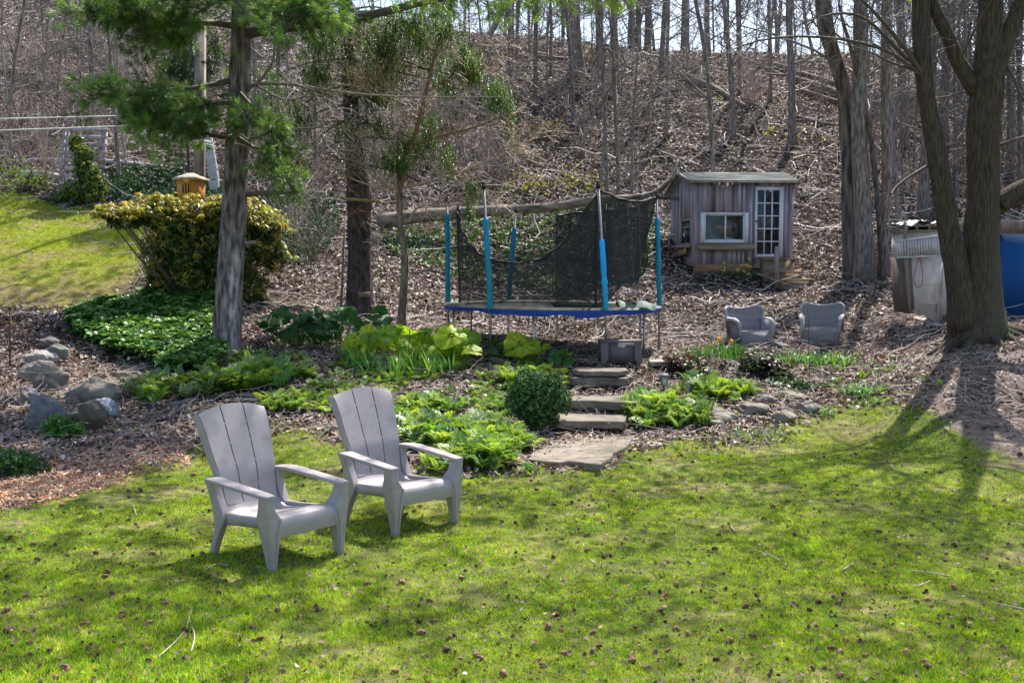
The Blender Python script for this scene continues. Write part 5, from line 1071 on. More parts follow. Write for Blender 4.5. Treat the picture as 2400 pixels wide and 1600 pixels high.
# ================================================================== wicker chairs
def make_wicker(label):
    t = thing('wicker_chair', label, 'chair', group='grey wicker armchairs'); m = M['wicker']; w = .37
    outl = [(-.37, .36), (-.41, .48), (-.43, .62), (-.40, .68), (-.32, .69), (-.18, .655), (0, .64), (.18, .665), (.32, .70), (.40, .69), (.43, .62), (.41, .48), (.37, .36)]
    def back_y(x, z): return .30 + (z - .3) * .28 - .55 * (abs(x) / .43) ** 2.4 * .28
    top = resample(np.array(outl), 34); rows = []
    g = Geo(); rows = []
    for f_ in np.linspace(0, 1, 12):
        row = [[x, 0, .16 + (z - .16) * f_] for x, z in top]
        rows.append([[x, back_y(x, z), z] for x, _, z in row])
    R = np.array(rows); R2 = R + [0, .03, 0]; nn = R.shape[1]; i = np.arange(11)[:, None]; j = np.arange(nn - 1)[None]; fq = np.stack([i * nn + j, i * nn + j + 1, (i + 1) * nn + j + 1, (i + 1) * nn + j], -1).reshape(-1, 4)
    g.add(R.reshape(-1, 3), fq); g.add(R2.reshape(-1, 3), fq[:, ::-1]); part('backrest', g, m, t)
    g = Geo(); g.tube([[x, back_y(x, z) - .0, z] for x, z in top], .026, 8, (1.35, 1.35, 1.4)); part('rolled_rim', g, m, t)
    for sx in (-1, 1):
        g = Geo(); pth = [[sx * .40, .22, .47], [sx * .405, .10, .46], [sx * .40, -.08, .455], [sx * .385, -.22, .43], [sx * .37, -.27, .36], [sx * .355, -.28, .25], [sx * .35, -.28, .16]]
        Q = resample(pth, 16); g.tube(Q, np.interp(np.linspace(0, 1, 16), [0, .5, .75, 1], [.038, .042, .036, .026]), 10, (1.4, 1.4, 1.4))
        rows = [[[sx * .36, y_, .08], [sx * .375, y_, zt], [sx * .335, y_, zt], [sx * .33, y_, .08]] for y_, zt in ((-.27, .40), (-.1, .44), (.1, .45), (.28, .46))]; g.loft(rows); part('arm', g, m, t)
    g = Geo(); g.box(-.33, .33, -.30, -.27, -.04, .235); g.box(-.33, .33, -.27, .26, .20, .23, c=(.9, .9, .9)); g.tube([[-.34, -.285, .24], [.34, -.285, .24]], .014, 6, (1.5, 1.5, 1.55)); g.tube([[-.34, -.29, -.04], [.34, -.29, -.04]], .016, 6, (.8, .7, .75)); part('seat', g, m, t, False)
    for sx in (-1, 1):
        for yy in (-.26, .26): g = Geo(); g.tube([[sx * .33, yy, .10], [sx * (.345), yy * 1.05, -.16]], .022, 8, (.6, .5, .5)); part('leg', g, m, t)
    return t
p = ground(1762, 815); s_ = 1.0
w1 = make_wicker('grey wicker armchair behind the daffodils, dark hellebore at its front'); w1.location = (p[0] + .03, p[1] + .3, p[2] + .05); w1.rotation_euler = (0, 0, math.radians(16)); w1.scale = (.86, .86, .90)
p = ground(1928, 812); dup(w1, (p[0] + .06, p[1] + .3, p[2] + .09), math.radians(-20), 'grey wicker armchair standing right beside the trampoline terrace, above the bright grassy clump')

# ================================================================== white hutch, ladder, blue shed
yh_ = 18.0; q = 1 / pxm(yh_)
def HX(u, y=yh_): return (u - 1200) / pxm(y)
def HZ(v, y=yh_): return HC + (620 - v) / pxm(y)
hb_ = G(HX(2180), yh_ + .4); hutch = thing('storage_hutch', 'leaning old off-white plywood hutch left of the big maple', 'hutch', hb_)
def hq(g, pts, y0, t_, c=(1, 1, 1)):
    a = np.array([[HX(u, y0), y0, HZ(v, y0)] for u, v in pts]) - hb_; g.loft([a, a + [0, t_, 0]], True, c)
g = Geo(); hq(g, [(2134, 600), (2218, 598), (2227, 737), (2210, 737), (2203, 760), (2170, 740), (2141, 734), (2136, 706)], yh_, .03); hq(g, [(2203, 702), (2209, 598.5), (2211, 598.5), (2206, 757)], yh_ - .006, .005, (.35, .3, .28)); hq(g, [(2164, 666), (2209, 665), (2209, 667), (2164, 668)], yh_ - .006, .005, (.35, .3, .28)); hq(g, [(2146, 706), (2198, 710), (2198, 713), (2146, 709)], yh_ - .03, .029, (.8, .75, .7)); hq(g, [(2198, 710), (2200, 710), (2200, 745), (2198, 745)], yh_ - .03, .029, (.5, .45, .4)); part('front_panel', g, M['hutch'], hutch, False)
g = Geo(); 
for (a, b, cc) in [((2122, 604), (2135, 735), (.9, .88, .85)), ((2129, 604), (2140, 726), (.6, .55, .5)), ((2117, 520), (2120, 606), (.7, .66, .62))]:
    p0 = np.array([HX(a[0]), yh_ + .02, HZ(a[1])]) - hb_; p1 = np.array([HX(b[0]), yh_ + .02, HZ(b[1])]) - hb_; g = Geo(); g.bar(p0, p1, .05, .05, cc, (0, 1, 0)); part('side_post', g, M['wood'], hutch, False)
g = Geo()
hq(g, [(2128, 600), (2134, 600), (2146, 735), (2140, 735)], yh_ + .03, .9, (.5, .45, .42)); part('side_wall', g, M['wood'], hutch, False); g = Geo(); hq(g, [(2218, 600), (2226, 600), (2236, 735), (2230, 735)], yh_ + .03, .9, (.3, .28, .26)); part('side_wall', g, M['wood'], hutch, False)
g = Geo(); hq(g, [(2126, 545), (2212, 542), (2216, 556), (2217, 600), (2124, 602)], yh_ + .10, .8, (1.1, 1.1, 1.05)); part('upper_box', g, M['hutch'], hutch, False)
g = Geo(); hq(g, [(2112, 530), (2208, 528), (2208, 530), (2112, 532.5)], yh_ + .05, .9, (.9, .85, .8)); hq(g, [(2122, 541), (2208, 538), (2208, 541.5), (2122, 544.5)], yh_ + .05, .9, (1, .95, .9))
for u_ in (2120, 2143, 2172, 2192): hq(g, [(u_, 530.6), (u_ + 4, 530.6), (u_ + 4, 540), (u_, 540)], yh_ + .05, .05, (1, .9, .8))
hq(g, [(2120, 531.5), (2206, 530.5), (2206, 539), (2120, 540)], yh_ + .5, .02, (.25, .2, .18)); part('shelf', g, M['wood'], hutch, False)
g = Geo(); xs = np.linspace(0, 1, 20); rows = []
for f_ in np.linspace(0, 1, 7): rows.append([[HX(2106 + 96 * s_) , yh_ - .02 + f_ * .9, HZ(521 + 4 * math.sin(s_ * 9) - 2 * s_ + (6 * (1 - f_ * 8) * (1 - s_) if f_ < .1 else 0)) + .03 * random.gauss(0, .5)] for s_ in xs])
R = np.array(rows); nn = 20; i = np.arange(6)[:, None]; j = np.arange(19)[None]; g.add(R.reshape(-1, 3), np.stack([i * nn + j, i * nn + j + 1, (i + 1) * nn + j + 1, (i + 1) * nn + j], -1).reshape(-1, 4)); single('tarp', g, M['tarp'], 'crumpled pale tarp lying on top of the white hutch', 'tarp', (HX(2150), yh_ + .4, HZ(524)))
yl = yh_ - .16; L0 = np.array([HX(2097, yl), yl, HZ(604, yl)]); lad = thing('metal_ladder', 'aluminium ladder hung sideways across the white hutch', 'ladder', L0)
P_ = lambda u, v, dy=0: np.array([HX(u, yl), yl + dy, HZ(v, yl)]) - L0
for a, b in (((2094, 566), (2214, 551)), ((2097, 604), (2219, 599))): g = Geo(); g.bar(P_(*a), P_(*b), .03, .025, None, (0, 1, 0)); part('rail', g, M['alu'], lad, False)
for k in range(19):
    f_ = (k + .5) / 19; a = P_(2094 + 120 * f_, 566 - 15 * f_); b = P_(2097 + 122 * f_, 604 - 5 * f_); g = Geo(); g.bar(a, b, .028, .02, None, (0, 1, 0)); part('rung', g, M['alu'], lad, False)
tw = Geo(); cp_ = [(2158, 598), (2145, 606), (2138, 640), (2136, 660), (2142, 672), (2152, 675), (2158, 664), (2158, 645), (2152, 615), (2150, 600)]; tw.tube(resample([[HX(u), yh_ - .05 - .02 * (k % 2), HZ(v)] for k, (u, v) in enumerate(cp_)], 30), .006, 6); single('extension_cord', tw, M['red'], 'red cord looped over the ladder on the white hutch', 'cord', (HX(2148), yh_ - .05, HZ(675)))
g = Geo(); g.loft([[[x_, y_, z_] for x_, y_ in ((-.35 * s_, -.25), (.35 * s_, -.25), (.35 * s_, .25), (-.35 * s_, .25))] for z_, s_ in ((0, .7), (.22, 1), (.23, .93), (.05, .65))], True, (.5, 1, 1)); o = single('red_tub', g, M['red'], 'dark red tub lying behind the left of the white hutch', 'tub', smooth=False); p = ground(2105, 640); o.location = (p[0], p[1] + .3, p[2])
yb_ = 18.7; bb_ = G(HX(2290, yb_), yb_); bs = thing('blue_shed', 'blue painted shed behind the big maple', 'shed', bb_)
g = Geo(); zb = HZ(758, yb_) - bb_[2] - .1; zt = HZ(536, yb_) - bb_[2]; g.box(HX(2244, yb_) - bb_[0], HX(2600, yb_) - bb_[0], 0, 1.5, zb, zt - .0); part('walls', g, M['blue'], bs, False)
g = Geo(); xa, xb = HX(2236, yb_) - bb_[0], HX(2620, yb_) - bb_[0]; g.loft([[[xa, y_, zt + dz0 + .06], [xb, y_, zt + dz0 - .12 + .06], [xb, y_, zt + dz0 - .12 + .2], [xa, y_, zt + dz0 + .2]] for y_, dz0 in ((-.25, -.06), (1.7, -.5))]); part('roof', g, M['shingle'], bs, False)
g = Geo(); g.loft([[[xa, y_, zt - .02], [xb, y_, zt - .10], [xb, y_, zt + .06], [xa, y_, zt + .16]] for y_ in (-.285, -.255)], True, (.9, .75, .75)); part('fascia', g, M['wood'], bs, False)

# boards on the ground
for k, (a, b, w, lab) in enumerate([((1965, 666), (2050, 680), .16, 'longest pale board in front of the close pair of trunks'), ((2010, 690), (2095, 683), .09, 'thin grey board lying left of the hutch'), ((1940, 630), (1990, 606), .07, 'pale board leaning towards the close pair of trunks'), ((1955, 634), (1998, 622), .12, 'wide light board beside the close pair of trunks'), ((1878, 655), (1925, 680), .05, 'thin pale stick board near the wooden steps'),
                                     ((1925, 560), (1970, 530), .05, 'board lying on the leaves between shed and trunks'), ((2085, 740), (2120, 712), .1, 'round topped log end by the hutch'), ((2150, 750), (2200, 770), .14, 'broken white board at the foot of the hutch')]):
    p0, p1 = ground(*a) + [0, 0, .04], ground(*b) + [0, 0, .05]; g = Geo(); g.bar(p0, p1, w, .035, (1.3, 1.3, 1.3)); single('loose_board', g, M['wood'], lab, 'board', p0, 'boards lying on the ground', False)
for (u_, v_, lab, c_) in [(2060, 708, 'small white plastic lid in the leaves near the hutch', 'lid')]:
    p = ground(u_, v_); g = Geo(); g.tube([[0, 0, 0], [.0, -.012, .02]], [.05, .045], 14); o = single('plastic_lid', g, M['plaster'], lab, c_); o.location = list(p + [0, 0, .03]); o.rotation_euler = (.7, .2, 0)
p = ground(1795, 700); g = Geo(); g.add(IV * .035, IF, (1, 1, 1)); mt_ = mat_noise('tennis_ball_felt', (.35, .55, .12), (.45, .65, .2), 60, .9, .2); o = single('tennis_ball', g, mt_, 'green ball in the leaves above the left wicker chair', 'ball'); o.location = list(p + [0, 0, .04])

# ================================================================== fallen logs
def log(pts, ws, label, mat='log', group='logs lying on the slope', lift=.6, ys=None, sides=12, name='fallen_log', n=18):
    P = []
    for k, ((u, v), w) in enumerate(zip(pts, ws)):
        p = ground(u, v) if ys is None else at(u, v, ys[k]); p = p.copy(); p[2] += 0 if ys else w / pxm(p[1]) * lift + .05; P.append(p)
    P = np.array(P); W_ = [w * (1 if ys else 1.25) / 2 / pxm(p[1]) for w, p in zip(ws, P)]; Q = resample(np.c_[P, W_], n); g = Geo(); g.tube(Q[:, :3], Q[:, 3], sides, (1, 1, 1), .06); return single(name, g, M[mat], label, 'log', P[0], group)
log([(885, 522), (960, 508), (1038, 502), (1115, 496), (1191, 492), (1293, 488), (1378, 470), (1460, 466), (1531, 460), (1562, 430), (1581, 408), (1588, 372)], [38, 33, 30, 27, 24, 22, 20, 17, 15, 13, 11, 6], 'long thick fallen trunk across the slope behind the trampoline', ys=list(np.interp(np.arange(12), [0, 6, 11], [23.2, 24.2, 25.4])), n=34, sides=16)
log([(1531, 462), (1560, 463), (1600, 466)], [12, 10, 8], 'short broken branch end beside the shed wall', ys=[24.6, 24.8, 25])
for pts, ws, lab in [([(1748, 145), (1790, 165), (1838, 186)], [5, 6, 6], 'thin log high on the slope left of the rooted tree'), ([(1815, 158), (1880, 182), (1965, 208)], [8, 9, 10], 'dark log ending at the shaggy trunk, upper one'), ([(1858, 192), (1910, 207), (1968, 228)], [9, 10, 10], 'dark log ending at the shaggy trunk, middle one'), ([(1868, 220), (1920, 236), (1972, 252)], [9, 9, 9], 'mossy log ending at the shaggy trunk, lower one'),
                     ([(1866, 281), (1920, 296), (1985, 304)], [7, 6, 5], 'pale thin log below the mossy log'), ([(1600, 188), (1680, 220), (1752, 262)], [13, 11, 8], 'grey log crossing the slope above the shed'), ([(1235, 385), (1300, 412), (1390, 448)], [7, 7, 6], 'pale pole lying on the slope above the fallen trunk'), ([(1300, 185), (1360, 230), (1400, 262)], [4, 4, 4], 'thin straight pole lying below the thickest crest trunk'),
                     ([(1130, 128), (1190, 136), (1260, 140), (1340, 146)], [5, 6, 6, 5], 'long log lying just under the crest'), ([(1300, 104), (1330, 108)], [3, 3], 'short log on the very crest'), ([(2030, 235), (2060, 250), (2160, 340)], [8, 8, 7], 'log between the trunks right of the close pair'), ([(2120, 310), (2180, 345), (2230, 350)], [7, 7, 7], 'log behind the leaning maple stem')]:
    log(pts, ws, lab)
for pts, ws, lab in [([(50, 422), (105, 424), (165, 434)], [14, 15, 12], 'thick birch log at the back edge of the upper lawn'), ([(55, 386), (100, 383), (150, 384)], [6, 7, 6], 'thin birch log behind the thick one'), ([(240, 388), (290, 392), (355, 398)], [8, 9, 6], 'birch log right of the trellis'), ([(168, 436), (200, 440), (240, 442)], [10, 9, 8], 'birch log partly hidden by the vine on the trellis')]:
    log(pts, ws, lab, 'birch', 'white birch logs behind the upper lawn')
for k, v_ in enumerate((352, 362, 372, 384, 396, 406)):
    log([(392 + 3 * k % 5, v_), (432, v_ + 1)], [8, 8], ['topmost log step up the left bank', 'second log step from the top of the left bank', 'third log step from the top of the left bank', 'third log step from the bottom of the left bank', 'second log step from the bottom of the left bank', 'lowest log step of the left bank'][k], 'log', 'log steps up the left bank', n=5, name='log_step')

# ================================================================== trellis, clothesline, bird house, ladder
ytr = ground(195, 462)[1]; T0 = at(138, 452, ytr); tr = thing('trellis', 'grey slatted wooden trellis with a climbing shrub in front', 'trellis', T0)
W4 = lambda u, v, dy=0.0: at(u, v, ytr + dy) - T0
for a, b in (((152, 303), (139, 452)), ((250, 303), (240, 420)), ((160, 308), (150, 420))): g = Geo(); g.bar(W4(*b, 0), W4(*a, .3), .05, .05, (1.2, 1.2, 1.35), (0, 1, 0)); part('upright', g, M['wood'], tr, False)
for k in range(8):
    f_ = k / 7; v_ = 304 + 125 * f_; g = Geo(); g.bar(W4(150 - 11 * f_, v_, .3 - .3 * f_ - .03), W4(253 - 9 * f_, v_ + (0 if k else 1), .3 - .3 * f_ - .03), .025, .085, (1.3, 1.3, 1.5), (0, 0, 1)); part('slat', g, M['wood'], tr, False)
ypo = 20.2; pb_ = G(at(463, 440, ypo)[0], ypo); po = thing('clothesline_post', 'square grey post with a white crossarm and two lines', 'post', pb_)
g = Geo(); a, b = at(463, 470, ypo) - pb_, at(470, 60, ypo) - pb_; a[2] = -.1; g.bar(a, b, .17, .17, (.75, .72, .68), (0, 1, 0)); part('post', g, M['wood'], po, False)
g = Geo(); g.tube([at(323, 312, ypo - .1) - pb_, at(493, 334, ypo - .1) - pb_], .026, 8); part('crossarm', g, M['plaster'], po)
g = Geo(); g.tube([at(325, 312, ypo - .1) - pb_, at(325, 322, ypo - .1) - pb_], .02, 6); part('hook', g, M['plaster'], po)
for a, b in (((-30, 279), (470, 266)), ((-30, 306.5), (470, 288))):
    ys_ = (19.0, ypo - .12); P = [at(a[0] + (b[0] - a[0]) * s, a[1] + (b[1] - a[1]) * s + 3 * s * (1 - s), ys_[0] + (ys_[1] - ys_[0]) * s) - pb_ for s in np.linspace(0, 1, 9)]; g = Geo(); g.tube(P, .011, 5); part('line', g, M['wire'], po)
ybh = 19.0; B0 = G(at(449, 480, ybh)[0], ybh); bh = thing('bird_house', 'orange cedar bird house with three slots and a hipped roof', 'bird house', B0, math.radians(-14)); zb, zt = HC + (620 - 478) / pxm(ybh) - B0[2], HC + (620 - 424) / pxm(ybh) - B0[2]; hw_ = .175
g = Geo(); g.loft([[[-a_, -a_, z_], [a_, -a_, z_], [a_, a_, z_], [-a_, a_, z_]] for z_, a_ in ((zb, .165), (zt, .185))]); part('body', g, M['orange'], bh, False)
for k, x_ in enumerate((-.055, .0, .055)): g = Geo(); g.box(x_ - .011, x_ + .011, -.182, -.168, zb + .18, zb + .33 + (.03 if k == 1 else 0)); part('slot', g, M['black'], bh, False)
g = Geo(); g.loft([[[-a_, -a_, z_], [a_, -a_, z_], [a_, a_, z_], [-a_, a_, z_]] for z_, a_ in ((zt - .01, .235), (zt + .015, .24), (zt + .07, .14), (zt + .075, .12), (zt + .12, .05))], True, (1.3, 1.2, 1.0)); part('roof', g, M['wood'], bh, False)
g = Geo(); g.box(-.04, .04, -.04, .04, -.1, zb); part('pole', g, M['wood'], bh, False)
yld = 18.9; L0 = G(at(803, 735, yld)[0], yld); ld = thing('wooden_ladder', 'dark narrow wooden ladder leaning by the spruce trunk', 'ladder', L0)
for (a, b) in (((799, 728), (809, 508)), ((812, 728), (822, 512))): g = Geo(); g.bar(at(*a, yld) - L0, at(*b, yld + .3) - L0, .035, .06, (.7, .6, .5), (0, 1, 0)); part('rail', g, M['wood'], ld, False)
for k in range(5): v_ = 700 - 40 * k; g = Geo(); g.bar(at(800 + 1.8 * k, v_, yld + .02 + .05 * k) - L0, at(814 + 1.8 * k, v_, yld + .02 + .05 * k) - L0, .04, .03, (.7, .6, .5)); part('rung', g, M['wood'], ld, False)
# garden stakes and lantern
for (u0, v0, u1, v1, r_, m_, lab) in [(1898, 897, 1893, 690, .006, 'rust', 'thin rusty garden rod in front of the right wicker chair'), (1788, 800, 1788, 735, .005, 'alu', 'thin white rod in front of the left wicker chair'), (1664, 890, 1668, 818, .010, 'wood', 'pale bent stalk beside the daffodils'), (23, 860, 23, 722, .014, 'rust', 'rusty plant stake at the far left of the bed'), (415, 715, 432, 655, .03, 'wood', 'grey slatted stake leaning under the rhododendron'), (300, 715, 352, 658, .03, 'rust', 'dark pole leaning beside the rhododendron'), (1045, 975, 1075, 918, .012, 'wood', 'dry upright stalk among the ferns right of the farther chair')]:
    p = ground(u0, v0); g = Geo(); a = p - [0, 0, .1]; b = at(u1, v1, p[1]); g.tube([a, (a + b) / 2, b], r_, 6)
    if r_ == .014: g.add(IV * .03 + b, IF)
    single('garden_stake', g, M[m_], lab, 'stake', p)
p = ground(1556, 930); ln = thing('garden_lantern', 'small black solar lantern on a stake right of the steps', 'lantern', p); s_ = 1 / pxm(p[1])
g = Geo(); g.tube([[0, 0, -.05], [0, 0, 26 * s_]], .012, 8); part('stake', g, M['black'], ln)
g = Geo(); z0 = 26 * s_; g.loft([[[a_, -a_, z_], [a_, a_, z_], [-a_, a_, z_], [-a_, -a_, z_]] for z_, a_ in ((z0, .028), (z0 + .02, .03), (z0 + .12, .05))]); part('glass', g, M['tarp'], ln, False)
g = Geo(); g.loft([[[a_, -a_, z_], [a_, a_, z_], [-a_, a_, z_], [-a_, -a_, z_]] for z_, a_ in ((z0 + .12, .068), (z0 + .135, .07), (z0 + .165, .052))])
for sx in (-1, 1):
    for sy in (-1, 1): g.bar([sx * .03, sy * .03, z0], [sx * .052, sy * .052, z0 + .12], .008, .008)
g.box(-.03, .03, -.03, .03, z0 - .01, z0 + .004); part('cap', g, M['greybox'], ln, False)

# ================================================================== planting
def zone_pts(poly, dens):
    P = np.array([ground(u, v) for u, v in poly]); lo, hi = P.min(0), P.max(0); A = (hi[0] - lo[0]) * (hi[1] - lo[1]); n = int(A * dens)
    x = lo[0] + rng.random(n) * (hi[0] - lo[0]); y = lo[1] + rng.random(n) * (hi[1] - lo[1]); u, v = project(np.stack([x, y, terr(x, y)], -1))
    q = fbm(x, y, .6, 31) * 22; k = inpoly(u + q, v + q * .6, poly); return x[k], y[k]
def frond(nl=7, droop=.35, seed=0):
    V = []; Fq = []
    for k in range(nl):
        s = (k + .8) / nl; c = np.array([0, s * .95, .55 * math.sin(s * 1.6) - droop * s * s]); L = .34 * (1 - .72 * s) * (1.2 if k else .8)
        for sx in (-1, 1):
            t = c + np.array([sx * L, L * .55, .03]); m1 = c + np.array([sx * L * .5, -.02, .02]); m2 = c + np.array([sx * L * .45, L * .55 + .04, .02]); b = len(V); V += [c, m1, t, m2]; Fq.append([b, b + 1, b + 2, b + 3])
    b = len(V); V += [[-.035, .8, .4 - droop * .7], [.035, .8, .4 - droop * .7], [0, 1.08, .42 - droop]]; V += [[0, .9, .42 - droop * .8]]; Fq.append([b, b + 3, b + 1, b + 2])
    return np.array(V, float), np.array(Fq)
def clump(nf, seed, el=(.15, 1.1), base=None):
    r = np.random.default_rng(seed); V0, F0 = base or frond(); V = []; Fs = []
    for k in range(nf):
        a = r.random() * 2 * PI; e = el[0] + (el[1] - el[0]) * r.random(); s = .55 + .5 * r.random(); ce, se = math.cos(e), math.sin(e)
        P = V0 * s; P = np.stack([P[:, 0], P[:, 1] * ce - P[:, 2] * se * .4, P[:, 1] * se + P[:, 2] * ce], -1); ca, sa = math.cos(a), math.sin(a)
        P = np.stack([P[:, 0] * ca - P[:, 1] * sa, P[:, 0] * sa + P[:, 1] * ca, P[:, 2]], -1); Fs.append(F0 + len(V0) * k); V.append(P)
    return np.concatenate(V), [np.concatenate(Fs)]
def place(g, tm, x, y, size, C, tilt=.15, lift=0.0):
    n = len(x)
    if n == 0: return
    N = np.stack([np.zeros(n), np.zeros(n), np.ones(n)], -1) + .4 * normals(x, y) + tilt * rng.standard_normal((n, 3)); P = np.stack([x, y, terr(x, y) + lift], -1); R = frames(N, rng.random(n) * 6.28); k = rng.integers(0, len(tm), n)
    for q, (tv, tf) in enumerate(tm):
        m = k == q
        if m.any(): scatter(g, tv, tf, P[m], R[m], size[m], C[m])
# feathery green ground cover around the steps
FA = [(345, 885), (480, 850), (560, 832), (640, 832), (760, 850), (900, 868), (1100, 850), (1250, 848), (1312, 880), (1300, 935), (1215, 965), (1195, 1085), (1110, 1098), (1040, 1060), (960, 1030), (880, 985), (700, 965), (600, 930), (470, 930), (350, 930)]
FB = [(1515, 935), (1570, 905), (1640, 890), (1770, 905), (1760, 935), (1690, 965), (1650, 1012), (1540, 1012), (1515, 975)]
FC = [(1920, 870), (2150, 860), (2200, 900), (2060, 950), (1960, 960)]
ft = [clump(8, s, (.1, .8)) for s in range(6)]
g = Geo()
BG = [(.19, .33, .06), (.27, .42, .07), (.12, .24, .05), (.34, .46, .09), (.24, .36, .16)]
for poly, dn, hi, th_ in ((FA, 95, .55, .07), (FB, 70, .50, .06), (FC, 14, .5, .15)):
    x, y = zone_pts(poly, dn); q = fbm(x, y, .8, 41); k = q > th_ - .12; x, y, q = x[k], y[k], q[k]; sz = (.13 + .12 * rng.random(len(x))) * hi * (1 + .5 * np.clip(q, 0, .5))
    place(g, ft, x, y, sz, mixcol(BG, len(x), .16), .15, .0)
tag(part('feathery_ground_cover', g, M['leaf'], None, False), 'feathery bright green plants on both sides of the steps', 'ground cover', kind='stuff')
# larger feathery plants one can tell apart
FP = 'feathery green plants along the bed'
for k, (u_, v_, sz, n_, lab) in enumerate([(548, 905, .30, 4, 'feathery plant left of the farther chair, above the low wall'), (640, 890, .26, 3, 'feathery plant to the right of the one above the low wall'), (375, 925, .24, 3, 'feathery plant at the right end of the stacked slabs'), (665, 955, .22, 2, 'small feathery plant between the two chair backs'), (1060, 1040, .32, 5, 'big feathery plant right of the farther chair, touching the lawn'), (1120, 1085, .28, 4, 'lowest feathery plant left of the wide flagstone'),
                                       (1180, 1050, .26, 3, 'feathery plant under the boxwood'), (955, 1010, .24, 3, 'feathery plant directly behind the arm of the farther chair'), (1530, 980, .26, 4, 'feathery plant right of the second step'), (1600, 985, .25, 3, 'feathery plant at the lawn edge right of the steps'), (1700, 925, .22, 3, 'feathery plant above the pale wedge stone'), (1010, 965, .22, 3, 'feathery plant beside the dry stalk'), (730, 955, .16, 2, 'small pale plant behind the nearer chair arm'), (1240, 905, .25, 4, 'bright feathery plant above the boxwood')]):
    p = ground(u_, v_); n = 16 * n_; x = p[0] + rng.standard_normal(n) * .11 * n_ ** .5; y = p[1] + rng.standard_normal(n) * .10 * n_ ** .5; g = Geo(); place(g, ft, x, y, sz * (.6 + .5 * rng.random(n)), mixcol(BG, n, .15), .3, .03)
    single('feathery_plant', g, M['leaf'], lab, 'plant', p, FP, False)
# grass seedlings and weeds in the beds
def weeds(poly, dn, cols, size, name, label, tm=ft, mat='leaf', lift=0, cat='plants', tilt=.3):
    g = Geo()
    for po in poly:
        x, y = zone_pts(po, dn); place(g, tm, x, y, size * (.6 + .8 * rng.random(len(x))), mixcol(cols, len(x), .2), tilt, lift)
    return tag(part(name, g, M[mat], None, False), label, cat, kind='stuff')
weeds([[(420, 960), (900, 985), (1060, 1080), (860, 1050), (640, 1010), (450, 1040)], [(1480, 820), (2150, 840), (2200, 940), (1950, 970), (1600, 1010)], [(20, 880), (450, 960), (420, 1040), (250, 1050), (30, 1000)]], 12, [(.14, .26, .05), (.20, .30, .06), (.10, .20, .05)], .06, 'seedling_weeds', 'scattered small green weeds over the beds')
# low leaves: pachysandra, periwinkle
def rosette(nl, seed, L=1.0, up=.35, w=.34, droop=.0, z0=0.0):
    r = np.random.default_rng(seed); V = []; Fq = []
    for k in range(nl):
        a = k / nl * 2 * PI + r.normal() * .25; e = up + .35 * r.normal(); l = L * (.75 + .35 * r.random()); d = np.array([math.cos(a) * math.cos(e), math.sin(a) * math.cos(e), math.sin(e)]); s = np.array([-math.sin(a), math.cos(a), 0]) * w * l
        m = d * l * .6 + [0, 0, z0]; t = d * l + [0, 0, z0 - droop * l]; b = len(V); V += [[0, 0, z0], m - s + [0, 0, .05], t, m + s + [0, 0, .05]]; Fq += [[b, b + 1, b + 2, b + 3]]
    return np.array(V, float), [np.array(Fq)]
PX = [(150, 748), (330, 712), (420, 705), (505, 712), (505, 790), (525, 850), (500, 885), (400, 895), (345, 862), (250, 835), (175, 795)]
g = Geo(); pr = [rosette(7, s, 1, .35, .3, .15) for s in range(4)]; x, y = zone_pts(PX, 330); place(g, pr, x, y, .085 + .04 * rng.random(len(x)), mixcol([(.09, .22, .05), (.13, .29, .07), (.06, .15, .04), (.19, .36, .09)], len(x), .18), .25, .16 + .10 * rng.random(len(x)))
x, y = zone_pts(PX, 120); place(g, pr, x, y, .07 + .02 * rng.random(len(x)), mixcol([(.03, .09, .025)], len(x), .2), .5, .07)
tag(part('pachysandra_bed', g, M['gloss'], None, False), 'dense dark green pachysandra at the foot of the pine', 'ground cover', kind='stuff')
pv = [rosette(5, 20 + s, 1, .3, .3) for s in range(4)]
for nm, polys, dn, cols, lab in [('periwinkle_bed', [[(240, 405), (430, 395), (500, 430), (545, 470), (540, 520), (350, 500), (250, 470)], [(575, 470), (700, 455), (790, 470), (790, 560), (720, 640), (600, 600)]], 260, [(.03, .09, .04), (.05, .13, .06), (.025, .06, .03)], 'glossy dark green periwinkle on the left bank'),
                                 ('ivy_bank', [[(890, 525), (1180, 505), (1530, 475), (1560, 560), (1500, 650), (1380, 700), (1200, 690), (1000, 640), (900, 600)]], 85, [(.05, .12, .04), (.07, .16, .05), (.12, .2, .05)], 'ivy and small green leaves on the bank behind the trampoline'),
                                 ('purple_ground_cover', [[(-40, 745), (150, 735), (170, 790), (60, 820), (-40, 815)]], 120, [(.10, .07, .11), (.14, .10, .14), (.06, .05, .07), (.08, .10, .06)], 'low purplish leaved plants left of the pachysandra'),
                                 ('hill_sprouts', [[(1050, 430), (1250, 440), (1340, 425), (1400, 445), (1380, 475), (1130, 470)], [(1680, 235), (1700, 235), (1720, 260), (1685, 255)], [(1790, 300), (1850, 300), (1990, 325), (1960, 350), (1790, 330)], [(1880, 125), (1940, 120), (1930, 145), (1870, 140)]], 20, [(.22, .28, .05), (.28, .30, .06)], 'yellow green sprouts on the slope')]:
    g = Geo()
    for po in polys: x, y = zone_pts(po, dn); place(g, pv, x, y, .06 + .05 * rng.random(len(x)), mixcol(cols, len(x), .2), .5, .07 + .08 * rng.random(len(x)))
    tag(part(nm, g, M['gloss'] if nm != 'hill_sprouts' else M['leaf'], None, False), lab, 'ground cover', kind='stuff')
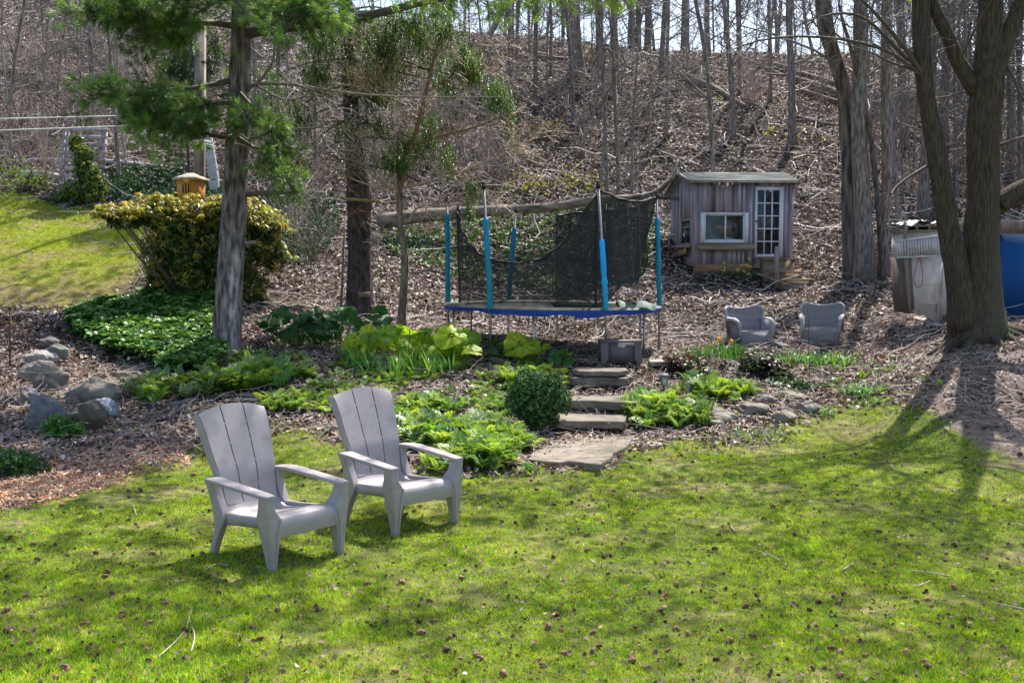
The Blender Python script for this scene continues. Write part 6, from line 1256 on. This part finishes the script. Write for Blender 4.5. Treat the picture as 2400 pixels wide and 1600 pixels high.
# blue flowers
g = Geo(); x, y = zone_pts([(90, 470), (230, 450), (360, 490), (330, 530), (180, 520)], 16); x2, y2 = zone_pts([(40, 745), (130, 735), (140, 790), (60, 790)], 12); x, y = np.r_[x, x2], np.r_[y, y2]
place(g, [rosette(6, 50 + s, 1, .5, .4) for s in range(3)], x, y, .035 + .02 * rng.random(len(x)), mixcol([(.12, .18, .62), (.2, .3, .75)], len(x), .15), .4, .12)
tag(part('blue_flowers', g, M['leaf'], None, False), 'small blue flowers at the back of the upper lawn and in the left bed', 'flowers', kind='stuff')
# strap leaved clumps
def straps(n, L, w, seed, spread=.10, lean=.6, droop=.5):
    r = np.random.default_rng(seed); g = Geo()
    for k in range(n):
        a = r.random() * 6.28; p = np.array([r.normal() * spread, r.normal() * spread, -.02]); l = L * (.6 + .5 * r.random()); ln_ = lean * (.3 + r.random()); d = np.array([math.cos(a), math.sin(a), 0]); s = np.array([-math.sin(a + .4), math.cos(a + .4), 0]) * w
        rows = []
        for t in np.linspace(0, 1, 6):
            c = p + d * ln_ * l * t ** 1.4 + np.array([0, 0, l * (t - droop * ln_ * t * t)]); ww = (1 - t ** 2.5 * .95); rows.append([c - s * ww, c + s * ww])
        V = np.array(rows).reshape(-1, 3); f = np.array([[2 * i, 2 * i + 1, 2 * i + 3, 2 * i + 2] for i in range(5)]); g.add(V, f, mixcol(COLS_, 1, .15)[0])
    return g
STG = 'strap leaved clumps in the beds'
for u_, v_, n_, L_, w_, sp, ln_, cols, lab in [
    (862, 868, 70, .46, .014, .16, .6, [(.10, .28, .07), (.16, .36, .10)], 'tall strap leaved clump below the big bright leaves, left one'), (940, 880, 70, .48, .015, .16, .6, [(.12, .30, .05), (.20, .40, .06)], 'tall strap leaved clump below the big bright leaves, second from the left'), (1012, 875, 60, .48, .015, .15, .6, [(.10, .28, .07), (.16, .36, .10)], 'tall strap leaved clump below the big bright leaves, third from the left'), (1055, 850, 36, .35, .011, .12, .6, [(.12, .30, .06)], 'strap leaved clump at the right end of the big bright leaves'),
    (822, 845, 50, .40, .015, .14, .8, [(.14, .30, .12)], 'bluish strap leaved clump at the left end of the big leaves'), (592, 830, 40, .26, .009, .12, 1.0, [(.10, .22, .09)], 'arching strap leaved tuft right of the pine base'), (650, 825, 24, .25, .008, .10, .8, [(.10, .24, .06)], 'thin strap leaved tuft between the pine and the big leaves'),
    (1655, 842, 90, .34, .009, .17, .35, [(.05, .18, .035), (.09, .25, .04)], 'upright daffodil clump left of the left wicker chair'), (1715, 838, 80, .34, .009, .16, .35, [(.05, .18, .035), (.09, .25, .04)], 'upright daffodil clump at the left leg of the wicker chair'),
    (1885, 848, 130, .28, .012, .22, .9, [(.14, .32, .10), (.08, .22, .06)], 'spreading bright clump in front of the right wicker chair, left half'), (1960, 852, 150, .29, .012, .24, .9, [(.16, .36, .05), (.10, .26, .06)], 'spreading bright clump in front of the right wicker chair, right half'),
    (2020, 925, 90, .27, .011, .13, .9, [(.12, .28, .10)], 'rounded grassy tuft right of the bright clumps'), (1745, 1020, 150, .20, .006, .24, 1.1, [(.20, .34, .16), (.12, .24, .08)], 'greyish grassy tuft on the lawn edge in front of the pale stones'), (2344, 795, 80, .28, .008, .10, .4, [(.04, .16, .03), (.07, .22, .04)], 'dark green tuft at the foot of the big maple'), (1930, 975, 40, .18, .008, .10, .8, [(.10, .26, .06)], 'small tuft at the right end of the edging stones'),
    (2060, 945, 40, .16, .008, .2, .9, [(.10, .26, .06)], 'low tuft below the rounded grassy tuft'), (850, 955, 30, .2, .008, .08, .8, [(.14, .32, .05)], 'thin tuft right of the farther chair top'), (1640, 1065, 26, .10, .005, .06, .9, [(.10, .2, .04)], 'tiny dark tuft on the lawn below the steps'), (1430, 905, 10, .1, .006, .04, .8, [(.3, .4, .05)], 'tiny yellow green tuft between the steps')]:
    COLS_ = cols; p = ground(u_, v_); g = straps(n_, L_, w_, int(u_), sp, ln_); o = single('strap_leaved_plant', g, M['leaf'], lab, 'plant', None, STG, True); o.location = list(p)
# daffodil heads
DG = 'yellow daffodil flowers'
for k, (u_, v_, lab) in enumerate([(1685, 794, 'yellow daffodil above the left daffodil clump'), (1714, 800, 'yellow daffodil nearest the wicker chair')]):
    p = ground(u_ + 4, 838); t_ = at(u_, v_, p[1]); dd = thing('daffodil', lab, 'flower', p, 0, DG); g = Geo(); g.tube([[0, 0, 0], (t_ - p) * .6 + [.01, 0, 0], t_ - p], .005, 5, (.1, .25, .05)); part('stem', g, M['leaf'], dd)
    g = Geo(); tv, tf = rosette(6, 3, 1, .1, .35); R = frames(np.array([[0, -1., .3]]), np.array([0.])); scatter(g, tv, tf, (t_ - p)[None], R, np.array([.055]), np.array([[.75, .50, .03]])); g.tube([t_ - p, t_ - p + [0, -.03, .01]], [.012, .02], 8, (.8, .45, .02)); part('flower', g, M['leaf'], dd, False)
# little yellow flowers by the shed
g = Geo(); P = []
for (u_, v_) in [(1697, 616), (1698, 628), (1737, 622), (1730, 630), (1728, 634), (1746, 620), (1752, 622), (1756, 606), (1758, 624), (1744, 636), (1754, 642), (1696, 634)]: P.append(at(u_, v_, 23.2))
P = np.array(P); scatter(g, *rosette(6, 3, 1, .1, .35), P, frames(np.tile([[0, -1., .5]], (len(P), 1)), rng.random(len(P)) * 6), np.full(len(P), .045), np.tile([[.75, .62, .15]], (len(P), 1)))
tw = Twigs()
for p in P: q = G(p[0] + random.gauss(0, .05), 23.2); tw.add([q, (p + q) / 2 + [.01, 0, 0], p], .004, .003, 3, (.1, .2, .05))
tw.into(g); COLS_ = [(.05, .15, .04)]
for u_ in (1700, 1745): q = ground(u_, 650); s2 = straps(60, .25, .010, u_, .15, .5); [g.add(v_ + q, np.array(f_) - off, c_) for v_, f_, c_, off in zip(s2.v, s2.f[4], s2.c, np.cumsum([0] + [len(a) for a in s2.v[:-1]]))]
single('yellow_flowered_plant', g, M['leaf'], 'yellow flowering bulbs against the shed foundation', 'plant', ground(1720, 650), smooth=False)
# dark hellebore
for (u_, v_, lab, n_) in [(1790, 880, 'dark maroon hellebore in front of the left wicker chair', 150), (1606, 880, 'reddish leaved plant beside the garden lantern', 70), (1860, 905, 'dark flat leaved plant between the two clumps', 40)]:
    p = ground(u_, v_); g = Geo(); n = n_; x = p[0] + rng.standard_normal(n) * .19; y = p[1] + rng.standard_normal(n) * .12
    place(g, [rosette(6, 70 + s, 1, .3, .28, .2) for s in range(3)], x, y, .07 + .05 * rng.random(n), mixcol([(.05, .018, .03), (.08, .025, .04), (.03, .05, .03), (.06, .12, .03)] if n_ > 60 else [(.03, .07, .04), (.05, .1, .05)], n, .2), .6, .03 + .24 * rng.random(n) * (n_ > 60))
    single('hellebore', g, M['gloss'], lab, 'plant', p, 'hellebores in the terrace bed', False)
# big butterbur leaves
def big_leaf(R, seed, fold=.25):
    r = np.random.default_rng(seed); V = [[0, 0, 0]]; Fq = []; na, nr = 26, 5
    for i in range(1, nr + 1):
        for k in range(na):
            a = .18 + (2 * PI - .36) * k / (na - 1); f_ = i / nr; rad = R * f_ * (1 + .05 * math.sin(9 * a + seed) * f_ + .04 * r.normal() * (i == nr)) * (1.0 + .15 * math.cos(a))
            rib = .035 * R * math.cos(a * 9) * f_; V.append([-rad * math.cos(a), rad * math.sin(a), rib + fold * abs(math.sin(a)) * rad * .6 - .30 * R * f_ ** 2 * (.5 + .5 * math.cos(2 * a)) + .04 * R * r.normal() * (f_ > .7)])
    idx = lambda i, k: 1 + (i - 1) * na + k
    for i in range(1, nr):
        for k in range(na - 1): Fq.append([idx(i, k), idx(i, k + 1), idx(i + 1, k + 1), idx(i + 1, k)])
    return np.array(V), np.array(Fq), np.array([[0, idx(1, k), idx(1, k + 1)] for k in range(na - 1)])
BL = [big_leaf(1, s, f_) for s, f_ in ((1, .3), (2, .1), (3, .5), (4, .2))]
def butterbur(label, leaves, cols, y=None, base=None):
    p = ground(*base); t = thing('butterbur_plant', label, 'plant', p, 0, 'big leaved butterbur plants')
    for (u_, v_, w_) in leaves + [(a_ + random.gauss(0, 20), b_ + random.gauss(4, 8), c_ * .8) for a_, b_, c_ in leaves if len(leaves) > 3]:
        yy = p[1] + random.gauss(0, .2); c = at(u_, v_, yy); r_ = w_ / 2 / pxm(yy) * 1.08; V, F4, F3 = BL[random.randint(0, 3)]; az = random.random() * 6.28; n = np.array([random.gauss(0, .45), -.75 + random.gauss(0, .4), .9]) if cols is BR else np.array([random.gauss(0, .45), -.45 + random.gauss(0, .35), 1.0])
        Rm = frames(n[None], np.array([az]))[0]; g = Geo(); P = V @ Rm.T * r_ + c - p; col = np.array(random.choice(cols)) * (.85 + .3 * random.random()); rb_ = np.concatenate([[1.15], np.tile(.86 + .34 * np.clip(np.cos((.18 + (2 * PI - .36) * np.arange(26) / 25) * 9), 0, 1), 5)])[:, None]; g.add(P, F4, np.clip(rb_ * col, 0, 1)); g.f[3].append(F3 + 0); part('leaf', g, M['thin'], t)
        g = Geo(); b = np.array([(c[0] - p[0]) * .4, (yy - p[1]) * .4, -.05]); g.tube(resample([b, (b + c - p) / 2 + [0, 0, .05], c - p], 7), .009, 6, (.20, .30, .08)); part('stalk', g, M['leaf'], t)
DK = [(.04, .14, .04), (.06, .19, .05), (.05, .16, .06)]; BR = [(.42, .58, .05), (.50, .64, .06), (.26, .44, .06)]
random.seed(11)
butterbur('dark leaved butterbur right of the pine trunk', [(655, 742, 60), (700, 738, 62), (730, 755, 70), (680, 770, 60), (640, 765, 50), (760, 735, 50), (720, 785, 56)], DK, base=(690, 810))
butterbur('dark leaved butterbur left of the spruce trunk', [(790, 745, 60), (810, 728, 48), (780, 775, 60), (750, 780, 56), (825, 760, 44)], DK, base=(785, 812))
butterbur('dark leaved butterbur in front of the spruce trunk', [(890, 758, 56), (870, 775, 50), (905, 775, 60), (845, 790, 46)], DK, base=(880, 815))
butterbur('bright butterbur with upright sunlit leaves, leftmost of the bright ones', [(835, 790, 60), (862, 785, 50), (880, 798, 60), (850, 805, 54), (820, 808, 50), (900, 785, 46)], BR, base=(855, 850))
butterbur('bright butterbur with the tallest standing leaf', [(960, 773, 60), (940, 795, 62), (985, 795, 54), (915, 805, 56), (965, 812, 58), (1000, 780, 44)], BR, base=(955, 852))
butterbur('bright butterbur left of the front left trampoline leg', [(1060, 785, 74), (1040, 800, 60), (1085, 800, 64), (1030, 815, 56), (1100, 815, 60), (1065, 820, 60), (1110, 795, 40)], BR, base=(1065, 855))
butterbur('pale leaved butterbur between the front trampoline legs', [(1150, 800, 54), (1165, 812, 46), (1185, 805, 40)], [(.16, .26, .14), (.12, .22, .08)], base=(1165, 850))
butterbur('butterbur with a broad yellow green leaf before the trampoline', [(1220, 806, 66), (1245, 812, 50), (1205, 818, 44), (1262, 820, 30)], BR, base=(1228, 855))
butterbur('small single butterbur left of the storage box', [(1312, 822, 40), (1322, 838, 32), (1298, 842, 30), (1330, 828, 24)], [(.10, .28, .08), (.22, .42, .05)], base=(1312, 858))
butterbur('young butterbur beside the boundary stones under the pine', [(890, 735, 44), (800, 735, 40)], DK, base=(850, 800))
random.seed(12)
# boxwood
def leafball(name, label, cat, base, blobs, n, size, cols, mat, tm, tilt=1.0, shell=.72, stems=10, group=None, dirdown=0.0, stemc=(.10, .075, .06), part_name='foliage'):
    t = thing(name, label, cat, base, 0, group); g = Geo(); tot = sum(b[3] * b[4] for b in blobs)
    for (bx_, by_, bz_, rx, rz) in blobs:
        m = int(n * rx * rz / tot); d = rng.standard_normal((m, 3)); d /= np.linalg.norm(d, axis=1, keepdims=True); r_ = shell + (1.12 - shell) * rng.random((m, 1)) ** .7; r_ *= 1 + .45 * (vnoise(d[:, 0] * 2 + bx_ * 9, d[:, 2] * 2 + d[:, 1], 1, 3))[:, None]
        P = d * r_ * [rx, rx * .85, rz] + [bx_, by_, bz_]; k = P[:, 2] > -.02; P, d = P[k], d[k]; N = d + tilt * rng.standard_normal(P.shape) * .5 + [0, 0, -dirdown]; C = mixcol(cols, len(P), .2); R = frames(N, rng.random(len(P)) * 6.28); kk = rng.integers(0, len(tm), len(P)); S = size * (.7 + .6 * rng.random(len(P)))
        for q, (tv, tf) in enumerate(tm):
            mm = kk == q
            if mm.any(): scatter(g, tv, tf, P[mm], R[mm], S[mm], C[mm])
    part(part_name, g, M[mat], t, False)
    tw = Twigs()
    for k in range(stems):
        bl = random.choice(blobs); e = np.array([bl[0] + random.gauss(0, .5) * bl[3], bl[1] + random.gauss(0, .4) * bl[3], bl[2] + random.gauss(0, .4) * bl[4]]); s = np.array([random.gauss(0, .06), random.gauss(0, .06), -.05]); mid = (s + e) / 2 + [random.gauss(0, .06), 0, -.05]
        tw.add(resample([s, mid, e], 6), .018, .006, 5, stemc)
        branch(tw, e, e - mid, .3 * bl[3] + .1, .006, 1, stemc, 4, .1, .3, (2, 4), .7, .003)
    part('stems', tw.into(Geo()), M['twig'], t); return t
p = ground(1262, 1012); s_ = 1 / pxm(p[1])
leafball('boxwood_bush', 'rounded dark boxwood left of the flagstone steps', 'bush', p, [(-.02, 0, .44, .33, .28), (-.05, 0, .58, .24, .16), (.08, .05, .42, .28, .25), (.02, 0, .25, .2, .2), (-.16, .05, .66, .12, .14), (.20, 0, .62, .10, .12), (.30, 0, .36, .12, .12), (-.30, 0, .36, .12, .16)], 5600, .026, [(.05, .14, .035), (.09, .2, .06), (.03, .08, .025), (.16, .26, .12)], 'gloss', [rosette(5, s, 1, .5, .36) for s in range(3)], stems=16, shell=.55)
# rhododendron with hanging yellowish leaves
p = ground(440, 712); wl_ = [rosette(8, 90 + s, 1, -.85, .12, .1) for s in range(5)]
def at_(u, v, dy=0.0): q = at(u, v, p[1] + dy) - p; return q
bl = []
for (u_, v_, ru, rv, dy) in [(262, 495, 36, 16, -.3), (300, 508, 60, 28, -.3), (530, 480, 40, 22, .1), (380, 478, 36, 20, 0), (360, 500, 60, 40, 0), (420, 520, 70, 50, 0), (490, 520, 60, 55, .1), (560, 520, 60, 60, .3), (620, 540, 60, 45, .5), (400, 590, 70, 60, 0), (470, 600, 70, 70, 0), (560, 600, 60, 60, .3), (640, 600, 45, 40, .6), (430, 660, 60, 45, 0), (500, 660, 55, 50, .1), (590, 660, 45, 40, .4), (370, 640, 35, 40, 0), (600, 710, 35, 35, .3)]:
    c = at_(u_, v_, dy); bl.append((c[0], c[1], c[2], ru / pxm(p[1]), rv / pxm(p[1])))
_bl = bl; bl = [b for b in _bl]
rh = leafball('rhododendron', 'large rhododendron with drooping yellow green leaves behind the pine trunk', 'bush', p, bl, 1250, .12, [(.40, .36, .05), (.20, .24, .05), (.07, .13, .03), (.12, .18, .04), (.05, .10, .03)], 'leaf', wl_, .5, .35, 110, None, 0, (.12, .09, .07))
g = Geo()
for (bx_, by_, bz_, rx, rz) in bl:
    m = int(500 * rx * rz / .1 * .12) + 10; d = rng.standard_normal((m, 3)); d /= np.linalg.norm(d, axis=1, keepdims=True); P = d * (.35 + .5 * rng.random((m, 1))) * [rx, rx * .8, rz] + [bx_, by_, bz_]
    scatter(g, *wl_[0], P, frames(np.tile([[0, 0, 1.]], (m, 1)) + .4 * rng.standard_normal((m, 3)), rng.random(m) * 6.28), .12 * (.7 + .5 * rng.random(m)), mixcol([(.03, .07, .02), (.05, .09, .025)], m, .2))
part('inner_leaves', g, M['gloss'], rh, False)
g = Geo()
for (bx_, by_, bz_, rx, rz) in bl:                            # yellow leaf whorls on the upper outer tips, more on higher clumps
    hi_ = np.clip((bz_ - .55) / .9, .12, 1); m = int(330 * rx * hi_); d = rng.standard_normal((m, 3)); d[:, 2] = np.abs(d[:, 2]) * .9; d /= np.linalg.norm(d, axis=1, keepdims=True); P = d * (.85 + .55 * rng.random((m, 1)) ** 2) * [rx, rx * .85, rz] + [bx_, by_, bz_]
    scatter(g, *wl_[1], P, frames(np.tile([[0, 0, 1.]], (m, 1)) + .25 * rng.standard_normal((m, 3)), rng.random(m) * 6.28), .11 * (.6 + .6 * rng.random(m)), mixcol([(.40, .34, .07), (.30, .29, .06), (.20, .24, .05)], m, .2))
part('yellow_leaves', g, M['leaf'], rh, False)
# climbing shrub on the trellis, low juniper, weeds by rocks
pt = ground(205, 478); q_ = lambda u, v, dy=0.0: at(u, v, pt[1] + dy) - pt
bl = [(*q_(u_, v_, dy), ru / pxm(pt[1]), rv / pxm(pt[1])) for (u_, v_, ru, rv, dy) in [(178, 335, 14, 22, .2), (195, 370, 22, 30, .1), (205, 410, 28, 30, 0), (195, 450, 50, 26, 0), (225, 440, 24, 34, 0), (150, 468, 30, 16, 0)]]
leafball('climbing_shrub', 'leafy shrub climbing the trellis', 'bush', pt, bl, 2600, .055, [(.06, .14, .03), (.14, .22, .04), (.22, .26, .05), (.04, .09, .03)], 'leaf', [rosette(5, s, 1, .4, .32) for s in range(3)], stems=20, shell=.3)
p = ground(30, 1108); leafball('juniper', 'low dark juniper at the far left edge', 'bush', p, [(-.15, 0, .10, .30, .15), (.12, 0, .06, .22, .10), (-.45, .1, .12, .25, .16)], 1500, .05, [(.04, .12, .03), (.06, .16, .04), (.03, .08, .03)], 'gloss', [rosette(6, s, 1, .6, .15) for s in range(3)], stems=6, shell=.3)
p = ground(140, 1025); leafball('leafy_weed', 'green weed at the foot of the biggest boulder', 'plant', p, [(0, 0, .12, .17, .12), (.15, 0, .08, .12, .08)], 260, .06, [(.06, .20, .04), (.10, .26, .05)], 'leaf', [rosette(5, s, 1, .4, .25) for s in range(3)], stems=8, shell=.3)
# bare brushy shrubs on the slope
BG_ = 'bare brushy shrubs on the slopes'; src = []
for k in range(5):
    tw = Twigs()
    for j in range(16): a = random.random() * 6.28; branch(tw, [random.gauss(0, .1), random.gauss(0, .1), 0], [math.cos(a) * .45, math.sin(a) * .45, 1], 1.1 + .8 * random.random(), .010, 1, (.20 + .06 * k, .15 + .05 * k, .13 + .045 * k), 6, .25, .28, (3, 6), .6, .0035)
    src.append(tw.into(Geo()))
meshes = [s.mesh('bare_shrub', M['twig'], True) for s in src]
cand = [(40, 300), (90, 360), (130, 200), (170, 300), (60, 200), (300, 260), (330, 330), (270, 180), (370, 280), (30, 120), (150, 120), (230, 90), (350, 100), (650, 420), (690, 560), (730, 640), (620, 400), (760, 500), (740, 420), (900, 380), (960, 420), (1010, 380), (1080, 350), (1130, 420), (1000, 560), (720, 600), (680, 480), (880, 470), (1060, 260), (1160, 250), (1290, 230), (1400, 260), (1620, 260), (1760, 240), (2140, 460), (2250, 450), (2380, 480), (2050, 400), (2400, 400), (2330, 420), (1500, 320), (20, 420), (100, 430)]
used_lab = {}
for k, (u_, v_) in enumerate(cand):
    p = ground(u_, v_); o = link(bpy.data.objects.new('bare_shrub', meshes[k % 5])); o.location = list(p); o.rotation_euler = (0, 0, random.random() * 6.28); o.scale = (.7 + .5 * random.random(),) * 3
    zn = spot(u_) + (' high on the slope' if v_ < 290 else ' low on the slope'); tag(o, f'bare twiggy shrub {zn}', 'shrub', f'bare shrubs {zn}')
sm = []
for k in range(6):
    g = Geo(); H = 3.2 + 2.2 * random.random(); lx, ly = random.gauss(0, .25), random.gauss(0, .1); pth = resample([[0, 0, -.1], [lx * .3 + .05, ly * .3, H * .4], [lx, ly, H]], 10); g.tube(pth, np.linspace(.026 + .01 * random.random(), .008, 10), 6, (.27, .23, .205)); tw = Twigs()
    for j in range(12): i = random.randint(3, 8); a = random.random() * 6.28; branch(tw, pth[i], [math.cos(a), math.sin(a), .7], .9, .007, 1, (.22, .18, .16), 5, .2, .3, (2, 5), .7, .003)
    tw.into(g); sm.append(g.mesh('sapling', M['twig'], True))
for k in range(95):
    u_ = random.random() * 2480 - 40; v_ = 110 + 330 * random.random() ** .8
    if 1555 < u_ < 1870 and v_ > 330: continue
    p = ground(u_, v_); o = link(bpy.data.objects.new('sapling', sm[k % 6])); o.location = list(p); o.rotation_euler = (0, 0, random.random() * 6.28); sc_ = .6 + .7 * random.random(); o.scale = (sc_, sc_, sc_)
    zn = spot(u_) + (' high on the slope' if v_ < 290 else ' low on the slope'); tag(o, ('short' if sc_ < .95 else 'taller') + f' thin bare sapling {zn}', 'sapling', ('short' if sc_ < .95 else 'taller') + f' saplings {zn}')
for k in range(46):
    u_ = random.random() * 2480 - 40; v_ = 130 + 320 * random.random()
    if 1540 < u_ < 1880 and v_ > 330: continue
    p = ground(u_, v_); o = link(bpy.data.objects.new('bare_shrub', meshes[k % 5])); o.location = list(p); o.rotation_euler = (0, 0, random.random() * 6.28); o.scale = (.45 + .5 * random.random(),) * 3
    zn = spot(u_) + (' high on the slope' if v_ < 290 else ' low on the slope'); tag(o, f'bare twiggy shrub {zn}', 'shrub', f'bare shrubs {zn}')
# yellow budding shrubs
for k, (u_, v_, lab) in enumerate([(1262, 330, 'yellow leafing shrub on the slope right of the drooping conifer'), (1385, 150, 'yellow leafing shrub between the crest trunks'), (40, 452, 'bright green young shrub at the back left of the upper lawn'), (1230, 455, 'yellow green shrub above the fallen trunk'), (1345, 448, 'yellow shrub above the net top')]):
    p = ground(u_, v_); leafball('budding_shrub', lab, 'bush', p, [(0, 0, .40, .5, .36), (.5, 0, .3, .4, .28)], 150 if k != 2 else 380, .04, [(.38, .32, .08), (.30, .32, .08)] if k != 2 else [(.20, .34, .05), (.26, .38, .06)], 'leaf', [rosette(4, s, 1, .4, .3) for s in range(3)], stems=12, shell=.25)

# ================================================================== pine cones and sticks on the lawn
CV, CF = ico(2); CG = 'pine cones scattered on the lawn'; cm = []
for k in range(4):
    g = Geo(); V = CV.copy(); a = np.arctan2(V[:, 1], V[:, 0]); z = V[:, 2]; sc = 1 + .22 * np.sin(a * 6 + z * 9 + k) * np.cos(z * 7); V = V * [.6, .6, 1.0] * sc[:, None]; f_ = (.7 + .5 * (sc > 1.05))[:, None] * np.ones((1, 3)); tt = (.9, 1.5, .6, 1.2)[k]; g.add(V * .026, CF, f_ * [tt, tt * .92, tt * .85]); cm.append(g.mesh('pine_cone', M['cone'], False))
x, y = sample(520, -.52, .52, 5.4, 12.5, 2.1); _, _, lw, _, _, dr = zones(x, y); x, y = x[lw], y[lw]; x, y = x[:285], y[:285]
u, v = project(np.stack([x, y, terr(x, y)], -1))
for k in range(len(x)):
    o = link(bpy.data.objects.new('pine_cone', cm[rng.integers(0, 4)])); s = .65 + .5 * random.random(); o.location = (x[k], y[k], float(terr(x[k], y[k])) + .016 * s); o.rotation_euler = (PI / 2 + random.gauss(0, .5), random.gauss(0, .4), random.random() * 6.28); o.scale = (s, s, s)
    side = ['at the far left', 'left of the chairs', 'near the chairs', 'below the steps', 'right of the steps', 'towards the maple', 'at the far right'][int(np.clip(u[k] / 343, 0, 6))]; far = 'nearest' if v[k] > 1440 else 'middle' if v[k] > 1250 else 'farthest'; tone = ['', 'pale', 'dark', 'reddish'][cm.index(o.data)]
    tag(o, f'{tone} brown pine cone on the {far} strip of lawn, {side}'.strip(), 'pine cone', f'{tone} pine cones, {far} lawn {side}'.strip())
for pts, w, lab in [([(370, 1550), (405, 1520), (435, 1490), (446, 1445), (450, 1438)], 3, 'long pale curved stick in the grass at the bottom left'), ([(448, 1540), (458, 1500), (452, 1480), (450, 1478)], 4, 'short crooked stick right of the long pale curved one'), ([(2138, 1345), (2180, 1350), (2225, 1357)], 3, 'straight tan stick on the lawn at the right'), ([(2150, 1380), (2180, 1368)], 2.5, 'short pale stick just below the straight tan one'), ([(1975, 1342), (2000, 1327)], 4, 'stubby white stick in the right part of the lawn'), ([(1712, 1238), (1722, 1252)], 3, 'tiny white stick standing out in the middle right grass'),
                     ([(1760, 1295), (1800, 1305), (1830, 1320)], 2.5, 'thin brown twig in the middle right grass'), ([(2324, 1422), (2400, 1436)], 3, 'thin stick at the right edge of the lawn'), ([(477, 1345), (510, 1325), (520, 1328), (535, 1333)], 2, 'little forked twig left of the nearer chair foot'), ([(312, 1188), (320, 1212)], 3, 'short pale stick left of the nearer chair'), ([(2070, 1145), (2095, 1150)], 2.5, 'thin pale stick at the upper right of the lawn')]:
    P = np.array([ground(*q) + [0, 0, .02] for q in pts]); Q = resample(P, 9); g = Geo(); g.tube(Q, w / 2 / pxm(P[0][1]), 6, (.5, .42, .32), .1); single('stick', g, M['twig'], lab, 'stick', P[0], 'sticks on the lawn')
